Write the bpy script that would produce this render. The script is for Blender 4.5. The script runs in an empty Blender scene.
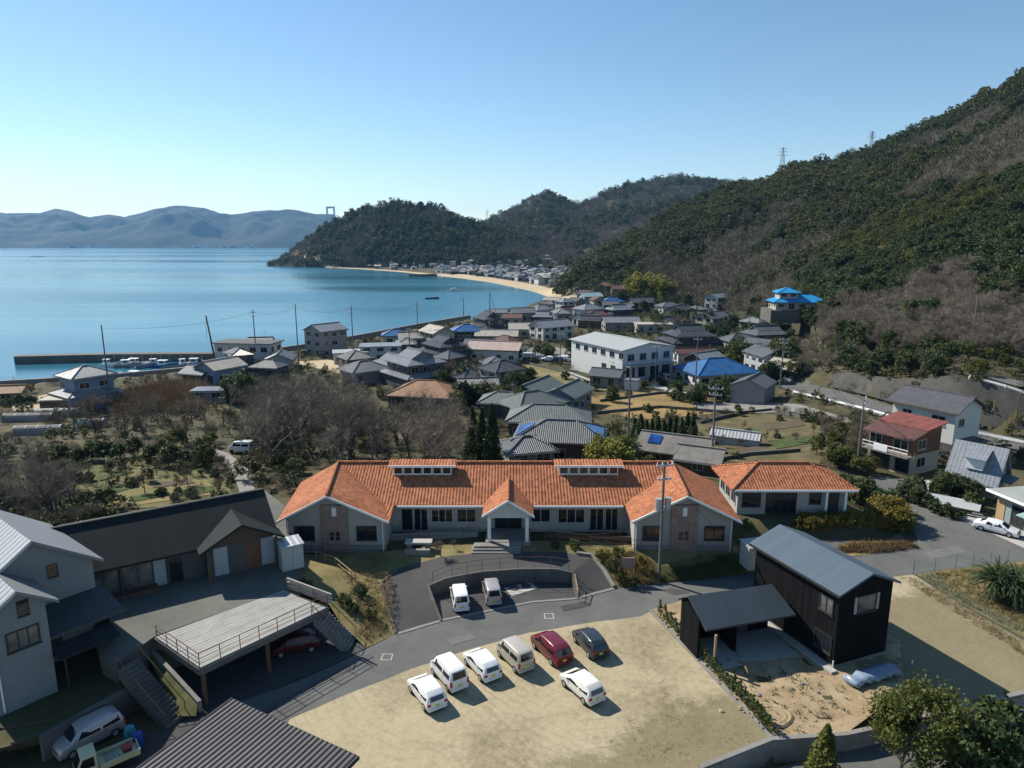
import bpy, bmesh, math, random
import numpy as np
from mathutils import Vector, Matrix, Euler
from mathutils.geometry import delaunay_2d_cdt

random.seed(7)
RNG = np.random.default_rng(7)
C = bpy.context.scene.collection
SC = bpy.context.scene
R = math.radians

# ------------------------------------------------------------ camera, sky, sun, exposure
FPX = 683.0
TH = math.atan(140.0 / FPX)            # downward tilt of the drone camera
CZ = 28.0                              # metres above the parking lot
SEA = -6.0
cam_d = bpy.data.cameras.new('camera')
cam_d.sensor_width = 36.0
cam_d.lens = FPX / 1024.0 * 36.0
cam_d.clip_start = 0.5
cam_d.clip_end = 30000.0
cam = bpy.data.objects.new('camera', cam_d)
C.objects.link(cam)
cam.location = (0, 0, CZ)
cam.rotation_euler = (math.pi / 2 - TH, 0, 0)
SC.camera = cam

SUN_EL, SUN_AZ = 39.5, -53.0           # azimuth clockwise from +Y (the view direction)
sun_to = Vector((math.sin(R(SUN_AZ)) * math.cos(R(SUN_EL)), math.cos(R(SUN_AZ)) * math.cos(R(SUN_EL)), math.sin(R(SUN_EL))))
world = bpy.data.worlds.new('World')
SC.world = world
world.use_nodes = True
wn = world.node_tree.nodes
wl = world.node_tree.links
bg = wn['Background']
sky = wn.new('ShaderNodeTexSky')
sky.sky_type = 'NISHITA'
sky.sun_disc = False
sky.sun_elevation = R(SUN_EL)
sky.sun_rotation = R(SUN_AZ)
sky.altitude = 0
sky.air_density = 0.92
sky.dust_density = 0.05
sky.ozone_density = 1.2
hs = wn.new('ShaderNodeHueSaturation')
hs.inputs['Saturation'].default_value = 1.1
hs.inputs['Hue'].default_value = .495
wl.new(sky.outputs[0], hs.inputs['Color'])
wl.new(hs.outputs[0], bg.inputs[0])
bg.inputs[1].default_value = 0.092

sl = bpy.data.lights.new('sun', 'SUN')
sl.energy = 4.9
sl.angle = R(0.53)
sl.color = (1.0, 0.93, 0.82)
so = bpy.data.objects.new('sun', sl)
C.objects.link(so)
so.rotation_euler = (-sun_to).to_track_quat('-Z', 'Y').to_euler()
so.location = (-60, 40, 120)

SC.view_settings.view_transform = 'Standard'
SC.view_settings.look = 'None'
SC.view_settings.gamma = 1.0
SC.view_settings.exposure = 0.6
SC.cycles.max_bounces = 5
SC.cycles.diffuse_bounces = 1
SC.cycles.glossy_bounces = 2
SC.cycles.transmission_bounces = 2
SC.cycles.transparent_max_bounces = 4
SC.cycles.volume_bounces = 0
SC.cycles.use_denoising = True
SC.cycles.caustics_reflective = False
SC.cycles.caustics_refractive = False

# ------------------------------------------------------------ pixel -> ground helpers
cT, sT = math.cos(TH), math.sin(TH)
def P(px, py, z=0.0):
    x = (px - 512) / FPX
    v = (py - 384) / FPX
    dz = -sT - v * cT
    t = (z - CZ) / dz
    return Vector((x * t, (cT - v * sT) * t, z))
def PD(px, py, D):                      # the point of that sight line at forward distance D
    x = (px - 512) / FPX
    v = (py - 384) / FPX
    t = D / (cT - v * sT)
    return Vector((x * t, D, CZ + t * (-sT - v * cT)))

# ------------------------------------------------------------ materials
MATS = {}
def _nt(name):
    m = bpy.data.materials.new(name)
    m.use_nodes = True
    nt = m.node_tree
    return m, nt, nt.nodes['Principled BSDF']
def node(nt, t, **kw):
    n = nt.nodes.new(t)
    for k, v in kw.items():
        setattr(n, k, v)
    return n
def math_n(nt, op, a, b=None):
    n = node(nt, 'ShaderNodeMath', operation=op)
    for i, q in enumerate((a, b)):
        if q is None: continue
        if isinstance(q, (int, float)): n.inputs[i].default_value = q
        else: nt.links.new(q, n.inputs[i])
    return n.outputs[0]
def mixc(nt, fac, a, b, mode='MIX'):
    n = node(nt, 'ShaderNodeMix', data_type='RGBA', blend_type=mode)
    for i, q in ((0, fac), (6, a), (7, b)):
        if isinstance(q, (int, float)): n.inputs[i].default_value = q
        elif isinstance(q, tuple): n.inputs[i].default_value = (*q[:3], 1)
        else: nt.links.new(q, n.inputs[i])
    return n.outputs[2]
def noise_n(nt, vec, scale, detail=4, rough=.55):
    n = node(nt, 'ShaderNodeTexNoise')
    n.inputs['Scale'].default_value = scale
    n.inputs['Detail'].default_value = detail
    n.inputs['Roughness'].default_value = rough
    nt.links.new(vec, n.inputs['Vector'])
    return n.outputs['Fac']
def ramp(nt, fac, stops):
    n = node(nt, 'ShaderNodeValToRGB')
    el = n.color_ramp.elements
    while len(el) < len(stops): el.new(.5)
    for e, (p, c) in zip(el, stops):
        e.position = p
        e.color = (*c, 1) if isinstance(c, tuple) else (c, c, c, 1)
    nt.links.new(fac, n.inputs[0])
    return n.outputs[0]
def sc(c, k): return tuple(min(1, q * k) for q in c)
def bump_n(nt, h, strength, dist, bs):
    b = node(nt, 'ShaderNodeBump')
    b.inputs['Strength'].default_value = strength
    b.inputs['Distance'].default_value = dist
    nt.links.new(h, b.inputs['Height'])
    nt.links.new(b.outputs[0], bs.inputs['Normal'])

def mat(name, col, rough=.8, var=.18, scale=1.0, metal=0., bump=0., fine=8., spec=.4, coat=0.):
    """plain weathered surface: colour varied by a broad and a fine noise"""
    if name in MATS: return MATS[name]
    m, nt, bs = _nt(name)
    tc = node(nt, 'ShaderNodeTexCoord').outputs['Object']
    n1 = noise_n(nt, tc, scale, 5)
    n2 = noise_n(nt, tc, scale * fine, 3)
    f = math_n(nt, 'ADD', math_n(nt, 'MULTIPLY', n1, .65), math_n(nt, 'MULTIPLY', n2, .35))
    nt.links.new(ramp(nt, f, [(.3, sc(col, 1 - var)), (.7, sc(col, 1 + var))]), bs.inputs['Base Color'])
    bs.inputs['Roughness'].default_value = rough
    bs.inputs['Metallic'].default_value = metal
    bs.inputs['Specular IOR Level'].default_value = spec
    bs.inputs['Coat Weight'].default_value = coat
    if bump: bump_n(nt, n2, bump, .05, bs)
    MATS[name] = m
    return m

def roof_mat(name, col, colw=.27, roww=.33, amp=.6, var=.22, rough=.75, bump=.9, metal=0., moss=None, spec=.3):
    """tiles or seamed sheets: columns run down the slope, rows step with height"""
    if name in MATS: return MATS[name]
    m, nt, bs = _nt(name)
    T = node(nt, 'ShaderNodeTexCoord')
    sx = node(nt, 'ShaderNodeSeparateXYZ'); nt.links.new(T.outputs['Object'], sx.inputs[0])
    sn = node(nt, 'ShaderNodeSeparateXYZ'); nt.links.new(T.outputs['Normal'], sn.inputs[0])
    ax = math_n(nt, 'GREATER_THAN', math_n(nt, 'ABSOLUTE', sn.outputs[0]), math_n(nt, 'ABSOLUTE', sn.outputs[1]))
    mx = node(nt, 'ShaderNodeMix'); nt.links.new(ax, mx.inputs[0]); nt.links.new(sx.outputs[0], mx.inputs[2]); nt.links.new(sx.outputs[1], mx.inputs[3])
    u = math_n(nt, 'DIVIDE', mx.outputs[0], colw)
    wave = math_n(nt, 'ADD', math_n(nt, 'MULTIPLY', math_n(nt, 'SINE', math_n(nt, 'MULTIPLY', u, 2 * math.pi)), .5), .5)
    v = math_n(nt, 'DIVIDE', sx.outputs[2], roww * .42)
    row = math_n(nt, 'FRACT', v)
    cell = node(nt, 'ShaderNodeCombineXYZ')
    nt.links.new(math_n(nt, 'FLOOR', u), cell.inputs[0]); nt.links.new(math_n(nt, 'FLOOR', v), cell.inputs[1]); nt.links.new(ax, cell.inputs[2])
    wnz = node(nt, 'ShaderNodeTexWhiteNoise'); nt.links.new(cell.outputs[0], wnz.inputs[0])
    big = noise_n(nt, T.outputs['Object'], .45, 5)
    f = math_n(nt, 'ADD', math_n(nt, 'MULTIPLY', wnz.outputs[0], .5), math_n(nt, 'MULTIPLY', big, .6))
    c = ramp(nt, f, [(.15, sc(col, 1 - var)), (.85, sc(col, 1 + var))])
    if moss:
        c = mixc(nt, ramp(nt, noise_n(nt, T.outputs['Object'], .9, 6, .65), [(.52, 0.), (.68, .55)]), c, moss)
    nt.links.new(c, bs.inputs['Base Color'])
    bs.inputs['Roughness'].default_value = rough
    bs.inputs['Metallic'].default_value = metal
    bs.inputs['Specular IOR Level'].default_value = spec
    h = math_n(nt, 'ADD', math_n(nt, 'MULTIPLY', wave, amp), math_n(nt, 'MULTIPLY', row, -.35 if roww < 5 else 0.))
    bump_n(nt, h, bump, .08, bs)
    MATS[name] = m
    return m

def ground_mat(name, stops, scale=.15, bump=.25, rough=.95, detail=8, distort=.4, fine=1.2):
    """earth, grass, gravel: patches of several real colours in world scale"""
    if name in MATS: return MATS[name]
    m, nt, bs = _nt(name)
    tc = node(nt, 'ShaderNodeNewGeometry').outputs['Position']
    n = node(nt, 'ShaderNodeTexNoise')
    n.inputs['Scale'].default_value = scale; n.inputs['Detail'].default_value = detail
    n.inputs['Roughness'].default_value = .62; n.inputs['Distortion'].default_value = distort
    nt.links.new(tc, n.inputs['Vector'])
    n2 = noise_n(nt, tc, fine, 6, .65)
    f = math_n(nt, 'ADD', math_n(nt, 'MULTIPLY', n.outputs['Fac'], .68), math_n(nt, 'MULTIPLY', n2, .32))
    nt.links.new(ramp(nt, f, stops), bs.inputs['Base Color'])
    bs.inputs['Roughness'].default_value = rough
    bs.inputs['Specular IOR Level'].default_value = .2
    bump_n(nt, n2, bump, .2, bs)
    MATS[name] = m
    return m

def leaf_mat(name, cols, trans=.3, rough=.6):
    """foliage: every tree and every clump its own tone of the same real leaf colours"""
    if name in MATS: return MATS[name]
    m, nt, bs = _nt(name)
    oi = node(nt, 'ShaderNodeObjectInfo').outputs['Random']
    g = node(nt, 'ShaderNodeNewGeometry')
    rnd = g.outputs['Random Per Island']
    f = math_n(nt, 'ADD', math_n(nt, 'MULTIPLY', oi, .6), math_n(nt, 'MULTIPLY', rnd, .4))
    k = len(cols)
    c = ramp(nt, f, [(.1 + .8 * i / (k - 1), q) for i, q in enumerate(cols)])
    nt.links.new(c, bs.inputs['Base Color'])
    bs.inputs['Roughness'].default_value = rough
    bs.inputs['Specular IOR Level'].default_value = .25
    if trans:
        tr = node(nt, 'ShaderNodeBsdfTranslucent')
        nt.links.new(c, tr.inputs[0])
        mx = node(nt, 'ShaderNodeMixShader')
        mx.inputs[0].default_value = trans
        nt.links.new(bs.outputs[0], mx.inputs[1]); nt.links.new(tr.outputs[0], mx.inputs[2])
        nt.links.new(mx.outputs[0], nt.nodes['Material Output'].inputs[0])
    MATS[name] = m
    return m

def paint(name, col, rough=.25, metal=0.):
    if name in MATS: return MATS[name]
    m, nt, bs = _nt(name)
    tc = node(nt, 'ShaderNodeTexCoord').outputs['Object']
    n1 = noise_n(nt, tc, 1.7, 5)
    nt.links.new(ramp(nt, n1, [(.3, sc(col, .9)), (.7, sc(col, 1.03))]), bs.inputs['Base Color'])
    nt.links.new(ramp(nt, noise_n(nt, tc, 3, 4), [(.3, rough), (.75, rough + .2)]), bs.inputs['Roughness'])
    bs.inputs['Metallic'].default_value = metal
    bs.inputs['Coat Weight'].default_value = .35
    bs.inputs['Coat Roughness'].default_value = .12
    MATS[name] = m
    return m
def glass(name='glass', col=(.012, .016, .02), rough=.06):
    if name in MATS: return MATS[name]
    m, nt, bs = _nt(name)
    tc = node(nt, 'ShaderNodeTexCoord').outputs['Object']
    nt.links.new(ramp(nt, noise_n(nt, tc, .8, 2), [(.35, sc(col, .6)), (.7, sc(col, 1.8))]), bs.inputs['Base Color'])
    bs.inputs['Roughness'].default_value = rough
    bs.inputs['Specular IOR Level'].default_value = .6
    MATS[name] = m
    return m

# roofs
ORANGE = roof_mat('orange clay tiles', (.325, .128, .066), .30, .34, .7, .40, .85, moss=(.24, .095, .045), spec=.12)
DARKMETAL = roof_mat('dark grey metal roof', (.019, .024, .026), .42, 99, .06, .15, .8, .3, spec=.1)
BLUEMETAL = roof_mat('blue grey steel roof', (.075, .105, .135), .45, 99, .08, .08, .5, .3)
WHITEMETAL = roof_mat('pale ribbed metal roof', (.36, .37, .38), .5, 99, .6, .1, .45, .9)
CORRU = roof_mat('brown grey corrugated sheets', (.15, .14, .14), .42, 99, 1., .16, .6, 1.)
GREYTILE = roof_mat('grey glazed tiles', (.11, .118, .125), .28, .3, .7, .22, .42, 1., moss=(.11, .105, .08))
BLACKTILE = roof_mat('dark glazed tiles', (.06, .065, .07), .28, .3, .7, .25, .35, 1., moss=(.10, .10, .085))
SILVERTILE = roof_mat('silver ibushi tiles', (.21, .22, .23), .28, .3, .7, .25, .32, 1.)
GREENGREY = roof_mat('green grey tiles', (.115, .135, .13), .28, .3, .6, .18, .6, .9, moss=(.13, .13, .09))
REDTILE = roof_mat('worn red roof sheets', (.19, .062, .047), .3, .4, .5, .3, .65, .8)
REDDARK = roof_mat('dull maroon roof sheets', (.105, .05, .042), .3, .4, .5, .2, .65, .8)
BROWNROOF = roof_mat('brown orange tiles', (.28, .15, .085), .28, .32, .6, .25, .7, .9)
PINKROOF = roof_mat('faded pink roof', (.40, .31, .27), .4, 99, .3, .15, .7, .5)
BEIGEROOF = roof_mat('beige tiles', (.37, .34, .29), .3, .32, .5, .2, .7, .8)
TEALROOF = roof_mat('pale teal roof', (.25, .36, .35), .4, 99, .4, .15, .6, .6)
HALLW = mat('hall siding', (.56, .58, .57), .75, .06, .4)
HALLROOF = roof_mat('pale green grey hall roof', (.33, .355, .345), .6, 99, .3, .08, .55, .5)
BLUEROOF = roof_mat('bright blue roof', (.02, .23, .48), .4, .4, .4, .15, .5, .7)
TARP = mat('blue tarpaulin', (.018, .10, .26), .55, .4, .5, bump=.4, fine=3)
# walls
CREAM = mat('pale grey render', (.36, .345, .32), .85, .08, .4)
WHITEW = mat('white render', (.52, .52, .50), .8, .08, .4)
GREYW = mat('grey siding', (.22, .22, .215), .8, .12, .4)
LTGREY = mat('light grey siding', (.35, .37, .37), .75, .08, .4)
DKGREY = mat('dark grey boards', (.07, .072, .075), .8, .2, .5)
BLACKW = roof_mat('black stained boards', (.008, .008, .009), .18, 99, .5, .45, .85, .4, spec=.08)
BROWNW = mat('brown boards', (.085, .056, .038), .85, .25, .6)
BEIGEW = mat('beige render', (.36, .33, .27), .85, .1, .4)
BLUEW = mat('slate blue siding', (.16, .21, .28), .7, .12, .4)
PINKBRICK = mat('pink brown brick', (.27, .19, .16), .85, .3, 3)
BROWNRED = mat('red brown cladding', (.13, .06, .035), .8, .25, .8)
CONC = mat('weathered concrete', (.21, .20, .185), .9, .25, .6, bump=.2)
CONCD = mat('stained and shade-toned concrete', (.10, .097, .088), .9, .35, .6, bump=.2)  # stains, plus a dark tone that serves as shade on the left steps
CONCW = mat('pale concrete', (.38, .37, .345), .9, .12, .6)
WHITE = mat('white paint', (.78, .78, .76), .5, .05, 1)
DARKFRAME = mat('dark bronze aluminium', (.03, .03, .03), .4, .1, 1)
ALU = mat('grey aluminium', (.42, .43, .44), .4, .08, 1, metal=.4)
RUST = mat('rusty brown steel', (.13, .07, .045), .8, .3, 2)
GREYWOOD = mat('silvered timber', (.30, .295, .28), .85, .2, 1.2, fine=5)
TIMBER = mat('raw timber', (.34, .24, .13), .8, .2, 1)
TRUNK = mat('bark', (.09, .075, .06), .9, .3, 2, bump=.3)
RUBBER = mat('tyre rubber', (.015, .015, .016), .85, .2, 3)
POLEM = mat('concrete pole', (.13, .13, .125), .85, .15, .5)
STEEL = mat('galvanised steel', (.38, .39, .40), .45, .12, 1, metal=.5)
GLASS = glass()
GLASSL = glass('curtained glass', (.11, .11, .105), .12)
SOLAR = glass('solar cells', (.012, .05, .19), .12)
# ground
ASPHALT = ground_mat('asphalt', [(.3, (.085, .088, .086)), (.5, (.115, .117, .112)), (.7, (.145, .145, .136))], .25, .1, .9)
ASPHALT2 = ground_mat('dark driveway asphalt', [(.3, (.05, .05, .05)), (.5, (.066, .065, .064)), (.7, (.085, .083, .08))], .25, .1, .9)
DIRT = ground_mat('packed sandy dirt', [(.28, (.13, .11, .065)), (.40, (.23, .19, .118)), (.54, (.31, .258, .165)), (.72, (.36, .305, .205))], .13, .25)
def lot_mat():
    m, nt, bs = _nt('driven dirt lot')
    pos = node(nt, 'ShaderNodeNewGeometry').outputs['Position']
    n = node(nt, 'ShaderNodeTexNoise'); n.inputs['Scale'].default_value = .17; n.inputs['Detail'].default_value = 9; n.inputs['Roughness'].default_value = .66; n.inputs['Distortion'].default_value = .5
    nt.links.new(pos, n.inputs['Vector'])
    fine = noise_n(nt, pos, 2.2, 6, .7)
    f = math_n(nt, 'ADD', math_n(nt, 'MULTIPLY', n.outputs['Fac'], .62), math_n(nt, 'MULTIPLY', fine, .38))
    c = ramp(nt, f, [(.3, (.15, .124, .074)), (.40, (.26, .219, .14)), (.51, (.365, .312, .202)), (.7, (.45, .39, .262))])
    # curved wheel tracks worn into the dirt
    for k, (ox, oy, s) in enumerate(((3, 52, .42), (-14, 20, .36), (22, 60, .5))):
        mp = node(nt, 'ShaderNodeMapping'); mp.inputs['Location'].default_value = (-ox, -oy, 0); nt.links.new(pos, mp.inputs[0])
        w = node(nt, 'ShaderNodeTexWave'); w.wave_type = 'RINGS'; w.rings_direction = 'Z'; w.inputs['Scale'].default_value = s; w.inputs['Distortion'].default_value = 3.5; w.inputs['Detail'].default_value = 3; w.inputs['Detail Scale'].default_value = .6
        nt.links.new(mp.outputs[0], w.inputs['Vector'])
        mask = math_n(nt, 'MULTIPLY', ramp(nt, w.outputs['Fac'], [(.86, 0.), (.96, 1.)]), ramp(nt, noise_n(nt, mp.outputs[0], .12, 3), [(.48, 0.), (.64, .3)]))
        c = mixc(nt, mask, c, (.20, .165, .105) if k != 1 else (.40, .34, .24))
    # thin winter grass towards the far corner
    sx = node(nt, 'ShaderNodeSeparateXYZ'); nt.links.new(pos, sx.inputs[0])
    g = math_n(nt, 'SUBTRACT', math_n(nt, 'MULTIPLY', sx.outputs[0], .055), math_n(nt, 'MULTIPLY', math_n(nt, 'SUBTRACT', sx.outputs[1], 36.), .085))
    g = math_n(nt, 'ADD', g, math_n(nt, 'MULTIPLY', noise_n(nt, pos, .35, 7, .7), .9))
    c = mixc(nt, ramp(nt, g, [(.86, 0.), (1.2, .7)]), c, (.15, .128, .07))
    nt.links.new(c, bs.inputs['Base Color'])
    bs.inputs['Roughness'].default_value = .95; bs.inputs['Specular IOR Level'].default_value = .2
    bump_n(nt, fine, .4, .15, bs)
    return m
LOT = lot_mat()
DIRT2 = ground_mat('dug sandy soil', [(.28, (.17, .125, .075)), (.45, (.30, .225, .135)), (.6, (.38, .30, .19)), (.72, (.42, .34, .23))], .4, .5)
SAND = ground_mat('beach sand', [(.3, (.36, .29, .18)), (.6, (.46, .38, .25)), (.75, (.52, .44, .30))], .05, .1)
DRYGRASS = ground_mat('dry winter grass', [(.28, (.075, .08, .028)), (.42, (.14, .125, .05)), (.58, (.23, .185, .085)), (.74, (.29, .235, .12))], .22, .5)
GOLDGRASS = ground_mat('golden dry grass', [(.28, (.11, .085, .035)), (.45, (.20, .14, .055)), (.6, (.29, .205, .09)), (.74, (.33, .25, .12))], .12, .5)
GREENGRASS = ground_mat('short green grass', [(.28, (.035, .05, .015)), (.42, (.075, .085, .03)), (.54, (.13, .118, .05)), (.7, (.19, .155, .08))], .18, .5)
SOIL = ground_mat('dark soil and weeds', [(.28, (.03, .038, .015)), (.45, (.06, .058, .028)), (.6, (.10, .082, .045)), (.74, (.16, .13, .075))], .09, .5)
FORESTFLOOR = ground_mat('forest floor', [(.28, (.022, .028, .012)), (.5, (.05, .047, .03)), (.72, (.085, .07, .05))], .03, .6)
BANK = ground_mat('grey brown bank', [(.28, (.04, .039, .035)), (.45, (.06, .058, .052)), (.6, (.078, .075, .067)), (.74, (.105, .10, .088))], .3, .5)
# leaves
EVLEAF = leaf_mat('dark evergreen leaves', [(.03, .052, .017), (.048, .078, .024), (.075, .10, .03), (.06, .07, .028)])
OLIVE = leaf_mat('olive leaves', [(.05, .062, .016), (.085, .098, .022), (.13, .135, .03)])
BRIGHTOLIVE = leaf_mat('bright olive leaves', [(.08, .10, .025), (.125, .14, .03), (.17, .175, .035)], .4)  # brighter yellow-green leaf colour for the bottom-right trees
YELLOWG = leaf_mat('yellow green leaves', [(.15, .17, .025), (.22, .21, .03), (.12, .14, .03)])
AUTUMN = leaf_mat('golden hedge leaves', [(.10, .11, .025), (.21, .17, .03), (.25, .17, .035), (.13, .14, .035)], .42)
TWIG = leaf_mat('bare twigs', [(.16, .132, .10), (.215, .18, .14), (.26, .22, .175)], 0, .9)
TWIGD = leaf_mat('dark bare twigs', [(.11, .088, .062), (.155, .125, .088), (.18, .15, .105)], 0, .9)
REED = leaf_mat('rust coloured reeds', [(.15, .10, .055), (.20, .13, .065), (.13, .105, .06)], .1, .9)
STRAW = leaf_mat('straw grass blades', [(.20, .155, .07), (.28, .21, .10), (.23, .18, .085), (.16, .13, .05)], .3, .9)

# ------------------------------------------------------------ mesh builder and object helpers
def inst(o, parent=None):
    C.objects.link(o)
    if parent is not None: o.parent = parent
    return o
def thing(name, label, cat, loc=(0, 0, 0), rz=0., group=None):
    o = bpy.data.objects.new(name, None)
    o.empty_display_size = .3
    inst(o)
    o.location = loc
    o.rotation_euler = (0, 0, rz)
    return tag(o, label, cat, group)
def tag(o, label, cat, group=None, kind=None):
    if label: o['label'] = label
    if cat: o['category'] = cat
    if group: o['group'] = group
    if kind: o['kind'] = kind
    return o
def struct(o, label=None):
    o['kind'] = 'structure'
    if label: o['label'] = label
    return o
def dup(o, parent=None):
    c = o.copy()
    C.objects.link(c)
    if parent is not None: c.parent = parent
    for ch in o.children: dup(ch, c)
    return c

class MB:
    def __init__(s): s.v, s.f, s.m = [], [], []
    def add(s, vs, fs, mi=0):
        b = len(s.v)
        s.v += [tuple(q) for q in vs]
        for f in fs:
            s.f.append(tuple(b + i for i in f)); s.m.append(mi)
        return s
    def box(s, x0, x1, y0, y1, z0, z1, mi=0):
        return s.add([(x0, y0, z0), (x1, y0, z0), (x1, y1, z0), (x0, y1, z0), (x0, y0, z1), (x1, y0, z1), (x1, y1, z1), (x0, y1, z1)],
                     [(3, 2, 1, 0), (4, 5, 6, 7), (0, 1, 5, 4), (1, 2, 6, 5), (2, 3, 7, 6), (3, 0, 4, 7)], mi)
    def slab(s, top, th, mi=0):          # polygon (any tilt), thickened straight down
        n = len(top)
        vs = [tuple(p) for p in top] + [(p[0], p[1], p[2] - th) for p in top]
        fs = [tuple(range(n)), tuple(range(2 * n - 1, n - 1, -1))] + [(i, i + n, (i + 1) % n + n, (i + 1) % n) for i in range(n)]
        return s.add(vs, fs, mi)
    def prism(s, poly, z0, z1, mi=0):
        return s.slab([(p[0], p[1], z1) for p in poly], z1 - z0, mi)
    def tube(s, p0, p1, r0, r1=None, n=8, mi=0, cap=True):
        r1 = r0 if r1 is None else r1
        a, b = Vector(p0), Vector(p1)
        d = (b - a).normalized()
        u = d.orthogonal().normalized()
        w = d.cross(u)
        vs = []
        for c, r in ((a, r0), (b, r1)):
            for i in range(n):
                t = 2 * math.pi * i / n
                vs.append(c + u * (r * math.cos(t)) + w * (r * math.sin(t)))
        fs = [(i, (i + 1) % n, n + (i + 1) % n, n + i) for i in range(n)]
        if cap: fs += [tuple(range(n - 1, -1, -1)), tuple(range(n, 2 * n))]
        return s.add(vs, fs, mi)
    def beam(s, p0, p1, w, h, mi=0):     # bar whose top edge runs p0-p1
        a, b = Vector(p0), Vector(p1)
        d = (b - a); d.z = 0
        if d.length < 1e-6: return s
        q = Vector((-d.y, d.x, 0)).normalized() * (w / 2)
        return s.slab([a - q, b - q, b + q, a + q], h, mi)
    def mesh(s, name, mats):
        me = bpy.data.meshes.new(name)
        me.from_pydata(s.v, [], s.f)
        for m in (mats if isinstance(mats, (list, tuple)) else [mats]): me.materials.append(m)
        if any(s.m): me.polygons.foreach_set('material_index', s.m)
        bm = bmesh.new(); bm.from_mesh(me)
        bmesh.ops.recalc_face_normals(bm, faces=bm.faces)
        bm.to_mesh(me); bm.free()
        return me
    def build(s, name, mats, parent=None, world=False, smooth=False, bevel=0.):
        me = s.mesh(name, mats)
        o = bpy.data.objects.new(name, me)
        inst(o, parent)
        if bevel:
            bm = bmesh.new(); bm.from_mesh(me)
            es = [e for e in bm.edges if len(e.link_faces) == 2 and e.calc_face_angle(0) > .5]
            bmesh.ops.bevel(bm, geom=es, offset=bevel, segments=2, profile=.6, affect='EDGES', clamp_overlap=True)
            bm.to_mesh(me); bm.free()
        if smooth:
            me.shade_smooth() if hasattr(me, 'shade_smooth') else None
        if world and parent is not None:      # verts were given in world space
            mw = (Matrix.Translation(parent.location) @ parent.rotation_euler.to_matrix().to_4x4()).inverted()
            me.transform(mw)
        return o

def np_mesh(name, V, Fq, mats):
    """big quad / tri meshes from arrays"""
    me = bpy.data.meshes.new(name)
    k = Fq.shape[1]
    me.vertices.add(len(V)); me.vertices.foreach_set('co', np.asarray(V, np.float32).ravel())
    me.loops.add(Fq.size); me.loops.foreach_set('vertex_index', Fq.astype(np.int32).ravel())
    me.polygons.add(len(Fq))
    me.polygons.foreach_set('loop_start', np.arange(0, Fq.size, k, dtype=np.int32))
    for m in (mats if isinstance(mats, (list, tuple)) else [mats]): me.materials.append(m)
    me.update(calc_edges=True)
    me.validate()
    return me

# ------------------------------------------------------------ terrain heights
def smooth(a, b, x):
    t = np.clip((x - a) / (b - a), 0, 1)
    return t * t * (3 - 2 * t)
def vnoise(x, y, seed=0):
    """cheap smooth value noise, vectorised"""
    xi, yi = np.floor(x).astype(np.int64), np.floor(y).astype(np.int64)
    fx, fy = x - xi, y - yi
    fx, fy = fx * fx * (3 - 2 * fx), fy * fy * (3 - 2 * fy)
    def h(a, b):
        n = (a * 374761393 + b * 668265263 + seed * 974711) & 0x7fffffff
        n = ((n ^ (n >> 13)) * 1274126177) & 0x7fffffff
        return ((n ^ (n >> 16)) & 0xffff) / 65535.0
    return (h(xi, yi) * (1 - fx) + h(xi + 1, yi) * fx) * (1 - fy) + (h(xi, yi + 1) * (1 - fx) + h(xi + 1, yi + 1) * fx) * fy
def fbm(x, y, seed=0, o=4):
    r, a = 0, .5
    for i in range(o):
        r = r + a * (vnoise(x, y, seed + i * 17) - .5); x, y, a = x * 2.03, y * 2.03, a * .5
    return r
def pxof(x, y): return 512 + FPX * x / (.985 * np.maximum(y, 1.0))

COAST_PX = [(-140, 402), (-60, 397), (0, 393), (110, 386), (186, 378), (190, 371), (222, 366), (300, 354), (360, 343), (420, 331), (470, 322),
            (505, 311), (527, 302), (543, 297), (530, 292), (508, 287), (484, 282), (458, 278.5), (430, 275.5), (395, 272), (360, 269.5), (320, 267.5), (285, 265.5), (270, 264)]
COAST = np.array([[*P(a, b, SEA)[:2]] for a, b in COAST_PX] + [[-345, 1120], [-300, 1250], [-150, 1900], [300, 2600], [2600, 2600], [2600, -300], [-700, -300]])
def coast_dist(x, y):
    """signed distance to the waterline, positive on land"""
    x = np.asarray(x, float); y = np.asarray(y, float)
    best = np.full(x.shape, 1e9); inside = np.zeros(x.shape, bool)
    n = len(COAST)
    for i in range(n):
        ax, ay = COAST[i]; bx, by = COAST[(i + 1) % n]
        dx, dy = bx - ax, by - ay
        t = np.clip(((x - ax) * dx + (y - ay) * dy) / (dx * dx + dy * dy), 0, 1)
        best = np.minimum(best, np.hypot(x - ax - t * dx, y - ay - t * dy))
        cr = ((ay > y) != (by > y)) & (x < (bx - ax) * (y - ay) / ((by - ay) if by != ay else 1e-9) + ax)
        inside ^= cr
    return np.where(inside, best, -best)
BPX = [740, 800, 835, 900, 975, 1024, 1120]
BD = [157, 148, 139, 122, 105.5, 101, 94]
BH = [0, .3, 2.5, 3.5, 6.6, 6.2, 6.]
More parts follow.
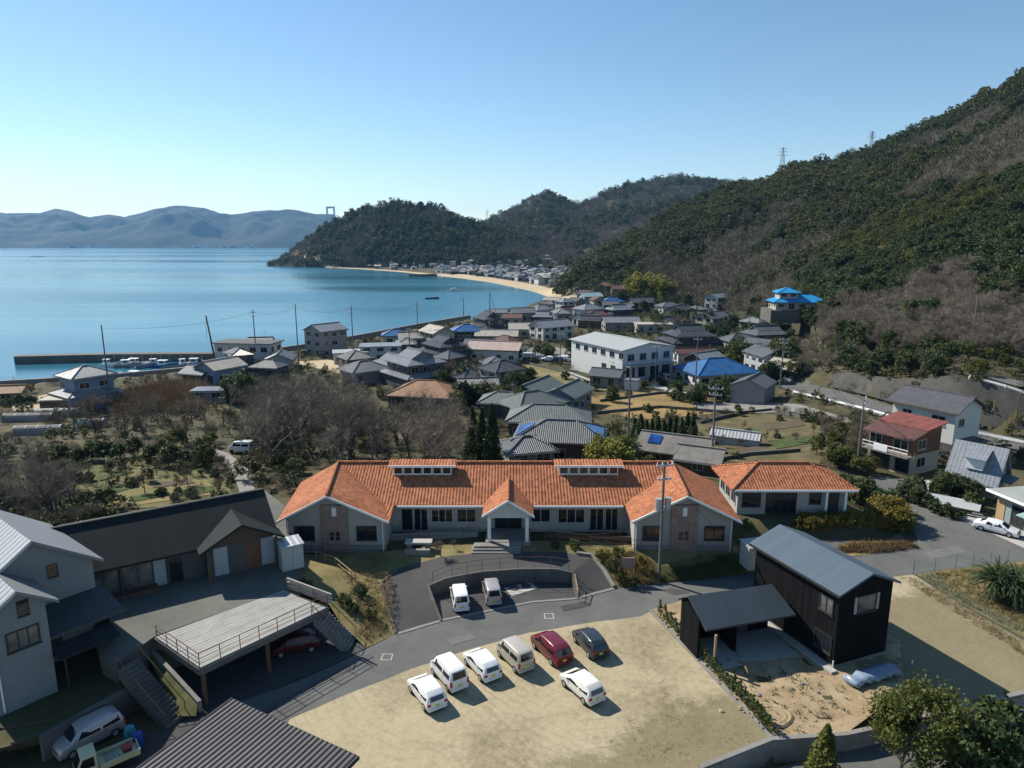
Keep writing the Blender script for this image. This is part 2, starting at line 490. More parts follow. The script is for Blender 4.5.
def G(x, y):
    x = np.asarray(x, float); y = np.asarray(y, float)
    yy = np.maximum(y, 1.)
    rt = x / yy
    g = -.06 - 3.2 * smooth(74, 125, y) * (1 - smooth(.30, .58, rt))
    g = g - .8 * smooth(130, 220, y) * (1 - smooth(.1, .4, rt))
    px = pxof(x, y)
    pad = smooth(np.where(x > 20.6, 61.0, 55.2), np.where(x > 20.6, 63.0, 57.0), y) * (1 - smooth(76, 84, y)) * smooth(-25, -22, x) * (1 - smooth(34, 38, x))
    g = np.maximum(g, 1.3 * pad - .06 - 5 * (pad < .01))
    low = (x > 8.5) & (y < 33.3 + (x - 10.3) * .298) & (y > 0)
    g = np.where(low, np.minimum(g, -1.4), g)
    g = g + np.interp(px, BPX, BH) * smooth(0, 3.2, y - np.interp(px, BPX, BD)) * (px > 730)
    g = g + .35 * fbm(x / 18, y / 18, 3) * smooth(80, 110, y)
    s = coast_dist(x, y)
    k = np.where(y > 300, .055, .9)
    g = np.minimum(g, SEA - .3 + s * k)
    return np.maximum(g, SEA - 8)

class Hill:
    def __init__(s, px, rpy, rD, fD, fz, bump, bs, back=.8, lift=4., p=1.1, seed=0):
        s.rD, s.fD = np.array(rD, float), np.array(fD, float)
        s.px = np.array([512 + FPX * PD(a, b, d).x / d / .985 for a, b, d in zip(px, rpy, rD)])
        s.rz = np.array([PD(a, b, d).z for a, b, d in zip(px, rpy, rD)]) - lift
        s.fz = np.broadcast_to(np.array(fz, float), s.px.shape)
        s.bump, s.bs, s.back, s.p, s.seed = bump, bs, back, p, seed
    def par(s, x, y):
        px = pxof(x, y)
        i = lambda a: np.interp(px, s.px, a)
        return px, i(s.fD), i(s.rD), i(s.fz), i(s.rz)
    def z(s, x, y):
        x = np.asarray(x, float); y = np.asarray(y, float)
        px, f, r, fz, rz = s.par(x, y)
        t = (y - f) / (r - f)
        up = fz + (rz - fz) * np.power(np.clip(t, 0, 1), s.p)
        up = np.where(t > 1, rz - s.back * (rz - fz) * np.clip(t - 1, 0, 1.2), up)
        b = s.bump * fbm(x / s.bs, y / s.bs, s.seed, 5) * np.clip(t * 2.5, 0, 1) * (.35 + .65 * np.clip(np.abs(1 - t) * 4, 0, 1))
        out = (t < 0) | (px < s.px[0]) | (px > s.px[-1])
        return np.where(out, SEA - 6 + np.minimum(0, t) * 20, up + b)

HB = Hill([556, 575, 600, 640, 700, 735, 760, 790, 840, 880, 920, 960, 1000, 1040, 1100, 1400],
          [288, 268, 250, 227, 197, 185, 185, 165, 157, 144, 128, 106, 84, 56, 22, -60],
          [470, 490, 520, 560, 600, 610, 600, 590, 580, 560, 550, 530, 510, 500, 480, 440],
          [450, 430, 400, 375, 345, 310, 285, 255, 190, 158, 146, 138, 132, 128, 122, 115],
          [-4, -4, -4, -3.5, -3, -2, 0, 1.5, 3, 4, 5.5, 6.5, 7, 7, 6.5, 6], 26, 75, seed=5)
HA = Hill([735, 770, 800, 850, 900, 960, 1024, 1100, 1400],
          [282, 270, 256, 234, 210, 183, 155, 122, 20],
          [330, 325, 320, 312, 302, 292, 282, 270, 240],
          [285, 258, 232, 190, 158, 140, 131, 124, 115],
          [-1, 1, 2, 3, 4.5, 6.5, 7, 6.5, 6], 14, 50, seed=11, back=.45)
HC = Hill([440, 480, 510, 532, 545, 560, 580, 600, 640, 680, 720, 760, 800, 860, 960],
          [240, 221, 210, 196, 191, 197, 204, 195, 181, 175, 180, 181, 184, 190, 200],
          [1500] * 15, [1020, 960, 900, 860, 840, 830, 820, 800, 760, 740, 720, 700, 690, 690, 690],
          -4, 34, 200, seed=21, p=1.25, lift=5)
HD = Hill([269, 275, 285, 300, 330, 360, 400, 440, 480, 520, 545, 575],
          [268, 262, 254, 242, 221, 206, 199, 205, 222, 233, 242, 262],
          [1130, 1130, 1130, 1130, 1120, 1110, 1100, 1080, 1060, 1050, 1040, 1030],
          [1112, 1095, 1070, 1040, 1010, 985, 960, 935, 910, 885, 870, 865], -5, 18, 110, seed=31, p=.8)
HE = Hill([-420, -300, -200, -100, 0, 22, 40, 55, 72, 90, 108, 125, 140, 152, 175, 188, 200, 215, 230, 245, 260, 285, 300, 318, 335, 360, 420, 520, 600],
          [232, 222, 214, 216, 211, 214, 213, 209, 212, 217, 215, 218, 215, 211, 205, 205.5, 208, 213, 217, 213, 211, 208.5, 210, 215, 218, 224, 230, 236, 246],
          [7000] * 29, [5900] * 29, SEA, 280, 380, seed=43, p=.75, lift=0)
HILLS = [HB, HA, HC, HD]
def gz_np(x, y):
    z = G(x, y)
    for h in HILLS: z = np.maximum(z, h.z(x, y))
    return z
def gz(x, y): return float(gz_np(np.array([x]), np.array([y]))[0])
_D = np.concatenate([np.arange(25, 400, .5), np.arange(400, 2000, 3)])
def PG(px, py):
    """where the sight line of a photo pixel meets the terrain"""
    x = (px - 512) / FPX; v = (py - 384) / FPX
    t = _D / (cT - v * sT)
    zz = CZ + t * (-sT - v * cT)
    g = gz_np(x * t, _D)
    i = np.argmax(zz < g)
    if zz[i] >= g[i]: i = len(_D) - 1
    a = zz[i - 1] - g[i - 1]; b = zz[i] - g[i]
    k = a / (a - b) if a != b else 0
    D = _D[i - 1] + k * (_D[i] - _D[i - 1]); t = D / (cT - v * sT)
    return Vector((x * t, D, gz(x * t, D)))

def grid_sheet(name, zfun, us, Ds, m, label):
    """height field on rays fanning out from below the camera"""
    U, D = np.meshgrid(us, Ds)
    X, Y = U * D, D
    Z = zfun(X, Y)
    V = np.stack([X, Y, Z], -1).reshape(-1, 3)
    nu = len(us)
    i, j = np.meshgrid(np.arange(len(Ds) - 1), np.arange(nu - 1), indexing='ij')
    a = (i * nu + j).ravel()
    me = np_mesh(name, V, np.stack([a, a + 1, a + nu + 1, a + nu], 1), m)
    me.polygons.foreach_set('use_smooth', np.ones(len(me.polygons), bool))
    return struct(inst(bpy.data.objects.new(name, me)), label)

Ds = [5.]
while Ds[-1] < 1400: Ds.append(Ds[-1] * 1.02 + .05)
us = np.concatenate([np.linspace(-2.6, -1.05, 24)[:-1], np.linspace(-1.05, 1.05, 300), np.linspace(1.05, 2.6, 24)[1:]])
grid_sheet('ground', G, us, np.array(Ds), SOIL, 'low ground of the village sloping down to the bay')
for nm, h, Dr, lab in (('hillside', HB, (112, 1000), 'tall wooded hillside on the right'), ('hill_spur', HA, (112, 480), 'nearer spur of the wooded hillside'),
                   ('back_hills', HC, (680, 2300), 'blue green hills behind the far village'), ('headland', HD, (855, 1420), 'rounded wooded headland across the bay')):
    u0, u1 = (h.px[0] - 512) / FPX * .985, (h.px[-1] - 512) / FPX * .985
    n = 130
    d = np.linspace(0, 1, 120) ** 1.3 * (Dr[1] - Dr[0]) + Dr[0]
    grid_sheet(nm, h.z, np.linspace(u0, u1, n), d, FORESTFLOOR, lab)
FAR = ground_mat('far wooded island', [(.3, (.008, .016, .012)), (.5, (.018, .028, .018)), (.72, (.05, .05, .032))], .005, .2)
grid_sheet('distant_islands', HE.z, np.linspace((-420 - 512) / FPX * .985, (600 - 512) / FPX * .985, 420), np.linspace(5850, 8400, 90), FAR, 'row of far blue islands on the horizon')

# sea
def water():
    m, nt, bs = _nt('sea water')
    pos = node(nt, 'ShaderNodeNewGeometry').outputs['Position']
    mp = node(nt, 'ShaderNodeMapping'); nt.links.new(pos, mp.inputs[0]); mp.inputs['Scale'].default_value = (.14, 1, 1)
    big = noise_n(nt, mp.outputs[0], .006, 4)
    c = ramp(nt, big, [(.38, (.02, .115, .175)), (.62, (.034, .165, .235))])
    nt.links.new(c, bs.inputs['Base Color'])
    nt.links.new(ramp(nt, noise_n(nt, mp.outputs[0], .004, 5), [(.38, .08), (.62, .34)]), bs.inputs['Roughness'])
    bs.inputs['IOR'].default_value = 1.33
    h = math_n(nt, 'ADD', noise_n(nt, pos, .9, 4, .6), math_n(nt, 'MULTIPLY', noise_n(nt, mp.outputs[0], .12, 4), 2.))
    bump_n(nt, h, .16, .3, bs)
    return m
W_ = MB().add([(-9000, -200, SEA), (5000, -200, SEA), (5000, 8600, SEA), (-9000, 8600, SEA)], [(0, 1, 2, 3)])
struct(W_.build('sea', water()), 'calm pale blue bay')

# haze: thin even air round everything
hz, nt_, bs_ = _nt('air haze')
for n in list(nt_.nodes):
    if n.type == 'BSDF_PRINCIPLED': nt_.nodes.remove(n)
pv = node(nt_, 'ShaderNodeVolumePrincipled')
pv.inputs['Color'].default_value = (.26, .58, 1, 1)
pv.inputs['Density'].default_value = 0.55e-4
pv.inputs['Anisotropy'].default_value = .15
nt_.links.new(pv.outputs[0], nt_.nodes['Material Output'].inputs['Volume'])
hb = MB().box(-9500, 5500, -600, 8900, SEA - 12, 480).build('haze', hz)
tag(hb, 'thin bluish air haze over the whole bay', None, kind='stuff')

# ------------------------------------------------------------ sheets laid on the ground
def _cdt(poly, res):
    pts = []
    n = len(poly)
    for i in range(n):
        a, b = Vector(poly[i][:2]), Vector(poly[(i + 1) % n][:2])
        k = max(1, int((b - a).length / res))
        for j in range(k): pts.append(a.lerp(b, j / k))
    nb = len(pts)
    ax = np.array([[p.x, p.y] for p in pts])
    x0, y0 = ax.min(0); x1, y1 = ax.max(0)
    gx, gy = np.meshgrid(np.arange(x0 + res / 2, x1, res), np.arange(y0 + res / 2, y1, res))
    gx = gx.ravel(); gy = gy.ravel()
    ins = np.zeros(gx.shape, bool); dm = np.full(gx.shape, 1e9)
    for i in range(nb):
        (bx, by), (cx, cy) = ax[i], ax[(i + 1) % nb]
        if by != cy:
            ins ^= ((by > gy) != (cy > gy)) & (gx < (cx - bx) * (gy - by) / (cy - by) + bx)
        dm = np.minimum(dm, np.hypot(gx - bx, gy - by))
    k = ins & (dm > res * .45)
    allp = pts + [Vector((a, b)) for a, b in zip(gx[k], gy[k])]
    r = delaunay_2d_cdt(allp, [(i, (i + 1) % nb) for i in range(nb)], [], 1, 1e-5)
    return r[0], r[2]
def sheet(name, pts, m, res=1.2, z=None, rough=0., label=None, extra=(), world=False):
    """ground patch through given points (px, py, z): heights flow between them"""
    w = [Vector(p) for p in pts] if world else [P(p[0], p[1], p[2] if len(p) > 2 else z) for p in pts]
    vs, fs = _cdt(w, res)
    V = np.array([[p.x, p.y] for p in vs])
    ctl = []
    n = len(w)
    for i in range(n):
        a, b = w[i], w[(i + 1) % n]
        k = max(1, int((b - a).length / 1.0))
        for j in range(k): ctl.append(a.lerp(b, j / k))
    ctl += [Vector(p) if world else P(*p) for p in extra]
    c = np.array([tuple(p) for p in ctl])
    d = np.hypot(V[:, None, 0] - c[None, :, 0], V[:, None, 1] - c[None, :, 1]) + 1e-3
    wt = d ** -3.0
    Z = (wt * c[None, :, 2]).sum(1) / wt.sum(1)
    if rough: Z = Z + rough * fbm(V[:, 0] * 1.1, V[:, 1] * 1.1, 9) * 2 * np.clip(d.min(1) / 1.0, 0, 1)
    me = bpy.data.meshes.new(name)
    me.from_pydata([(a, b, q) for (a, b), q in zip(V, Z)], [], fs)
    me.materials.append(m)
    bm = bmesh.new(); bm.from_mesh(me)
    for f in bm.faces:
        if f.normal.z < 0: f.normal_flip()
        f.smooth = True
    bm.to_mesh(me); bm.free()
    return struct(inst(bpy.data.objects.new(name, me)), label)
EXCL = []
def drape(name, pts, m, dz=.05, res=3., label=None, xy=False):
    w = [Vector(p) for p in pts] if xy else [PG(*p) for p in pts]
    if name not in ('road_bank', 'reed_field', 'vegetable_garden'): EXCL.append(np.array([(p.x, p.y) for p in w]))
    vs, fs = _cdt(w, res)
    V = np.array([[p.x, p.y] for p in vs])
    Z = gz_np(V[:, 0], V[:, 1]) + dz
    me = bpy.data.meshes.new(name)
    me.from_pydata([(a, b, q) for (a, b), q in zip(V, Z)], [], fs)
    me.materials.append(m)
    bm = bmesh.new(); bm.from_mesh(me)
    for f in bm.faces:
        if f.normal.z < 0: f.normal_flip()
        f.smooth = True
    bm.to_mesh(me); bm.free()
    return struct(inst(bpy.data.objects.new(name, me)), label)
def strip(name, line, w, m, dz=.06, label=None, res=2.):
    """a road or path of even width along pixels on the terrain"""
    q = [PG(*p) for p in line]
    L, Rr = [], []
    for i, p in enumerate(q):
        d = (q[min(i + 1, len(q) - 1)] - q[max(i - 1, 0)]); d.z = 0; d.normalize()
        n = Vector((-d.y, d.x, 0)) * w / 2
        L.append(p + n); Rr.append(p - n)
    return drape(name, L + Rr[::-1], m, dz, res, label, xy=True)

# foreground ground
sheet('parking_lot', [(255, 735, 0), (290, 719, 0), (350, 692.5, 0), (411, 669, 0), (470, 648.5, 0), (531, 632, 0), (594, 622, 0), (640, 616, 0), (650, 612, 0), (700, 664, 0), (770, 738, 0), (712, 768, 0), (640, 800, 0), (300, 800, 0)], LOT, 1.0, rough=.06, label='sandy dirt parking lot')
# road past the lot, dipping under the corrugated roof at the left
sheet('road', [(225, 800, .0), (230, 700, .0), (275, 690, .0), (330, 667, 0), (366, 649, 0), (396, 634, 0), (440, 620, 0), (532, 601, 0), (576, 598, 0), (612, 588, 0), (660, 583, 0), (720, 577, 0), (758, 572, 0), (775, 590, 0), (700, 596, 0), (652, 611, 0), (640, 616.5, 0), (594, 622.5, 0), (531, 632.5, 0), (470, 649, 0), (411, 669.5, 0), (350, 693, 0), (290, 719.5, 0), (262, 760, 0)], ASPHALT, 1.2, label='grey asphalt road past the lot')
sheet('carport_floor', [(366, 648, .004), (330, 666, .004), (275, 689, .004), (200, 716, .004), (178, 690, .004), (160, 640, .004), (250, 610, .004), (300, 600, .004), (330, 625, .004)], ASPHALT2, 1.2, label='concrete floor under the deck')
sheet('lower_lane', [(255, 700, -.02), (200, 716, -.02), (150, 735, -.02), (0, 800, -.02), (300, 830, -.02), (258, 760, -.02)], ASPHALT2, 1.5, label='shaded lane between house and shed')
sheet('house_ground', [(-60, 764, 1.42), (40, 738, 1.42), (85, 712, 1.42), (140, 684, 1.42), (117, 667, 1.42), (100, 650, 1.42), (60, 600, 1.42), (-90, 640, 1.42)], SOIL, 1.2, rough=.08, label='dark earth round the pale house')
# ring driveway of the orange building, climbing both ends
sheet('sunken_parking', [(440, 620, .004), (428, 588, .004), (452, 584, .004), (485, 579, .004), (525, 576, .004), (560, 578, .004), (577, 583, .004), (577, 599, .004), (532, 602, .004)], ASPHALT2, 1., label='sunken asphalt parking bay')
IN_ = [(441, 621, .008), (434, 603, .5), (428, 586, .9), (447, 578, 1.1), (480, 572, 1.22), (520, 569, 1.25), (556, 569, 1.2), (573, 573, .95), (575, 585, .5), (578, 598, .008)]
OUT_ = [(396, 634, .008), (387, 607, .55), (381, 583, .95), (400, 568, 1.12), (440, 557, 1.22), (500, 551, 1.26), (560, 552, 1.26), (592, 556, 1.1), (604, 571, .55), (614, 588, .008)]
def ring(name, A, B, m, label):
    a = [P(*p) for p in A]; b = [P(*p) for p in B]
    mb = MB()
    def res(l, n=40):
        out = []
        for i in range(n + 1):
            t = i / n * (len(l) - 1); k = min(int(t), len(l) - 2)
            out.append(l[k].lerp(l[k + 1], t - k))
        return out
    a, b = res(a), res(b)
    for i in range(40):
        for j in range(4):
            q = lambda u, v: tuple(u.lerp(v, 0))
            mb.add([a[i].lerp(b[i], j / 4), a[i + 1].lerp(b[i + 1], j / 4), a[i + 1].lerp(b[i + 1], (j + 1) / 4), a[i].lerp(b[i], (j + 1) / 4)], [(0, 1, 2, 3)])
    o = mb.build(name, m)
    return struct(o, label), a, b
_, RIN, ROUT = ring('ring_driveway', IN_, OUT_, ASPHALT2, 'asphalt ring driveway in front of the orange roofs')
# gardens either side and in front of the building
sheet('garden_slope', [(366, 648, 0), (396, 634, 0), (387, 607, .55), (381, 583, .95), (400, 568, 1.12), (440, 557, 1.22), (500, 551, 1.26), (500, 541, 1.3), (440, 545, 1.3), (380, 552, 1.3), (310, 555, 1.4), (288, 552, 1.8), (296, 580, 2.2), (326, 600, 1.6), (340, 622, .8)], DRYGRASS, .8, rough=.10, label='dry grass garden slope left of the driveway')
sheet('front_yard', [(500, 551, 1.262), (500, 541, 1.302), (620, 541, 1.3), (640, 548, 1.3), (735, 546, 1.3), (752, 552, .9), (760, 571, .05), (720, 577, 0), (660, 583, 0), (614, 588, 0), (604, 571, .55), (592, 556, 1.1), (560, 552, 1.26)], DRYGRASS, .8, rough=.10, label='dry grass yard right of the driveway')
sheet('grass_verge', [(660, 582.5, .05), (655, 566, .9), (700, 556, 1.15), (742, 552, 1.05), (752, 570, .12), (720, 576.5, .05)], GREENGRASS, .7, rough=.12, label='green weedy verge beside the road')
# black house plot
sheet('building_plot', [(652, 609, .006), (700, 596, .006), (775, 588, .006), (900, 640, .006), (905, 690, .006), (845, 734, .006), (790, 738, .006), (771, 737.5, .006), (700, 662, .006)], DIRT2, .5, rough=.16, label='dug sandy plot beside the black house')
sheet('vacant_lot', [(775, 586, 0), (890, 577, 0), (912, 573, 0), (960, 604, 0), (1024, 640, 0), (1100, 680, 0), (1090, 690, 0), (1000, 700, 0), (905, 722, 0), (880, 700, 0), (830, 640, 0)], LOT, 1., rough=.05, label='empty pale dirt lot right of the black house')
sheet('grass_plot', [(914, 573, .004), (955, 568, .004), (1024, 561, .004), (1120, 552, .004), (1120, 680, .004), (1024, 638, .004), (962, 604, .004)], DRYGRASS, 1., rough=.12, label='brown grass plot behind the wire fence')
sheet('junction_road', [(735, 577, .012), (758, 571, .012), (840, 556, .012), (905, 547, .012), (918, 541, .012), (912, 528, .012), (898, 508, .012), (868, 484, .012), (872, 476, .012), (906, 478, .012), (920, 494, .012), (960, 515, .012), (1024, 546, .012), (1120, 590, .012), (1120, 552, .014), (1024, 561.5, .014), (955, 568.5, .014), (914, 574, .014), (888, 577, .014), (775, 588, .014)], ASPHALT, 1.4, label='asphalt road junction on the right')
sheet('weed_strip', [(828, 551, .03), (850, 541, .25), (905, 541, .2), (921, 547, .03), (880, 553, .03), (845, 557, .03)], GOLDGRASS, .7, rough=.2, label='rusty weed strip between the lanes')
sheet('side_lane', [(828, 550.5, .016), (905, 538, .016), (900, 533, .02), (850, 536, .02), (790, 545, .3), (738, 552, 1.), (760, 560, .02)], ASPHALT, 1.2, label='narrow side lane below the hedge')
sheet('forecourt', [(956, 517, .02), (975, 512, .02), (1024, 530, .02), (1100, 556, .02), (1100, 572, .02), (1024, 548, .02)], CONCW, 1.2, label='pale concrete forecourt')
sheet('bottom_road', [(690, 810, -.95), (745, 775, -.95), (850, 751, -.95), (1000, 713, -.95), (1100, 690, -.95), (1200, 800, -.95)], ASPHALT, 1.5, label='lower road at the bottom right')
# shallow marks in the dug soil are real: a round pit
def pit():
    c = P(776, 716, .03); mb = MB(); n = 28
    prof = [(1.0, .0), (.85, .09), (.7, .04), (.55, .07), (.4, .025), (0.02, .03)]
    for (r0, z0), (r1, z1) in zip(prof, prof[1:]):
        for i in range(n):
            a0, a1 = 2 * math.pi * i / n, 2 * math.pi * (i + 1) / n
            k = lambda a: 1 + .08 * math.sin(3 * a + 1)
            mb.add([(c.x + r0 * k(a0) * math.cos(a0), c.y + r0 * k(a0) * math.sin(a0), c.z + z0), (c.x + r0 * k(a1) * math.cos(a1), c.y + r0 * k(a1) * math.sin(a1), c.z + z0),
                    (c.x + r1 * k(a1) * math.cos(a1), c.y + r1 * k(a1) * math.sin(a1), c.z + z1), (c.x + r1 * k(a0) * math.cos(a0), c.y + r1 * k(a0) * math.sin(a0), c.z + z1)], [(0, 1, 2, 3)])
    return struct(mb.build('soil_ring', DIRT2, smooth=True), 'round ring of dug soil')
pit()
# middle distance patches
drape('vegetable_garden', [(62, 512), (85, 470), (140, 452), (215, 462), (235, 500), (150, 508)], GREENGRASS, .06, 2.5, 'vegetable garden with rows of small plants')
drape('garden_beds', [(96, 500), (150, 482), (205, 480), (222, 494), (120, 508)], DRYGRASS, .10, 2.5, 'straw coloured garden beds')
drape('reed_field', [(118, 405), (122, 388), (170, 381), (192, 395), (200, 412), (150, 412)], GOLDGRASS, .06, 3, 'yellow grass by the harbour')
strip('harbour_road', [(110, 394), (150, 388), (180, 382), (210, 384), (216, 396)], 4.5, CONC, .12, 'pale road along the harbour')
strip('footpath', [(204, 449), (222, 455), (240, 470), (248, 492)], 1.8, CONC, .1, 'pale lane through the gardens')
drape('sandy_yard', [(10, 402), (60, 392), (112, 390), (112, 404), (50, 408), (14, 412)], SAND, .08, 3, 'sandy yard by the sea wall')
drape('shore_path', [(290, 362), (330, 360), (372, 372), (378, 384), (330, 372)], SAND, .1, 3, 'sandy path beside the grey house')
drape('golden_field', [(585, 398), (640, 390), (700, 396), (742, 404), (735, 412), (640, 420), (600, 412)], GOLDGRASS, .07, 3, 'golden dry field')
drape('far_field', [(520, 362), (570, 372), (600, 384), (640, 390), (580, 392), (545, 386), (525, 378)], DRYGRASS, .07, 3, 'dry grass strip before the hall')
drape('allotment', [(690, 425), (760, 412), (835, 430), (850, 452), (800, 470), (715, 460)], ground_mat('allotment soil and grass', [(.28, (.045, .045, .02)), (.42, (.085, .075, .035)), (.54, (.12, .10, .05)), (.72, (.19, .16, .09))], .3, .5), .08, 2.5, 'dry allotment plots')
drape('rail_bed', [(690, 405), (742, 400), (800, 405), (850, 420), (852, 425), (790, 412), (700, 412)], CONC, .14, 2.5, 'stony drain strip between plots')
strip('field_lane', [(565, 373), (600, 386), (650, 385), (690, 396)], 3, CONCW, .12, 'concrete lane by the hall')
drape('hall_yard', [(515, 352), (570, 358), (572, 366), (630, 386), (690, 382), (680, 372), (600, 352), (540, 346)], CONC, .1, 3, 'car yard beside the hall')
strip('main_road', [(742, 372), (775, 380), (830, 396), (890, 414), (950, 430), (1024, 447), (1090, 460)], 6.5, ASPHALT, .22, 'asphalt main road along the bank')
drape('road_bank', [(826, 388), (836, 373), (900, 382), (968, 382), (1024, 394), (1080, 400), (1080, 440), (1024, 434), (975, 428), (894, 406)], BANK, .5, 2., 'grey brown cut bank above the main road')
strip('hill_road', [(968, 374), (1000, 380), (1030, 388)], 4, ASPHALT, .25, 'road along the top of the bank')
drape('beach', [(600, 297), (545, 298.5), (530, 292.5), (508, 287.3), (484, 282.3), (458, 278.8), (438, 276.4), (436, 273.6), (460, 274), (490, 277.5), (520, 282), (545, 287), (575, 293)], SAND, .12, 9, 'curved sandy beach')

BED = ground_mat('tilled bed soil', [(.3, (.06, .048, .03)), (.55, (.10, .08, .052)), (.72, (.14, .12, .08))], .8, .6)
LEAFBED = ground_mat('leafy bed', [(.3, (.03, .05, .015)), (.55, (.06, .085, .025)), (.72, (.10, .11, .04))], 1.2, .8)
for q in ([(100, 492), (130, 484), (140, 487), (108, 496)], [(150, 484), (190, 480), (196, 484), (154, 489)], [(128, 498), (168, 492), (172, 496), (132, 503)], [(176, 491), (212, 487), (216, 492), (180, 497)], [(96, 478), (130, 470), (134, 473), (100, 482)],
          [(720, 436), (752, 428), (762, 433), (730, 442)], [(762, 424), (800, 421), (806, 426), (768, 431)], [(768, 442), (812, 436), (820, 442), (776, 450)], [(735, 450), (765, 446), (770, 452), (742, 457)]):
    drape('tilled_bed', q, BED if q[0][0] % 4 else LEAFBED, .16, 1.5, 'small tilled garden bed')

def shore_sand():
    c = [Vector((*q, 0)) for q in COAST[18:24]]
    L = []
    for i, p in enumerate(c):
        d = c[min(i + 1, len(c) - 1)] - c[max(i - 1, 0)]; d.normalize()
        n = Vector((-d.y, d.x, 0))
        if float(coast_dist(np.array([p.x + n.x * 4]), np.array([p.y + n.y * 4]))[0]) < 0: n = -n
        L.append((p + n * 1.5, p + n * 13))
    drape('shore_sand', [a for a, b in L] + [b for a, b in L[::-1]], SAND, .5, 6, 'thin pale shore below the headland', xy=True)
shore_sand()

for i, q in enumerate(([(445, 640), (470, 633), (477, 638), (452, 645)], [(560, 606), (588, 601), (590, 606), (563, 611)], [(925, 552), (958, 545), (966, 552), (930, 559)], [(660, 590), (672, 588), (690, 592), (676, 595)])):
    sheet('asphalt_patch', [(a, b, .018) for a, b in q], ASPHALT2 if i % 2 else ground_mat('worn asphalt', [(.3, (.12, .12, .115)), (.7, (.17, .168, .155))], .5, .1), .8, label='repair patch in the road surface')

# ------------------------------------------------------------ windows, houses
WINCACHE = {}
def win_mesh(w, h, bars, fr):
    """frame with mullions, standing proud of a wall that faces -y"""
    k = ('f', round(w, 2), round(h, 2), bars, fr.name)
    if k not in WINCACHE:
        mb = MB(); t = min(.09, w * .09)
        mb.box(-w / 2 - t, w / 2 + t, -.06, .04, -t, 0)
        mb.box(-w / 2 - t, w / 2 + t, -.06, .04, h, h + t)
        mb.box(-w / 2 - t, -w / 2, -.058, .04, 0, h)
        mb.box(w / 2, w / 2 + t, -.058, .04, 0, h)
        for i in range(1, bars):
            x = -w / 2 + w * i / bars
            mb.box(x - t * .4, x + t * .4, -.045, .03, 0, h)
        mb.box(-w / 2 - t * 1.4, w / 2 + t * 1.4, -.11, .04, -t * 1.7, -t * 1.02)
        WINCACHE[k] = mb.mesh('window', fr)
        gb = MB().box(-w / 2, w / 2, -.02, .03, 0, h)
        WINCACHE[k + ('g',)] = gb.mesh('pane', GLASS)
        WINCACHE[k + ('l',)] = gb.mesh('pane', GLASSL)
    return k
def window(parent, x, y, z, ang, w, h, bars=2, fr=None, name='window', light=False, pane=True):
    """ang 0: looks to -y; 90: looks to +x; 180: +y; 270: -x"""
    k = win_mesh(w, h, bars, fr or ALU)
    o = inst(bpy.data.objects.new(name, WINCACHE[k]), parent)
    o.location = (x, y, z); o.rotation_euler = (0, 0, R(ang))
    if pane:
        inst(bpy.data.objects.new('pane', WINCACHE[k + ('l' if light else 'g',)]), o)
    return o
SMALLWIN = {}
def small_window(parent, x, y, z, ang, w, h):
    """for houses far off: pane in a slim frame as one mesh"""
    k = (w, h)
    if k not in SMALLWIN:
        mb = MB().box(-w / 2, w / 2, -.05, .03, 0, h, 0)
        mb.box(-w / 2 - .08, w / 2 + .08, -.03, .02, -.08, h + .08, 1)
        mb.box(-.035, .035, -.07, .0, 0, h, 1)
        SMALLWIN[k] = mb.mesh('window', [GLASS, ALU])
    o = inst(bpy.data.objects.new('window', SMALLWIN[k]), parent)
    o.location = (x, y, z); o.rotation_euler = (0, 0, R(ang))
    return o

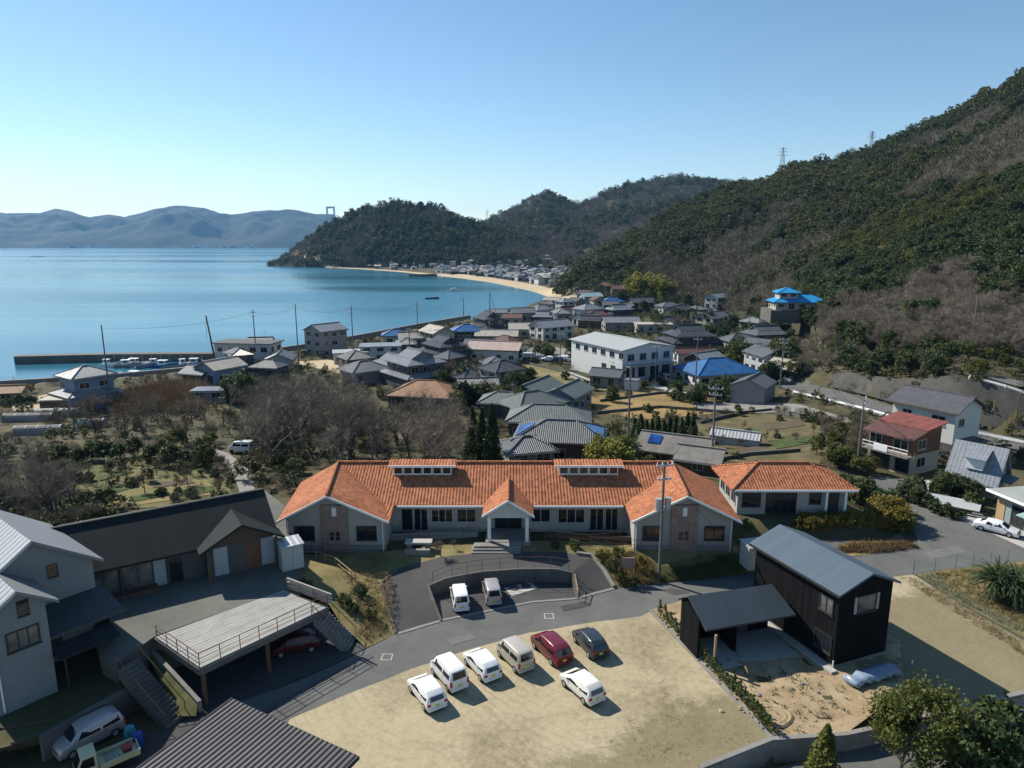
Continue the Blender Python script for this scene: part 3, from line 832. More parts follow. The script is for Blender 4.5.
def gable_walls(mb, w, d, h, pitch, ax='x', z0=-1.2, mi=0):
    """box with gable triangles; ridge along ax"""
    x, y = w / 2, d / 2
    mb.add([(-x, -y, z0), (x, -y, z0), (x, y, z0), (-x, y, z0), (-x, -y, h), (x, -y, h), (x, y, h), (-x, y, h)],
           [(0, 1, 5, 4), (1, 2, 6, 5), (2, 3, 7, 6), (3, 0, 4, 7), (4, 5, 6, 7)], mi)
    if ax == 'x':
        r = h + y * pitch
        mb.add([(-x, -y, h), (-x, y, h), (-x, 0, r), (x, -y, h), (x, y, h), (x, 0, r)], [(0, 1, 2), (3, 4, 5)], mi)
    else:
        r = h + x * pitch
        mb.add([(-x, -y, h), (x, -y, h), (0, -y, r), (-x, y, h), (x, y, h), (0, y, r)], [(0, 1, 2), (3, 4, 5)], mi)
    return mb
def roof_geo(mb, kind, w, d, h, pitch, oh, th=.16, mi=0, cx=0, cy=0, ridge=True):
    x, y = w / 2 + oh, d / 2 + oh
    zr = h + d / 2 * pitch + .12
    ze = h - oh * pitch + .12
    t = lambda q: [(a + cx, b + cy, c) for a, b, c in q]
    if kind == 'gable':
        mb.slab(t([(-x, -y, ze), (x, -y, ze), (x, 0, zr), (-x, 0, zr)]), th, mi)
        mb.slab(t([(-x, y, ze), (-x, 0, zr), (x, 0, zr), (x, y, ze)]), th, mi)
        if ridge: mb.box(cx - x, cx + x, cy - .14, cy + .14, zr - .08, zr + .13, mi)
    elif kind == 'hip':
        r = max(x - y, 0.1)
        a, b = (-r, 0, zr + oh * 0), (r, 0, zr)
        for q in ([(-x, -y, ze), (x, -y, ze), b, a], [(x, -y, ze), (x, y, ze), b], [(x, y, ze), (-x, y, ze), a, b], [(-x, y, ze), (-x, -y, ze), a]):
            mb.slab(t(q), th, mi)
        if ridge:
            mb.box(cx - r, cx + r, cy - .14, cy + .14, zr - .06, zr + .14, mi)
            for e, s in ((a, -1), (b, 1)):
                for q in (-1, 1):
                    mb.tube((e[0] + cx, cy, zr + .02), (s * x + cx, q * y + cy, ze + .02), .12, .12, 5, mi)
    elif kind == 'irimoya':               # hipped skirt with a small gable on top
        k = .5
        xm, zm = x - y * (1 - k), h + (zr - h) * .5
        ym = y * .5
        zg = ze + (zr - ze) * .5
        for q in ([(-x, -y, ze), (x, -y, ze), (xm, -ym, zg), (-xm, -ym, zg)], [(x, y, ze), (-x, y, ze), (-xm, ym, zg), (xm, ym, zg)],
                  [(x, -y, ze), (x, y, ze), (xm, ym, zg), (xm, -ym, zg)], [(-x, y, ze), (-x, -y, ze), (-xm, -ym, zg), (-xm, ym, zg)]):
            mb.slab(t(q), th, mi)
        xo = xm + .35
        mb.slab(t([(-xo, -ym - .2, zg - .02), (xo, -ym - .2, zg - .02), (xo, 0, zr + .25), (-xo, 0, zr + .25)]), th, mi)
        mb.slab(t([(-xo, ym + .2, zg - .02), (-xo, 0, zr + .25), (xo, 0, zr + .25), (xo, ym + .2, zg - .02)]), th, mi)
        mb.add(t([(-xm, -ym, zg), (-xm, ym, zg), (-xm, 0, zr + .1), (xm, -ym, zg), (xm, ym, zg), (xm, 0, zr + .1)]), [(0, 1, 2), (3, 4, 5)], mi)
        if ridge: mb.box(cx - xo, cx + xo, cy - .18, cy + .18, zr + .15, zr + .5, mi)
    elif kind == 'shed':                  # falls towards -y
        mb.slab(t([(-x, -y, h + .1), (x, -y, h + .1), (x, y, h + .1 + d * pitch), (-x, y, h + .1 + d * pitch)]), th, mi)
    elif kind == 'flat':
        mb.box(cx - x, cx + x, cy - y, cy + y, h - .05, h + .2, mi)
    return mb
def add_windows(t, w, d, h, st, sides, small=True, seed=0, fr=None):
    rr = random.Random(seed)
    for s in sides:
        L = w if s in 'fb' else d
        n = max(1, int(L / 3.0))
        for k in range(st):
            for i in range(n):
                if rr.random() < .12: continue
                u = (i + .5) / n * L - L / 2
                ww = rr.choice((1.2, 1.7, 1.7)); hh = rr.choice((1.0, 1.2, 1.8 if k == 0 else 1.2))
                z = k * (h / st) + (.35 if hh > 1.5 else .9)
                if hh + z > (k + 1) * h / st - .15: hh = max(.7, (k + 1) * h / st - .2 - z)
                x, y, a = {'f': (u, -d / 2, 0), 'b': (u, d / 2, 180), 'r': (w / 2, u, 90), 'l': (-w / 2, u, 270)}[s]
                (small_window if small else window)(t, x, y, z, a, ww, round(hh, 1), **({} if small else {'fr': fr, 'light': rr.random() < .3}))
def facing(loc, rz):
    """which walls look towards the camera"""
    out = ''
    for s, v in (('f', (0, -1)), ('b', (0, 1)), ('r', (1, 0)), ('l', (-1, 0))):
        n = Vector((v[0] * math.cos(rz) - v[1] * math.sin(rz), v[0] * math.sin(rz) + v[1] * math.cos(rz)))
        if n.dot(Vector((-loc[0], -loc[1]))) > .12 * Vector(loc[:2]).length: out += s
    return out
HOUSES = []
def house(loc, w, d, h, deg, roof, rm, wm, label, cat='house', name='house', pitch=.45, oh=.6, st=None, group=None, lower=None, wins=True, small=True, trim=None, base=None):
    rz = R(deg)
    HOUSES.append((loc[0], loc[1], .55 * max(w, d) + .6))
    t = thing(name, label, cat, loc, rz, group)
    st = st or max(1, round(h / 2.8))
    wb = MB()
    if roof == 'gable': gable_walls(wb, w, d, h, pitch)
    elif roof == 'shed': wb.slab([(-w / 2, -d / 2, h), (w / 2, -d / 2, h), (w / 2, d / 2, h + d * pitch), (-w / 2, d / 2, h + d * pitch)], h + 1.2); 
    else: wb.box(-w / 2, w / 2, -d / 2, d / 2, -1.2, h)
    wb.build('wall', wm, t)
    rb = roof_geo(MB(), roof, w, d, h, pitch, oh)
    ro = rb.build('roof', rm, t)
    if base is not None:
        MB().box(-w / 2 - .04, w / 2 + .04, -d / 2 - .04, d / 2 + .04, -1.3, h / st * .55).build('lower_wall', base, t)
    if lower:                              # skirt roof / lean-to storey round or beside the upper box
        lw, ld, lh, lx, ly = lower
        MB().box(lx - lw / 2, lx + lw / 2, ly - ld / 2, ly + ld / 2, -1.2, lh).build('side_wing', wm, t)
        roof_geo(MB(), 'hip', lw, ld, lh, pitch * .8, oh * .8, cx=lx, cy=ly).build('lower_roof', rm, t)
    if wins and (loc[0] ** 2 + loc[1] ** 2) < 240 ** 2:
        rr = random.Random(int(loc[0] * 31 + loc[1] * 17))
        MB().box(-w / 2 - oh, w / 2 + oh, -d / 2 - oh - .1, -d / 2 - oh, h - oh * pitch * (roof != 'flat') - .12, h - oh * pitch * (roof != 'flat') + .02).build('gutter', ALU if rr.random() < .5 else BROWNW, t)
        if roof != 'flat' and rr.random() < .6:
            zr = h + d / 2 * pitch; a = MB().tube((w * .2, 0, zr), (w * .2, 0, zr + 1.8), .03, None, 5)
            for k in range(4): a.tube((w * .2 - .5 + k * .08, -.3, zr + 1.5 + k * .08), (w * .2 + .5 - k * .08, -.3, zr + 1.5 + k * .08), .018, None, 4)
            a.build('aerial', STEEL, t)
        for s_ in facing(loc, rz)[:2]:
            if rr.random() < .6:
                x, y = {'f': (w * .28, -d / 2 - .25), 'b': (-w * .28, d / 2 + .25), 'r': (w / 2 + .25, d * .2), 'l': (-w / 2 - .25, -d * .2)}[s_]
                MB().box(x - .4, x + .4, y - .18, y + .18, -.4, .35).build('air_conditioner', WHITE, t, bevel=.02)
        if h > 4.5 and rr.random() < .6:
            b_ = MB().box(-w * .36, w * .1, -d / 2 - 1.0, -d / 2 - .01, h * .5 - .1, h * .5).build('balcony', CONC, t)
            m_ = MB().box(-w * .36, w * .1, -d / 2 - 1.0, -d / 2 - .94, h * .5 + .9, h * .5 + .98)
            for k in range(12): m_.box(-w * .36 + k * w * .46 / 11.5, -w * .36 + k * w * .46 / 11.5 + .05, -d / 2 - .99, -d / 2 - .95, h * .5, h * .5 + .9)
            m_.build('balcony_rail', ALU, b_)
    if wins: add_windows(t, w, d, h, st, facing(loc, rz), small, int(loc[0] * 7 + loc[1]))
    return t

# ------------------------------------------------------------ trees
def leaf_quads(cen, size, up=.35, rng=RNG, aspect=1.5):
    """one bent-free leaf face per centre, random tilt, gently turned upward"""
    n = len(cen)
    nrm = rng.normal(size=(n, 3)); nrm[:, 2] = np.abs(nrm[:, 2]) + up
    nrm /= np.linalg.norm(nrm, axis=1)[:, None]
    a = np.cross(nrm, rng.normal(size=(n, 3))); a /= np.linalg.norm(a, axis=1)[:, None] + 1e-9
    b = np.cross(nrm, a)
    s = (size * rng.uniform(.6, 1.4, n))[:, None]
    a = a * s * aspect * .5; b = b * s * .5
    V = np.stack([cen - a, cen + b * .9 - a * .1, cen + a, cen - b * .9 + a * .1], 1).reshape(-1, 3)
    return V, np.arange(n * 4).reshape(n, 4)
def crown_points(h, r, n_clump, per, squash=.8, z0=.3, hollow=.45, rng=RNG, irregular=.35):
    """leaf centres gathered in clumps inside a lumpy crown with gaps"""
    pts = []
    lob = rng.uniform(1 - irregular, 1 + irregular, 12)
    for i in range(n_clump):
        a = rng.uniform(0, 2 * math.pi); u = rng.uniform(-.75, 1)
        rad = r * (hollow + (1 - hollow) * rng.uniform() ** .5)
        k = lob[int(a / (2 * math.pi) * 6)] * (.8 + .4 * lob[6 + int((u + 1) * 2.9)] - .2)
        q = math.sqrt(max(0, 1 - u * u))
        c = np.array([math.cos(a) * q * rad * k, math.sin(a) * q * rad * k, h * (z0 + (1 - z0) * .5) + u * h * (1 - z0) * .5 * k])
        cr = r * rng.uniform(.18, .34)
        p = rng.normal(size=(per, 3)) * cr * .55
        p[:, 2] *= squash
        pts.append(c + p)
    return np.concatenate(pts)
def skeleton(h, r, levels, rng, spread=.55, first=3, trunk_r=None):
    """branching limbs as tapered tubes (few sides); returns tube list"""
    out = []
    def grow(p, d, L, rad, lv):
        q = p + d * L
        out.append((p, q, rad, rad * .62))
        if lv == 0: return
        n = rng.integers(2, 4) if lv < levels else first + rng.integers(0, 2)
        for i in range(n):
            nd = d + Vector(rng.normal(size=3)) * spread
            nd.z += .18
            nd.normalize()
            grow(p.lerp(q, rng.uniform(.55, 1)), nd, L * rng.uniform(.6, .85), rad * .55, lv - 1)
    grow(Vector((0, 0, -.3)), Vector((rng.normal() * .06, rng.normal() * .06, 1)).normalized(), h * .3, trunk_r or h * .022, levels)
    return out
TREES = {}
def tree_proto(kind, v=0):
    k = (kind, v)
    if k in TREES: return TREES[k]
    rng = np.random.default_rng(hash((len(kind), ord(kind[0]), ord(kind[-1]), v)) % 2 ** 31)
    h = {'evergreen': 6., 'olive': 5., 'conifer': 7., 'bare': 8., 'darkbare': 6., 'bush': 1.6, 'yellow': 3., 'autumn': 1.7, 'reed': 1.8, 'big': 6.5, 'small_conifer': 4.}[kind]
    tb = MB(); cr = None
    if kind in ('bare', 'darkbare'):
        lim = skeleton(h, h * .4, 5, rng, .5, 4)
        m = TWIG if kind == 'bare' else TWIGD
        n_main = [q for q in lim if q[2] > h * .0055]
        fine = [q for q in lim if q[2] <= h * .0055]
        for p, q, a, b in n_main: tb.tube(p, q, a, b, 5, cap=False)
        cb = MB()
        for p, q, a, b in fine:
            d = (q - p).normalized(); s = d.orthogonal().normalized() * max(a, .014)
            s2 = d.cross(s)
            cb.add([p - s, p + s, q + s * .4, q - s * .4], [(0, 1, 2, 3)])
            for _ in range(7):            # twigs
                o = p.lerp(q, rng.uniform(.2, 1)); e = o + (d * .6 + Vector(rng.normal(size=3)) * .55 + Vector((0, 0, .15))).normalized() * h * rng.uniform(.05, .12)
                w = Vector(rng.normal(size=3)).cross(e - o).normalized() * .011
                cb.add([o - w, o + w, e], [(0, 1, 2)])
        cr = cb.mesh('crown', m)
        tr = tb.mesh('trunk', TRUNK if kind == 'darkbare' else mat('grey bark', (.13, .115, .10), .9, .3, 2))
    else:
        if kind == 'evergreen': pts = crown_points(h, 2.5, 70, 42, rng=rng, z0=.12); m, s = EVLEAF, .34
        elif kind == 'olive': pts = crown_points(h, 2.1, 55, 36, rng=rng, z0=.2); m, s = OLIVE, .28
        elif kind == 'yellow': pts = crown_points(h, 1.6, 46, 34, rng=rng, z0=.05); m, s = YELLOWG, .22
        elif kind == 'bush': pts = crown_points(h, 1.0, 40, 30, rng=rng, z0=.0, irregular=.2); m, s = (EVLEAF, OLIVE)[v % 2], .17
        elif kind == 'autumn': pts = crown_points(h, 1.1, 46, 34, rng=rng, z0=.0, irregular=.2); m, s = AUTUMN, .15
        elif kind == 'big': pts = crown_points(h, 2.8, 95, 120, rng=rng, z0=.25, hollow=.35, irregular=.5); m, s = BRIGHTOLIVE, .17
        elif kind == 'reed':
            n = 420; base = rng.normal(size=(n, 2)) * .7
            V = []; 
            for x, y in base:
                hh = h * rng.uniform(.6, 1.1); dx, dy = rng.normal(size=2) * .22; w = .03
                V += [(x - w, y, 0), (x + w, y, 0), (x + dx, y + dy, hh)]
            V = np.array(V); me = np_mesh('crown', V, np.arange(len(V)).reshape(-1, 3), REED)
            TREES[k] = (None, me); return TREES[k]
        elif kind in ('conifer', 'small_conifer'):
            n = 2600; z = h * (.05 + .95 * rng.uniform(size=n) ** 1.25); rr = (1 - z / h) ** .75 * (1.25 if kind == 'conifer' else 1.0) * rng.uniform(.35, 1.12, n)
            a = rng.uniform(0, 2 * math.pi, n); rr *= 1 + .18 * np.sin(a * 3 + z * 2.2)
            pts = np.stack([np.cos(a) * rr, np.sin(a) * rr, z], 1); m, s = (EVLEAF if kind == 'conifer' else BRIGHTOLIVE), .22 if kind == 'conifer' else .15
        V, Fq = leaf_quads(pts, s, rng=rng)
        cr = np_mesh('crown', V, Fq, m)
        if kind in ('evergreen', 'olive', 'big', 'yellow', 'conifer', 'small_conifer'):
            for p, q, a, b in skeleton(h * .8, 1, 2, rng, .5, 4, h * .025): tb.tube(p, q, a, b, 6, cap=False)
        else:
            for i in range(4):
                tb.tube((0, 0, -.1), (rng.normal() * .4, rng.normal() * .4, h * .6), .035, .015, 5, cap=False)
        tr = tb.mesh('trunk', TRUNK)
    TREES[k] = (tr, cr)
    return TREES[k]
HREF = {'evergreen': 6., 'olive': 5., 'conifer': 7., 'bare': 7.2, 'darkbare': 5.4, 'bush': 1.6, 'yellow': 3., 'autumn': 1.7, 'reed': 1.8, 'big': 6.5, 'small_conifer': 4.}
TNAME = {'evergreen': 'evergreen_tree', 'olive': 'olive_green_tree', 'conifer': 'conifer_tree', 'small_conifer': 'conifer_tree', 'bare': 'bare_tree', 'darkbare': 'bare_tree', 'bush': 'bush', 'yellow': 'yellow_green_bush', 'autumn': 'hedge_bush', 'reed': 'reed_clump', 'big': 'broadleaf_tree'}
def tree(kind, loc, h, label, group=None, cat=None, wide=1., v=None):
    v = random.randrange(3) if v is None else v
    tr, cr = tree_proto(kind, v)
    cat = cat or ('bush' if kind in ('bush', 'yellow', 'autumn') else 'reeds' if kind == 'reed' else 'tree')
    t = thing(TNAME[kind], label, cat, loc, random.uniform(0, 6.28), group)
    s = h / HREF[kind]
    t.scale = (s * wide * random.uniform(.92, 1.08), s * wide * random.uniform(.92, 1.08), s)
    if tr: inst(bpy.data.objects.new('trunk' if cat == 'tree' else 'stem', tr), t)
    inst(bpy.data.objects.new('crown' if cat == 'tree' else 'foliage', cr), t)
    return t

# ------------------------------------------------------------ vehicles (x forward, wheels on z 0)
TAIL = paint('tail lamp red', (.35, .01, .01), .2)
LAMP = mat('clear lamp', (.6, .6, .6), .1, .05, 1, coat=1.)
PLATE = mat('number plate', (.7, .7, .62), .5, .02, 1)
PLATEY = mat('yellow number plate', (.65, .5, .05), .5, .02, 1)
BLACKP = mat('black plastic', (.02, .02, .021), .6, .1, 2)
CARS = {  # length, width, height, stations: (x, roof or bonnet height, half roof width); belt height
    'van':   dict(L=3.4, W=1.48, belt=1.02, st=[(1.70, .72, .62), (1.55, .95, .66), (1.28, 1.05, .66), (.86, 1.66, .58), (.3, 1.74, .60), (-1.2, 1.74, .60), (-1.58, 1.66, .58), (-1.70, 1.02, .66)], wx=(1.13, -1.12), wr=.28),
    'hatch': dict(L=3.75, W=1.66, belt=.92, st=[(1.87, .62, .66), (1.74, .84, .72), (1.30, .98, .74), (.52, 1.46, .61), (-.3, 1.53, .63), (-1.25, 1.49, .62), (-1.68, 1.28, .62), (-1.86, .90, .70)], wx=(1.2, -1.2), wr=.30),
    'sedan': dict(L=4.5, W=1.72, belt=.9, st=[(2.25, .58, .68), (2.1, .76, .74), (1.2, .93, .76), (.5, 1.38, .60), (-.2, 1.45, .62), (-1.0, 1.39, .60), (-1.68, 1.0, .72), (-2.15, .92, .74), (-2.25, .7, .72)], wx=(1.4, -1.35), wr=.32),
    'wagon': dict(L=4.0, W=1.68, belt=1.0, st=[(2.0, .68, .68), (1.85, .92, .74), (1.3, 1.04, .74), (.72, 1.58, .62), (.1, 1.66, .64), (-1.3, 1.64, .63), (-1.8, 1.5, .62), (-2.0, .98, .72)], wx=(1.3, -1.3), wr=.31),
}
CARMESH = {}
def car_shell(kind):
    c = CARS[kind]
    if kind in CARMESH: return CARMESH[kind]
    hw = c['W'] / 2
    bm = bmesh.new()
    rings = []
    for x, zt, rw in c['st']:
        up = max(zt - .01, .35)
        b = min(c['belt'], up - .06)
        end = .94 if (x in (c['st'][0][0], c['st'][-1][0])) else 1.
        pr = [(-hw * .92 * end, .24), (-hw * end, .45), (-hw * end, b), (-min(rw, hw * end), up), (min(rw, hw * end), up), (hw * end, b), (hw * end, .45), (hw * .92 * end, .24)]
        rings.append([bm.verts.new((x, y, z)) for y, z in pr])
    n = 8
    for a, b in zip(rings, rings[1:]):
        for i in range(n):
            bm.faces.new((a[i], a[(i + 1) % n], b[(i + 1) % n], b[i]))
    bm.faces.new(rings[0]); bm.faces.new(rings[-1][::-1])
    bmesh.ops.recalc_face_normals(bm, faces=bm.faces)
    es = [e for e in bm.edges if len(e.link_faces) == 2 and e.calc_face_angle(0) > .25]
    bmesh.ops.bevel(bm, geom=es, offset=.05, segments=2, profile=.6, affect='EDGES', clamp_overlap=True)
    for f in bm.faces: f.smooth = True
    me = bpy.data.meshes.new('body'); bm.to_mesh(me); bm.free()
    CARMESH[kind] = me
    return me
def _panel(p, inset, out):
    """glass patch lying just outside a face of the shell"""
    p = [Vector(q) for q in p]
    c = sum(p, Vector()) / len(p)
    n = (p[1] - p[0]).cross(p[2] - p[0]).normalized()
    if n.dot(c - Vector((0, 0, .8))) < 0: n.negate()
    q = [c + (a - c) * inset + n * out for a in p]
    r = [a - n * .035 for a in q]
    k = len(p)
    return q + r, [tuple(range(k)), tuple(range(2 * k - 1, k - 1, -1))] + [(i, i + k, (i + 1) % k + k, (i + 1) % k) for i in range(k)]
def car(kind, loc, deg, pm, label, cat='car', name='parked_car', group=None, detail=True, yplate=True, trimm=None):
    c = CARS[kind]; st = c['st']; hw = c['W'] / 2
    t = thing(name, label, cat, loc, R(deg), group)
    me = car_shell(kind).copy(); me.materials.append(pm)
    inst(bpy.data.objects.new('body', me), t)
    roofs = [i for i, s in enumerate(st) if s[1] > c['belt'] + .25]
    i0, i1 = roofs[0], roofs[-1]
    A = lambda i, s: (st[i][0], s * hw, min(c['belt'], st[i][1] - .07))
    B = lambda i, s: (st[i][0], s * st[i][2], st[i][1] - .01)
    f = lambda i: (st[i][0], st[i][1])
    def glassp(nm, pts, inset=.88, out=.014):
        v, fs = _panel(pts, inset, out); MB().add(v, fs).build(nm, GLASS, t)
    glassp('windscreen', [(st[i0 - 1][0], -st[i0 - 1][2], st[i0 - 1][1]), (st[i0 - 1][0], st[i0 - 1][2], st[i0 - 1][1]), (st[i0][0], st[i0][2], st[i0][1]), (st[i0][0], -st[i0][2], st[i0][1])], .86)
    glassp('rear_window', [(st[i1][0], -st[i1][2], st[i1][1]), (st[i1][0], st[i1][2], st[i1][1]), (st[i1 + 1][0], st[i1 + 1][2], st[i1 + 1][1]), (st[i1 + 1][0], -st[i1 + 1][2], st[i1 + 1][1])], .80)
    for s in (-1, 1):
        mid = (st[i0][0] + st[i1][0]) / 2
        zt = (st[i0][1] + st[i1][1]) / 2 - .10
        rw = st[i0][2]
        def side(x0, x1, tx0, tx1):
            zb = c['belt'] + .04
            yb = hw + (rw - hw) * .06; yt = hw + (rw - hw) * .86
            glassp('side_window', [(x0, s * yb, zb), (x1, s * yb, zb), (tx1, s * yt, zt), (tx0, s * yt, zt)], .96, .02)
        xf = st[i0 - 1][0] * .55 + st[i0][0] * .45
        xr = st[i1][0] * .8 + st[i1 + 1][0] * .2
        side(xf - .12, mid + .05, st[i0][0] - .12, mid + .05)
        side(mid - .05, xr + .12, mid - .05, st[i1][0] + .16)
        for wx in c['wx']:
            w = MB().tube((wx, s * (hw - .17), c['wr']), (wx, s * (hw + .015), c['wr']), c['wr'], c['wr'], 18).build('wheel', RUBBER, t)
            if detail: MB().tube((wx, s * (hw - .02), c['wr']), (wx, s * (hw + .03), c['wr']), c['wr'] * .62, c['wr'] * .56, 14).build('rim', STEEL, w)
        x = st[0][0]
        MB().box(x - .22, x - .02, s * hw * .62 - .13, s * hw * .62 + .13, st[0][1] - .14, st[0][1] + .03).build('headlight', LAMP, t, bevel=.02)
        x = st[-1][0]
        if kind in ('van', 'wagon'): MB().box(x - .02, x + .1, s * hw * .88 - .07, s * hw * .88 + .07, .62, 1.0).build('taillight', TAIL, t)
        else: MB().box(x - .015, x + .16, s * hw * .8 - .13, s * hw * .8 + .13, st[-1][1] - .26, st[-1][1] - .06).build('taillight', TAIL, t)
        MB().box(st[i0][0] + .25, st[i0][0] + .36, s * (hw + .02) - .09, s * (hw + .02) + .09, c['belt'] + .02, c['belt'] + .17).build('mirror', pm, t, bevel=.02)
    if detail:
        x = st[-1][0]
        MB().box(x - .03, x + .02, -.17, .17, .52, .68).build('number_plate', PLATEY if yplate else PLATE, t)
        MB().box(x - .05, x + .1, -hw * .9, hw * .9, .24, .42).build('rear_bumper', trimm or pm, t, bevel=.03)
        MB().box(st[0][0] - .12, st[0][0] + .04, -hw * .88, hw * .88, .24, .44).build('front_bumper', trimm or pm, t, bevel=.03)
        MB().box(st[0][0] - .06, st[0][0] + .012, -hw * .4, hw * .4, .46, st[0][1] - .06).build('grille', BLACKP, t)
        MB().box(-c['L'] / 2 + .2, c['L'] / 2 - .25, -hw + .1, hw - .1, .16, .3).build('underside', BLACKP, t)
        for s in (-1, 1):
            MB().box((st[i0][0] + st[i1][0]) / 2 - .25, (st[i0][0] + st[i1][0]) / 2 - .1, s * hw - .012 + (0.012 if s > 0 else -.012), s * hw + .012, c['belt'] - .12, c['belt'] - .085).build('door_handle', BLACKP, t)
    return t

# ------------------------------------------------------------ poles, railings, boats
def utility_pole(loc, h, label, arms=((.95, 1.8), (.86, 1.5)), deg=0, gear=True, r=.17, name='utility_pole', box=0):
    t = thing(name, label, 'pole', loc, R(deg), 'utility poles')
    MB().tube((0, 0, -.5), (0, 0, h), r, r * .62, 10).build('pole', POLEM, t)
    for f, w in arms:
        a = MB().box(-w / 2, w / 2, -.06 - r * .7, .06 - r * .7, h * f - .06, h * f + .06).build('crossarm', STEEL, t)
        for k in (-.46, -.16, .16, .46):
            MB().tube((k * w, -r * .7, h * f + .06), (k * w, -r * .7, h * f + .3), .06, .04, 6).build('insulator', WHITE, a)
    if gear:
        for q in range(box):
            MB().tube((.42 * (1 if q else -1), -.1, h * .62), (.42 * (1 if q else -1), -.1, h * .62 + .9), .27, .27, 12).build('transformer', ALU, t)
        if box: MB().box(-.6, .6, -.3, .1, h * .62 - .12, h * .62 - .02).build('bracket', STEEL, t)
    return t
def cable(pts, label, sag=.6, r=.022, group='overhead cables'):
    mb = MB()
    for a, b in zip(pts, pts[1:]):
        a, b = Vector(a), Vector(b); prev = a
        for i in range(1, 13):
            k = i / 12; q = a.lerp(b, k); q.z -= sag * 4 * k * (1 - k)
            mb.tube(prev, q, r, r, 4, cap=False); prev = q
    o = mb.build('overhead_cable', BLACKP)
    return tag(o, label, 'cable', group)
def railing(pts, h, m, label, name='railing', post=1.6, r=.03, rails=(1., .55), cat='railing', group=None, parent=None, pr=None):
    """posts and rails along a world polyline"""
    t = thing(name, label, cat, pts[0], 0, group) if parent is None else parent
    o0 = Vector(t.location) if parent is None else Vector((0, 0, 0))
    pts = [Vector(p) - o0 for p in pts]
    for k in rails:
        mb = MB()
        for a, b in zip(pts, pts[1:]): mb.tube(a + Vector((0, 0, h * k)), b + Vector((0, 0, h * k)), r * (1 if k > .9 else .7), None, 6)
        mb.build('rail', m, t)
    for a, b in zip(pts, pts[1:]):
        n = max(1, round((b - a).length / post))
        for i in range(n + (b is pts[-1])):
            q = a.lerp(b, i / n)
            MB().tube(q, q + Vector((0, 0, h)), pr or r, None, 6).build('post', m, t)
    return t
def wall_along(pts, tops, th, z0, m, label, name='retaining_wall', cat='wall', group=None):
    """upright wall following points; top heights given"""
    t = MB()
    V = [Vector(p) for p in pts]
    off = []
    for i, p in enumerate(V):
        d = V[min(i + 1, len(V) - 1)] - V[max(i - 1, 0)]; d.z = 0; d.normalize()
        off.append(Vector((-d.y, d.x, 0)) * th / 2)
    n = len(V)
    vs = []
    for p, o, z in zip(V, off, tops):
        vs += [(p.x - o.x, p.y - o.y, z0), (p.x + o.x, p.y + o.y, z0), (p.x + o.x, p.y + o.y, z), (p.x - o.x, p.y - o.y, z)]
    fs = [(0, 1, 2, 3), tuple(4 * n - 4 + i for i in (3, 2, 1, 0))]
    for i in range(n - 1):
        a, b = 4 * i, 4 * i + 4
        for j in range(4): fs.append((a + j, b + j, b + (j + 1) % 4, a + (j + 1) % 4))
    t.add(vs, fs)
    o = t.build(name, m)
    return tag(o, label, cat, group)
BOATM = {}
def boat(loc, deg, L, label, cabin=True, hull=None, group='fishing boats moored in the harbour'):
    t = thing('fishing_boat', label, 'boat', loc, R(deg), group)
    hb = MB(); n = 8; rings = []
    for i in range(n + 1):
        u = i / n; x = (u - .5) * L
        w = L * .14 * (1 - max(0, (u - .45) / .55) ** 2.2) + .02
        sh = .75 + .55 * u ** 2
        rings.append([(x, -w, sh), (x, -w * .75, -.2), (x, w * .75, -.2), (x, w, sh), (x, w * .82, sh * .65), (x, -w * .82, sh * .65)])
    vs = [q for r in rings for q in r]; fs = []
    for i in range(n):
        for j in range(6): fs.append((6 * i + j, 6 * i + 6 + j, 6 * i + 6 + (j + 1) % 6, 6 * i + (j + 1) % 6))
    fs += [(5, 4, 3, 2, 1, 0), tuple(6 * n + j for j in range(6))]
    hb.add(vs, fs).build('hull', hull or WHITE, t)
    if cabin:
        c = MB().box(-L * .2, L * .06, -L * .09, L * .09, .6, 2.0).box(-L * .23, L * .10, -L * .10, L * .10, 2.0, 2.12).build('cabin', WHITE, t)
        MB().box(L * .045, L * .065, -L * .07, L * .07, 1.3, 1.85).box(-L * .15, L * .02, -L * .093, L * .093, 1.35, 1.85).build('cabin_window', GLASS, c)
    MB().tube((-L * .12, 0, 1.9), (-L * .12, 0, 4.0), .05, .03, 6).build('mast', ALU, t)
    return t

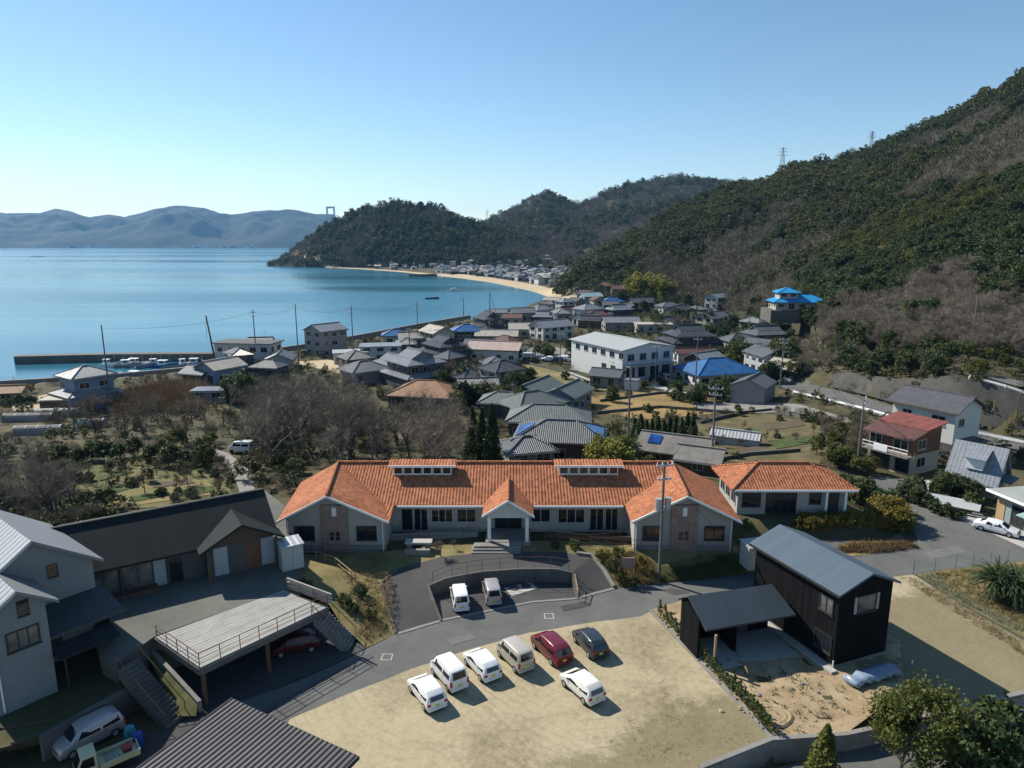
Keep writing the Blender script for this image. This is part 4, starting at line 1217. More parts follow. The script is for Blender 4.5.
# ------------------------------------------------------------ the long orange-roofed building
def orange_building():
    t = thing('clinic_building', 'long low pale building with orange tiled roofs, two gabled wings and a central porch', 'building', (0, 58, 1.25))
    zE, zR = 4.2, 6.6
    w = MB()
    w.box(-16.6, 15.6, 60.7, 70, .2, 4.45)
    for xc in (-15.65, 15.2):
        a, b = xc - 4.35, xc + 4.35
        w.add([(a, 56.75, .2), (b, 56.75, .2), (b, 66, .2), (a, 66, .2), (a, 56.75, 4.28), (b, 56.75, 4.28), (b, 66, 4.28), (a, 66, 4.28), (xc, 56.75, 6.45), (xc, 66, 6.45)],
              [(0, 1, 5, 8, 4), (1, 2, 6, 5), (2, 3, 7, 9, 6), (3, 0, 4, 7)])
    w.build('wall', CREAM, t, True)
    r = MB(); th = .16
    r.slab([(-17.4, 59.95, zE), (16., 59.95, zE), (16., 65.4, zR), (-17.4, 65.4, zR)], th)
    r.slab([(-17.4, 65.4, zR), (16., 65.4, zR), (16., 70.8, zE), (-17.4, 70.8, zE)], th)
    wings = [(-16.1, -20.6, -10.75, -17.4, -21.5), (15.25, 10.4, 20.1, 16., 20.6)]
    for i, (xa, xl, xr, xb, xo) in enumerate(wings):
        f = 56.0
        zl = zE + .02; zt = zR + .04
        if i == 0:
            r.slab([(xl, f, zl), (xa, f, zt), (xb, 65.5, zt), (xo, 66.1, zl)], th)
            r.slab([(xa, f, zt), (xr, f, zl), (xr - .3, 61.5, zl), (xb + 4.0, 66.5, zl), (xb, 65.5, zt)], th)
        else:
            r.slab([(xr, f, zl), (xo, 66.1, zl), (xb, 65.5, zt), (xa, f, zt)], th)
            r.slab([(xl, f, zl), (xa, f, zt), (xb, 65.5, zt), (xb - 4.0, 66.5, zl), (xl + .2, 61.5, zl)], th)
    ro = r.build('roof', ORANGE, t, True)
    g = MB()
    g.box(-17.4, 16., 65.25, 65.55, zR - .04, zR + .14)
    for i, (xa, xl, xr, xb, xo) in enumerate(wings):
        g.tube((xa, 56.0, zR + .1), (xb, 65.5, zR + .1), .12, .12, 6)
    g.build('ridge_tiles', ORANGE, ro, False).data.transform(Matrix.Translation(-Vector(t.location)))
    for i, (xa, xl, xr, xb, xo) in enumerate(wings):
        b = MB()
        b.slab([(xl, 55.9, zE + .06), (xa, 55.9, zR + .07), (xa, 55.99, zR + .07), (xl, 55.99, zE + .06)], .2)
        b.slab([(xa, 55.9, zR + .07), (xr, 55.9, zE + .06), (xr, 55.99, zE + .06), (xa, 55.99, zR + .07)], .2)
        b.build('barge_board', WHITE, t, True)
        xc = (-15.65, 15.2)[i]
        p = MB().box(xc - 1.15, xc + 1.15, 56.55, 56.74, .3, 5.55).build('brick_panel', PINKBRICK, t, True)
        MB().box(xc - .2, xc + .2, 56.48, 56.54, 4.55, 5.35).build('vent', WHITE, p, False).data.transform(Matrix.Translation(-Vector(t.location)))
        for dx in (-.42, .1):
            for dz in (0, .42): MB().box(xc + dx, xc + dx + .3, 56.49, 56.54, 2.3 + dz, 2.62 + dz).build('small_pane', GLASS, p, False).data.transform(Matrix.Translation(-Vector(t.location)))
        for dx in (-2.75, 2.75): window(t, xc + dx, 56.72 - 58, 1.05, 0, 1.6, 1.15, 2, DARKFRAME)
        MB().box(xc - 4.36, xc + 4.36, 56.70, 56.73, 1.2, 1.75).build('plinth', GREYW, t, True)
        for q in (-4.2, 4.2): MB().tube((xc + q, 56.62, .9), (xc + q, 56.62, 4.1), .045, .045, 6).build('drainpipe', WHITE, t, True)
    MB().box(-10.7, 10.35, 59.82, 59.95, zE - .2, zE - .03).build('gutter', WHITE, t, True)
    # windows of the recessed front
    for x, ww, hh, z, nb in ((-9.9, 1.0, 2.1, .15, 1), (-8.6, 1.2, 2.1, .15, 2), (-6.6, 1.9, 1.2, 1.0, 3), (-4.3, 1.7, 1.2, 1.0, 2), (2.7, 1.7, 1.2, 1.0, 2), (5.6, 2.4, 1.3, .9, 3), (8.0, 1.2, 2.1, .15, 2), (9.4, 1.1, 2.1, .15, 2)):
        window(t, x, 60.69 - 58, z + .05, 0, ww, hh, nb, ALU, light=False)
    # dormer lanterns on the ridge
    for a, b in ((-11.6, -5.9), (4.6, 10.4)):
        d = MB().box(a, b, 63.75, 65.0, 5.2, 6.9).build('dormer', CREAM, t, True)
        rr = MB().slab([(a - .45, 63.45, 6.9), (b + .45, 63.45, 6.9), (b + .45, 65.0, 7.06), (a - .45, 65.0, 7.06)], .14)
        rr.build('dormer_roof', ORANGE, d, False).data.transform(Matrix.Translation(-Vector(t.location)))
        MB().box(a - .45, b + .45, 63.38, 63.45, 6.7, 6.9).build('dormer_fascia', WHITE, d, False).data.transform(Matrix.Translation(-Vector(t.location)))
        n = 6
        for k in range(n):
            x = a + (b - a) * (k + .5) / n
            window(d, x, 63.74 - 58, 6.12 - 1.25 - .12, 0, (b - a) / n - .22, .6, 1, WHITE)
    # porch
    p = MB()
    pr = MB(); zp = 5.75
    pr.slab([(-2.65, 57.2, 4.25), (-.35, 57.2, zp), (-.35, 63.3, zp), (-2.65, 60.3, 4.25)], th)
    pr.slab([(-.35, 57.2, zp), (1.95, 57.2, 4.25), (1.95, 60.3, 4.25), (-.35, 63.3, zp)], th)
    pr.tube((-.35, 57.2, zp + .05), (-.35, 63.2, zp + .05), .11, .11, 6)
    pr.build('porch_roof', ORANGE, t, True)
    MB().add([(-2.3, 57.55, 4.2), (1.6, 57.55, 4.2), (-.35, 57.55, 5.5), (-2.3, 57.7, 4.2), (1.6, 57.7, 4.2), (-.35, 57.7, 5.5)], [(0, 1, 2), (3, 5, 4), (0, 2, 5, 3), (2, 1, 4, 5), (0, 3, 4, 1)]).box(-2.2, 1.5, 57.55, 57.75, 3.95, 4.2).build('porch_gable', WHITEW, t, True)
    b = MB()
    b.slab([(-2.7, 57.1, 4.3), (-.35, 57.1, zp + .06), (-.35, 57.19, zp + .06), (-2.7, 57.19, 4.3)], .22)
    b.slab([(-.35, 57.1, zp + .06), (2.0, 57.1, 4.3), (2.0, 57.19, 4.3), (-.35, 57.19, zp + .06)], .22)
    b.build('barge_board', WHITE, t, True)
    for x in (-2.05, 1.35): MB().box(x - .15, x + .15, 57.55, 57.85, 1.3, 3.95).build('porch_post', WHITE, t, True)
    MB().box(-1.6, .9, 60.55, 60.68, 1.5, 3.7).build('entrance_recess', DARKFRAME, t, True)
    for x in (-.98, .28): window(t, x, 60.54 - 58, .3, 0, 1.1, 2.0, 1, DARKFRAME, name='entrance_door')
    for k in range(3): MB().box(-3.4 - .1 * (2 - k), .8, 57.0 - .33 * (2 - k) - .3, 57.5, 1.1, 1.32 + .15 * k).build('step', CONC, t, True)
    MB().box(-2.4, 1.7, 57.51, 60.6, 1.1, 1.66).build('porch_floor', CONC, t, True)
orange_building()

def annex():
    t = thing('annex_building', 'small separate pale building with a hipped orange tiled roof, right of the long one', 'building', (28.2, 68, 1.25))
    MB().box(-5.5, 5.5, -3.0, 3.0, -1, 3.1).build('wall', CREAM, t)
    roof_geo(MB(), 'hip', 11.2, 6., 3.0, .45, .7, cx=0, cy=0).build('roof', ORANGE, t)
    MB().box(-6.2, 6.2, -3.78, -3.70, 2.62, 2.84).build('gutter', WHITE, t)
    for x, ww, hh, z, nb in ((-4.1, 1.7, 1.3, .9, 2), (-1.1, 2.9, 2.0, .2, 4), (2.3, 1.0, 1.0, 1.2, 1)):
        window(t, x, -3.0, z, 0, ww, hh, nb, DARKFRAME)
    MB().box(3.6, 4.7, -3.06, -2.9, .1, 2.3).build('entrance_door', DARKFRAME, t)
    for x in (3.2, 5.1): MB().box(x - .12, x + .12, -3.6, -3.36, -.3, 2.7).build('post', WHITE, t)
    for y in (-1.8, 0, 1.8): window(t, -5.5, y, .9, 270, 1.2, 1.2, 2, ALU)
annex()

# ------------------------------------------------------------ dark-roofed house on the left terrace
TZ = 2.8
def terrace():
    pts = [(286, 590), (155, 636), (128, 655), (116, 664), (100, 655), (92, 625), (70, 600), (-10, 590), (-60, 560), (60, 525), (262, 488), (290, 510), (300, 545), (300, 578)]
    w = [P(a, b, TZ) for a, b in pts]
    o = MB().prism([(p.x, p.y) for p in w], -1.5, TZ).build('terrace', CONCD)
    struct(o, 'raised house terrace with concrete sides')
    sheet('terrace_yard', [(p.x, p.y, TZ + .012) for p in w], ground_mat('pale gravel yard', [(.3, (.09, .095, .083)), (.55, (.135, .137, .118)), (.72, (.175, .172, .145))], .3, .3), 1.5, label='gravel yard of the dark-roofed house', world=True)
terrace()
def dark_house():
    c = P(164, 528, 7.6); a = R(33)
    t = thing('dark_roof_house', 'long single-storey house with a sweeping dark grey roof and a gabled entrance', 'house', (-27.25, 50.4, TZ), a)
    h = 2.7; W, D = 15.2, 7.4; k = .6
    w = MB(); gable_walls(w, W - 1.4, D - 1.2, h, .55, z0=-.2); w.build('wall', DKGREY, t)
    r = MB(); x, y = W / 2, D / 2 + .2; zr = 4.95; ze = zr - y * k
    r.slab([(-x, -y, ze), (x, -y, ze), (x, 0, zr), (-x, 0, zr)], .18)
    r.slab([(-x, y, ze), (-x, 0, zr), (x, 0, zr), (x, y, ze)], .18)
    r.box(-x, x, -.12, .12, zr - .05, zr + .09)
    # entrance gable near the right end, facing front
    xc, hw, yf = 4.7, 3.1, -5.0; zg = 4.25; zq = 2.62
    r.slab([(xc - hw, yf, zq), (xc, yf, zg), (xc, -1.1, zg), (xc - hw, -3.3, zq)], .16)
    r.slab([(xc, yf, zg), (xc + hw, yf, zq), (xc + hw, -3.3, zq), (xc, -1.1, zg)], .16)
    r.build('roof', DARKMETAL, t)
    MB().slab([(xc - hw - .02, yf - .06, zq + .03), (xc, yf - .06, zg + .04), (xc, yf - .005, zg + .04), (xc - hw - .02, yf - .005, zq + .03)], .2).slab([(xc, yf - .06, zg + .04), (xc + hw + .02, yf - .06, zq + .03), (xc + hw + .02, yf - .005, zq + .03), (xc, yf - .005, zg + .04)], .2).build('barge_board', DARKMETAL, t)
    MB().add([(xc - 2.6, -4.0, 2.5), (xc + 2.6, -4.0, 2.5), (xc, -4.0, 3.9), (xc - 2.6, -3.8, 2.5), (xc + 2.6, -3.8, 2.5), (xc, -3.8, 3.9)], [(0, 1, 2), (3, 5, 4), (0, 2, 5, 3), (2, 1, 4, 5), (0, 3, 4, 1)]).build('entrance_gable', BROWNW, t)
    MB().box(xc - 2.5, xc + 2.5, -3.9, -3.1, -.1, 2.5).build('entrance_bay', DKGREY, t)
    MB().box(xc + .3, xc + 1.4, -3.95, -3.88, 0, 2.2).build('entrance_door', BROWNRED, t)
    for dx in (-1.5, 2.0): MB().box(xc + dx - .5, xc + dx + .5, -3.94, -3.88, .1, 2.35).build('white_panel', mat('pale blue panel', (.3, .34, .38), .7), t)
    for dx in (-2.5, 2.5): MB().box(xc + dx - .1, xc + dx + .1, -4.85, -4.65, -.1, 2.6).build('entrance_post', BROWNW, t)
    yw = -(D - 1.2) / 2
    for xx, ww, hh, z, nb, lt in ((-4.6, 1.9, 2.0, .15, 2, True), (-2.4, 1.9, 2.0, .15, 2, True), (.1, .9, 2.0, .1, 1, False)):
        window(t, xx, yw, z, 0, ww, hh, nb, DARKFRAME, light=lt)
    MB().box(-6.0, -1.2, yw - .95, yw - .02, .05, .38).build('veranda', BROWNW, t)
    MB().box(-1.35, -.55, yw - .05, yw - .004, .1, 2.3).build('white_panel', mat('pale blue panel', (.3, .34, .38), .7), t)
    for xx in (-3.5, -.4): MB().tube((xx, -D / 2 + .1, 0), (xx, -D / 2 + .1, 2.55), .06, None, 8).build('post', BROWNW, t)
    return t
dark_house()
def storage_box(px, py, z, w, d, h, deg, label):
    t = thing('storage_shed', label, 'shed', P(px, py, z), R(deg))
    MB().box(-w / 2, w / 2, -d / 2, d / 2, 0, h).build('cabinet', LTGREY, t, bevel=.02)
    MB().slab([(-w / 2 - .08, -d / 2 - .1, h + .06), (w / 2 + .08, -d / 2 - .1, h + .06), (w / 2 + .08, d / 2 + .08, h + .2), (-w / 2 - .08, d / 2 + .08, h + .2)], .07).build('roof', WHITEMETAL, t)
    MB().box(-w / 2 + .1, -.02, -d / 2 - .03, -d / 2 - .002, .1, h - .1).box(.02, w / 2 - .1, -d / 2 - .04, -d / 2 - .002, .1, h - .1).build('door', LTGREY, t)
storage_box(291, 566, TZ + .02, 1.7, 1.5, 2.0, 33, 'small white steel shed beside the dark-roofed house')
storage_box(752, 566, .9, 1.6, 1.5, 2.0, 10, 'white cabinet shed behind the black house')

# deck over the carport
def deck():
    q = [P(155, 637, TZ + .03), P(200, 668, TZ + .03), P(328, 607, TZ + .03), P(284, 590, TZ + .03)]
    t = thing('carport_deck', 'silvered timber deck with thin railings built over the shaded carport', 'deck', (q[0].x, q[0].y, 0))
    o = Vector(t.location)
    s = [p - o for p in q]
    inn = lambda u, v: s[0].lerp(s[3], u).lerp(s[1].lerp(s[2], u), v)
    pl = MB(); n = 17
    for i in range(n):
        a, b = i / n, (i + 1) / n - .006
        zz = Vector((0, 0, (i % 3) * .004))
        pl.slab([inn(0, a) + zz, inn(1, a) + zz, inn(1, b) + zz, inn(0, b) + zz], .06)
    pl.build('planks', GREYWOOD, t)
    fb = MB()
    low = Vector((0, 0, -.07))
    for a, b in ((s[0], s[1]), (s[1], s[2]), (s[2], s[3])): fb.beam(a + low, b + low, .16, .42)
    fb.build('edge_beam', CONCD, t)
    un = MB().slab([s[0] + low * 2, s[1] + low * 2, s[2] + low * 2, s[3] + low * 2], .2); un.build('floor_slab', CONCD, t)
    for u in (.03, .5, .97):
        p = inn(u, .95); MB().box(p.x - .1, p.x + .1, p.y - .1, p.y + .1, -.1, TZ - .3).build('post', RUST, t)
    front = [inn(0, .995), inn(1, .995)]
    railing([s[0].lerp(s[1], .05), front[0], front[1], s[3].lerp(s[2], .06)], .95, RUST, '', post=1.25, parent=t, rails=(1., .62, .3), r=.028)
    # heavier rail of the far end
    fr = MB()
    for k in (.35, .65, .95): fr.beam(s[2] + Vector((.25, .1, k)), s[3] + Vector((.25, .1, k)), .12, .13)
    fr.build('side_screen', GREYWOOD, t)
deck()
def stairs(a, b, w, n, m, label, rail=True):
    """a top (world), b bottom"""
    a, b = Vector(a), Vector(b)
    t = thing('outdoor_stairs', label, 'stairs', (b.x, b.y, b.z))
    d = Vector((a.x - b.x, a.y - b.y, 0)); L = d.length; d.normalize(); q = Vector((-d.y, d.x, 0)) * w / 2
    for i in range(n):
        z = (a.z - b.z) * (i + 1) / n; u0 = d * (L * i / n); u1 = d * (L * (i + 1) / n + .04)
        MB().slab([u0 - q + Vector((0, 0, z)), u1 - q + Vector((0, 0, z)), u1 + q + Vector((0, 0, z)), u0 + q + Vector((0, 0, z))], z + .3 if i == 0 else (a.z - b.z) / n + .5).build('step', m, t)
    if rail:
        for s in (-1, 1):
            o = q * s * 1.06
            MB().tube(o + Vector((0, 0, .95)), d * L + o + Vector((0, 0, a.z - b.z + .95)), .03, None, 6).build('handrail', RUST, t)
            for k in (0, .5, 1): 
                z = (a.z - b.z) * k
                p = d * (L * k) + o; MB().tube(p + Vector((0, 0, z)), p + Vector((0, 0, z + .95)), .028, None, 6).build('post', RUST, t)
stairs(P(318, 612, 2.4), P(352, 645, .02), 1.5, 12, CONC, 'concrete steps with railings right of the timber deck')
stairs(P(128, 664, 2.75), P(176, 722, .02), 1.3, 15, CONCD, 'long narrow shaded steps beside the white house')  # darker concrete colour stands in for the shade on these steps
wall_along([P(150, 652, 1.6), P(200, 706, .4)], [2.0, .75], .25, -.3, CONC, 'sloping concrete kerb wall beside the triangular planter')
sheet('planter', [(145, 650, 1.9), (155, 642, 1.9), (198, 700, .6), (196, 716, .2), (178, 716, .3)], GREENGRASS, .6, rough=.15, label='narrow grassy planter by the steps')
# drain grating along the road edge
gr = MB()
for i in range(9):
    a = P(262, 713, .02).lerp(P(372, 655, .02), i / 9); b = P(262, 713, .02).lerp(P(372, 655, .02), (i + .93) / 9)
    gr.beam(a + Vector((0, 0, .014)), b + Vector((0, 0, .014)), .5, .03)
tag(gr.build('drain_grating', mat('dark grating', (.06, .06, .06), .7)), 'long dark drain grating along the road by the carport', 'drain')

# ------------------------------------------------------------ pale house at the left edge
def white_house():
    a = R(142)                     # local x runs back from the viewer
    c = P(58, 690, 1.5)
    e1 = Vector((math.cos(a), math.sin(a), 0)); e2 = Vector((-math.sin(a), math.cos(a), 0))
    # local frame: x = depth away, y = to the left and nearer
    t = thing('pale_house', 'two-storey pale grey house at the left edge with bright ribbed roof slopes', 'house', (c.x, c.y, 0), a)
    w = MB()
    def gw(x0, x1, y0, y1, h, k):
        yc = (y0 + y1) / 2; zr = h + (y1 - y0) / 2 * k
        w.add([(x0, y0, -.5), (x0, y1, -.5), (x1, y1, -.5), (x1, y0, -.5), (x0, y0, h), (x0, y1, h), (x1, y1, h), (x1, y0, h), (x0, yc, zr), (x1, yc, zr)],
              [(0, 1, 5, 8, 4), (1, 2, 6, 5), (2, 3, 7, 9, 6), (3, 0, 4, 7)])
    gw(0, 4.2, 0, 2.9, 7.7, .7)
    gw(3.5, 12, -3.9, 2.7, 7.7, .7)
    w.build('wall', mat('blue grey house render', (.19, .205, .215), .85, .1, .4), t)
    r = MB(); r2 = MB()
    def gr(x0, x1, y0, y1, h, k, o=.55):
        yc = (y0 + y1) / 2; hw = (y1 - y0) / 2; zr = h + hw * k + .12; ze = h - o * k + .12
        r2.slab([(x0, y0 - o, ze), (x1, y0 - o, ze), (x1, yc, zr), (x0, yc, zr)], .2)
        r.slab([(x0, y1 + o, ze), (x0, yc + .01, zr + .004), (x1, yc + .01, zr + .004), (x1, y1 + o, ze)], .2)
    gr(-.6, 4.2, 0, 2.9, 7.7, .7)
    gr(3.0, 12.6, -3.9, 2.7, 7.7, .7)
    r.build('roof', WHITEMETAL, t)
    r2.build('shade_toned_roof', mat('shade-toned roof sheets', (.17, .18, .19), .55, .1, .8), t)  # same roof in a darker colour: the slope's shade is painted in
    window(t, 0, 1.3, 5.1, 270, 1.5, 1.05, 3, DARKFRAME, light=True)
    window(t, 0, 1.1, 7.0, 270, .5, .9, 1, DARKFRAME)
    window(t, 3.5, -1.6, 7.2, 270, .5, .8, 1, DARKFRAME)
    MB().slab([(.2, -4.3, 4.9), (3.48, -4.3, 5.5), (3.48, -.02, 5.5), (.2, -.02, 4.9)], .2).build('porch_roof', mat('dark slate sheets', (.045, .05, .058), .7, .12, .8), t)
    MB().slab([(-1.1, -3.4, 4.0), (.3, -3.4, 4.3), (.3, -.04, 4.3), (-1.1, -.04, 4.0)], .14).build('canopy', DARKMETAL, t)
    MB().tube((-1.0, -.3, 1.3), (-1.0, -.3, 3.95), .05, None, 8).build('canopy_post', DARKFRAME, t)
    MB().box(3.44, 3.496, -1.6, -.6, 1.8, 3.9).build('side_door', DARKFRAME, t)
    MB().box(.6, 3.4, -3.7, -3.5, -.5, 4.6).build('porch_wall', mat('dark slate cladding', (.035, .045, .06), .7), t)
    MB().tube((-.06, 2.7, 1.6), (-.06, 2.7, 7.5), .05, None, 8).build('drainpipe', WHITE, t)
white_house()
# lower yard by the pale house
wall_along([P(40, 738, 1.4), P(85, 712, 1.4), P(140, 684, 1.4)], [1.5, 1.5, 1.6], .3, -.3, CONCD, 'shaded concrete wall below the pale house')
def bfence():
    t = thing('wooden_fence', 'dark board fence in the bottom left corner', 'fence', P(0, 770, 0))
    o = Vector(t.location); a, b = P(-30, 758, 0) - o, P(58, 742, 0) - o
    n = 22; m = MB()
    for i in range(n):
        p = a.lerp(b, i / n); q = a.lerp(b, (i + .88) / n); m.beam(p + Vector((0, 0, 1.5 + .03 * (i % 3))), q + Vector((0, 0, 1.5 + .03 * (i % 3))), .04, 1.5)
    m.build('boards', BROWNW, t)
    for k in (0, .5, 1):
        p = a.lerp(b, k); MB().box(p.x - .06, p.x + .06, p.y + .03, p.y + .15, 0, 1.6).build('post', BROWNW, t)
bfence()
# foreground shed with corrugated roof
def corrugated_shed():
    z = 3.0
    A, B = P(231, 698, z), P(358, 758, z - .1)
    e1 = (B - A); L = Vector((e1.x, e1.y, 0)).length; ang = math.atan2(e1.y, e1.x)
    t = thing('corrugated_shed', 'foreground shed with a brown-grey corrugated roof', 'shed', (A.x, A.y, 0), ang)
    r = MB(); p = .31; D = 10.5
    n = int(L / p * 6); prof = []
    for i in range(n + 1):
        x = L * i / n; ph = (x / p) % 1
        zz = .07 * (1 if .2 < ph < .5 else 0 if (ph < .1 or ph > .6) else .5)
        prof.append((x, zz))
    for (x0, z0), (x1, z1) in zip(prof, prof[1:]):
        r.add([(x0, 0, z + z0), (x1, 0, z + z1), (x1, -D, z + z1 - .5), (x0, -D, z + z0 - .5)], [(0, 1, 2, 3)])
    ro = r.build('roof', mat('brown grey sheet metal', (.085, .079, .077), .65, .14, .4), t)
    MB().slab([(-.06, .05, z - .02), (L + .06, .05, z - .02), (L + .06, -D, z - .52), (-.06, -D, z - .52)], .16).build('roof_edge', DARKMETAL, t)
    MB().box(.3, L - .3, -D + .2, -.35, -.3, z - .75).build('wall', GREYW, t)
    for x in (.4, L * .5, L - .4): MB().box(x - .07, x + .07, -.3, -.16, -.2, z - .2).build('post', RUST, t)
corrugated_shed()

# ------------------------------------------------------------ black house and its low wing
def black_house():
    a = math.atan2(.36, .93)
    c = Vector((21.6, 41.25, 0))
    t = thing('black_house', 'two-storey black-boarded house with a blue-grey steel gable roof', 'house', (c.x, c.y, 0), a)
    W, D, h = 4.75, 8.0, 5.55
    w = MB()                       # local x across the gable, y back
    w.add([(0, 0, -.3), (W, 0, -.3), (W, D, -.3), (0, D, -.3), (0, 0, h), (W, 0, h), (W, D, h), (0, D, h), (W * .52, 0, h + .95), (W * .52, D, h + .95)],
          [(0, 1, 5, 8, 4), (1, 2, 6, 5), (2, 3, 7, 9, 6), (3, 0, 4, 7)])
    w.build('wall', BLACKW, t)
    r = MB(); xr = W * .52; k = .95 / xr; o = .35
    r.slab([(-o, -.3, h - o * k + .1), (xr, -.3, h + 1.05), (xr, D + .4, h + 1.05), (-o, D + .4, h - o * k + .1)], .16)
    k2 = .95 / (W - xr)
    r.slab([(xr, -.3, h + 1.05), (W + o, -.3, h - o * k2 + .1), (W + o, D + .4, h - o * k2 + .1), (xr, D + .4, h + 1.05)], .16)
    r.build('roof', BLUEMETAL, t)
    MB().box(-o - .06, -o, -.32, D + .42, h - o * k - .1, h - o * k + .06).build('gutter', BLACKP, t)
    window(t, W * .52, -.004, 3.75, 0, 1.55, 1.1, 1, DARKFRAME, light=True)
    for dx in (-1, 1): MB().box(W * .52 + dx * .98 - .12, W * .52 + dx * .98 + .12, -.05, -.004, 3.7, 4.9).build('shutter', mat('pale curtain strip', (.35, .34, .32), .8), t)
    window(t, 0, 1.0, 3.7, 270, 1.05, 1.0, 2, DARKFRAME, light=True)
    window(t, 0, 1.0, .9, 270, 1.35, 1.1, 2, DARKFRAME)
    MB().box(-.05, W + .05, -.05, D, -.3, .18).build('footing', CONC, t)
    MB().box(-.62, -.1, -.5, 7.6, -.02, .14).build('kerb_slab', CONCW, t)
    MB().tube((W + .03, .5, .1), (W + .03, .5, 5.3), .04, None, 6).build('drainpipe', BLACKP, t)
    MB().tube((-.02, -.02, .1), (-.02, -.02, .55), .05, None, 6).build('pipe_stub', WHITE, t)
black_house()
def black_wing():
    q = [P(706, 630, 2.65), P(796, 614.5, 2.65), P(772, 584, 3.75), P(688, 596, 3.75)]
    t = thing('low_black_shed', 'low black shed with a single-slope slate-blue roof and open front', 'shed', (q[0].x, q[0].y, 0))
    o = Vector(t.location); s = [p - o for p in q]
    MB().slab(s, .14).build('roof', roof_mat('slate blue steel roof', (.042, .055, .068), .45, 99, .1, .08, .45, .4), t)
    back = [s[3].lerp(s[2], .0), s[3].lerp(s[2], 1)]
    d1 = (s[2] - s[3]); d1.z = 0; d1.normalize(); d2 = Vector((d1.y, -d1.x, 0))   # d2 towards the viewer
    b = s[3] + d1 * .15
    L = (s[2] - s[3]).length; DD = 3.3
    f = lambda u, v, z: (b.x + d1.x * u + d2.x * v, b.y + d1.y * u + d2.y * v, z)
    def bx(name, u0, u1, v0, v1, z0, z1, m): 
        MB().slab([f(u0, v0, z1), f(u1, v0, z1), f(u1, v1, z1), f(u0, v1, z1)], z1 - z0).build(name, m, t)
    bx('back_wall', -.3, L, -.5, -.3, -.3, 3.3, BLACKW)
    MB().slab([f(-.45, -.75, 3.2), f(L, -.75, 3.2), f(L, -.02, 3.66), f(-.45, -.02, 3.66)], .12).build('rear_eave', BLACKW, t)
    MB().add([f(-.35, -.5, -.3), f(-.35, 1.9, -.3), f(-.35, 1.9, 2.9), f(-.35, -.05, 3.55), f(-.35, -.5, 3.4), f(-.2, -.5, -.3), f(-.2, 1.9, -.3), f(-.2, 1.9, 2.9), f(-.2, -.05, 3.55), f(-.2, -.5, 3.4)],
             [(0, 1, 2, 3, 4), (9, 8, 7, 6, 5)] + [(i, i + 5, (i + 1) % 5 + 5, (i + 1) % 5) for i in range(5)]).build('end_wall', BLACKW, t)
    bx('inner_wall', 2.6, 2.75, .0, 1.8, -.2, 2.9, BLACKW)
    bx('floor', -.2, L, -.28, 3.3, -.2, .06, CONCW)
    p = Vector(f(.25, 3.15, 0)); MB().box(p.x - .07, p.x + .07, p.y - .07, p.y + .07, 0, 2.55).build('timber_post', TIMBER, t)
    bx('door', 4.2, 5.0, -.29, -.24, .07, 2.1, DKGREY)
black_wing()
def tarp_roll():
    a, b = P(850, 682, .25), P(893, 668, .25)
    t = MB(); n = 14; rr = RNG.uniform(.22, .42, (n + 1, 10)); V = []; 
    d = (b - a).normalized(); q = Vector((-d.y, d.x, 0))
    for i in range(n + 1):
        for j in range(10):
            an = 2 * math.pi * j / 10; p = a.lerp(b, i / n)
            V.append(p + q * (math.cos(an) * rr[i][j] * 1.7) + Vector((0, 0, max(-.25, math.sin(an) * rr[i][j] * .9))))
    fs = [(10 * i + j, 10 * i + 10 + j, 10 * i + 10 + (j + 1) % 10, 10 * i + (j + 1) % 10) for i in range(n) for j in range(10)]
    t.add(V, fs + [tuple(range(10)), tuple(10 * n + j for j in range(9, -1, -1))])
    tag(t.build('tarpaulin_bundle', mat('crumpled blue grey sheeting', (.22, .29, .38), .35, .3, 1.5), smooth=True), 'crumpled pale blue sheeting bundle at the foot of the black house', 'tarpaulin')
tarp_roll()

# kerbs, retaining walls, railings near the driveway
wall_along(RIN[0:11] + [p for p in RIN[11:30]] + RIN[30:], [max(.1, p.z + .06) for p in RIN], .2, -.3, CONCD, 'curved concrete wall round the sunken parking bay')
def _inset(line, k): return [p + Vector((0, 0, .12)) for p in line[k[0]:k[1]]]
railing([p + Vector((0, 0, .1)) for p in RIN[10:31:4]], 1.0, RUST, 'thin brown railing on the curved wall of the parking bay', post=1.4, r=.022)
wall_along(ROUT[0:14], [p.z + .12 for p in ROUT[0:14]], .2, -.3, CONCD, 'low dark kerb wall on the left side of the ring driveway', name='kerb_wall')
wall_along(ROUT[29:41], [max(.25, p.z + .22) for p in ROUT[29:41]], .28, -.3, CONC, 'low concrete wall on the right side of the ring driveway', name='kerb_wall')
kb = MB(); ks = [P(*q, .012) for q in ((396, 634.3), (441, 620.5))]
kb.beam(ks[0] + Vector((0, 0, .03)), ks[1] + Vector((0, 0, .03)), .3, .2)
ks = [P(*q, .012) for q in ((441, 620.5), (532, 602), (578, 598.5))]
for a, b in zip(ks, ks[1:]): kb.beam(a + Vector((0, 0, .03)), b + Vector((0, 0, .03)), .25, .2)
ks = [P(*q, .012) for q in ((578, 598), (614, 588.5))]
kb.beam(ks[0] + Vector((0, 0, .035)), ks[1] + Vector((0, 0, .035)), .3, .2)
struct(kb.build('kerb', CONC), 'pale flush kerb along the road')
# concrete pad with two lids in the parking bay
q = [P(*c, .03) for c in ((504, 588), (530, 582), (538, 588), (512, 596))]
lid = MB().slab(q, .06).build('concrete_pad', CONCW); tag(lid, 'pale concrete pad with two dark round lids in the parking bay', 'slab')
for c in ((514, 585.7), (526, 583.5)):
    p = P(c[0], c[1] + 2.5, .035); o = MB().tube(p, p + Vector((0, 0, .05)), .42, .40, 20).build('manhole_lid', mat('rusted iron', (.09, .07, .06), .8, .3, 3)); o.parent = lid
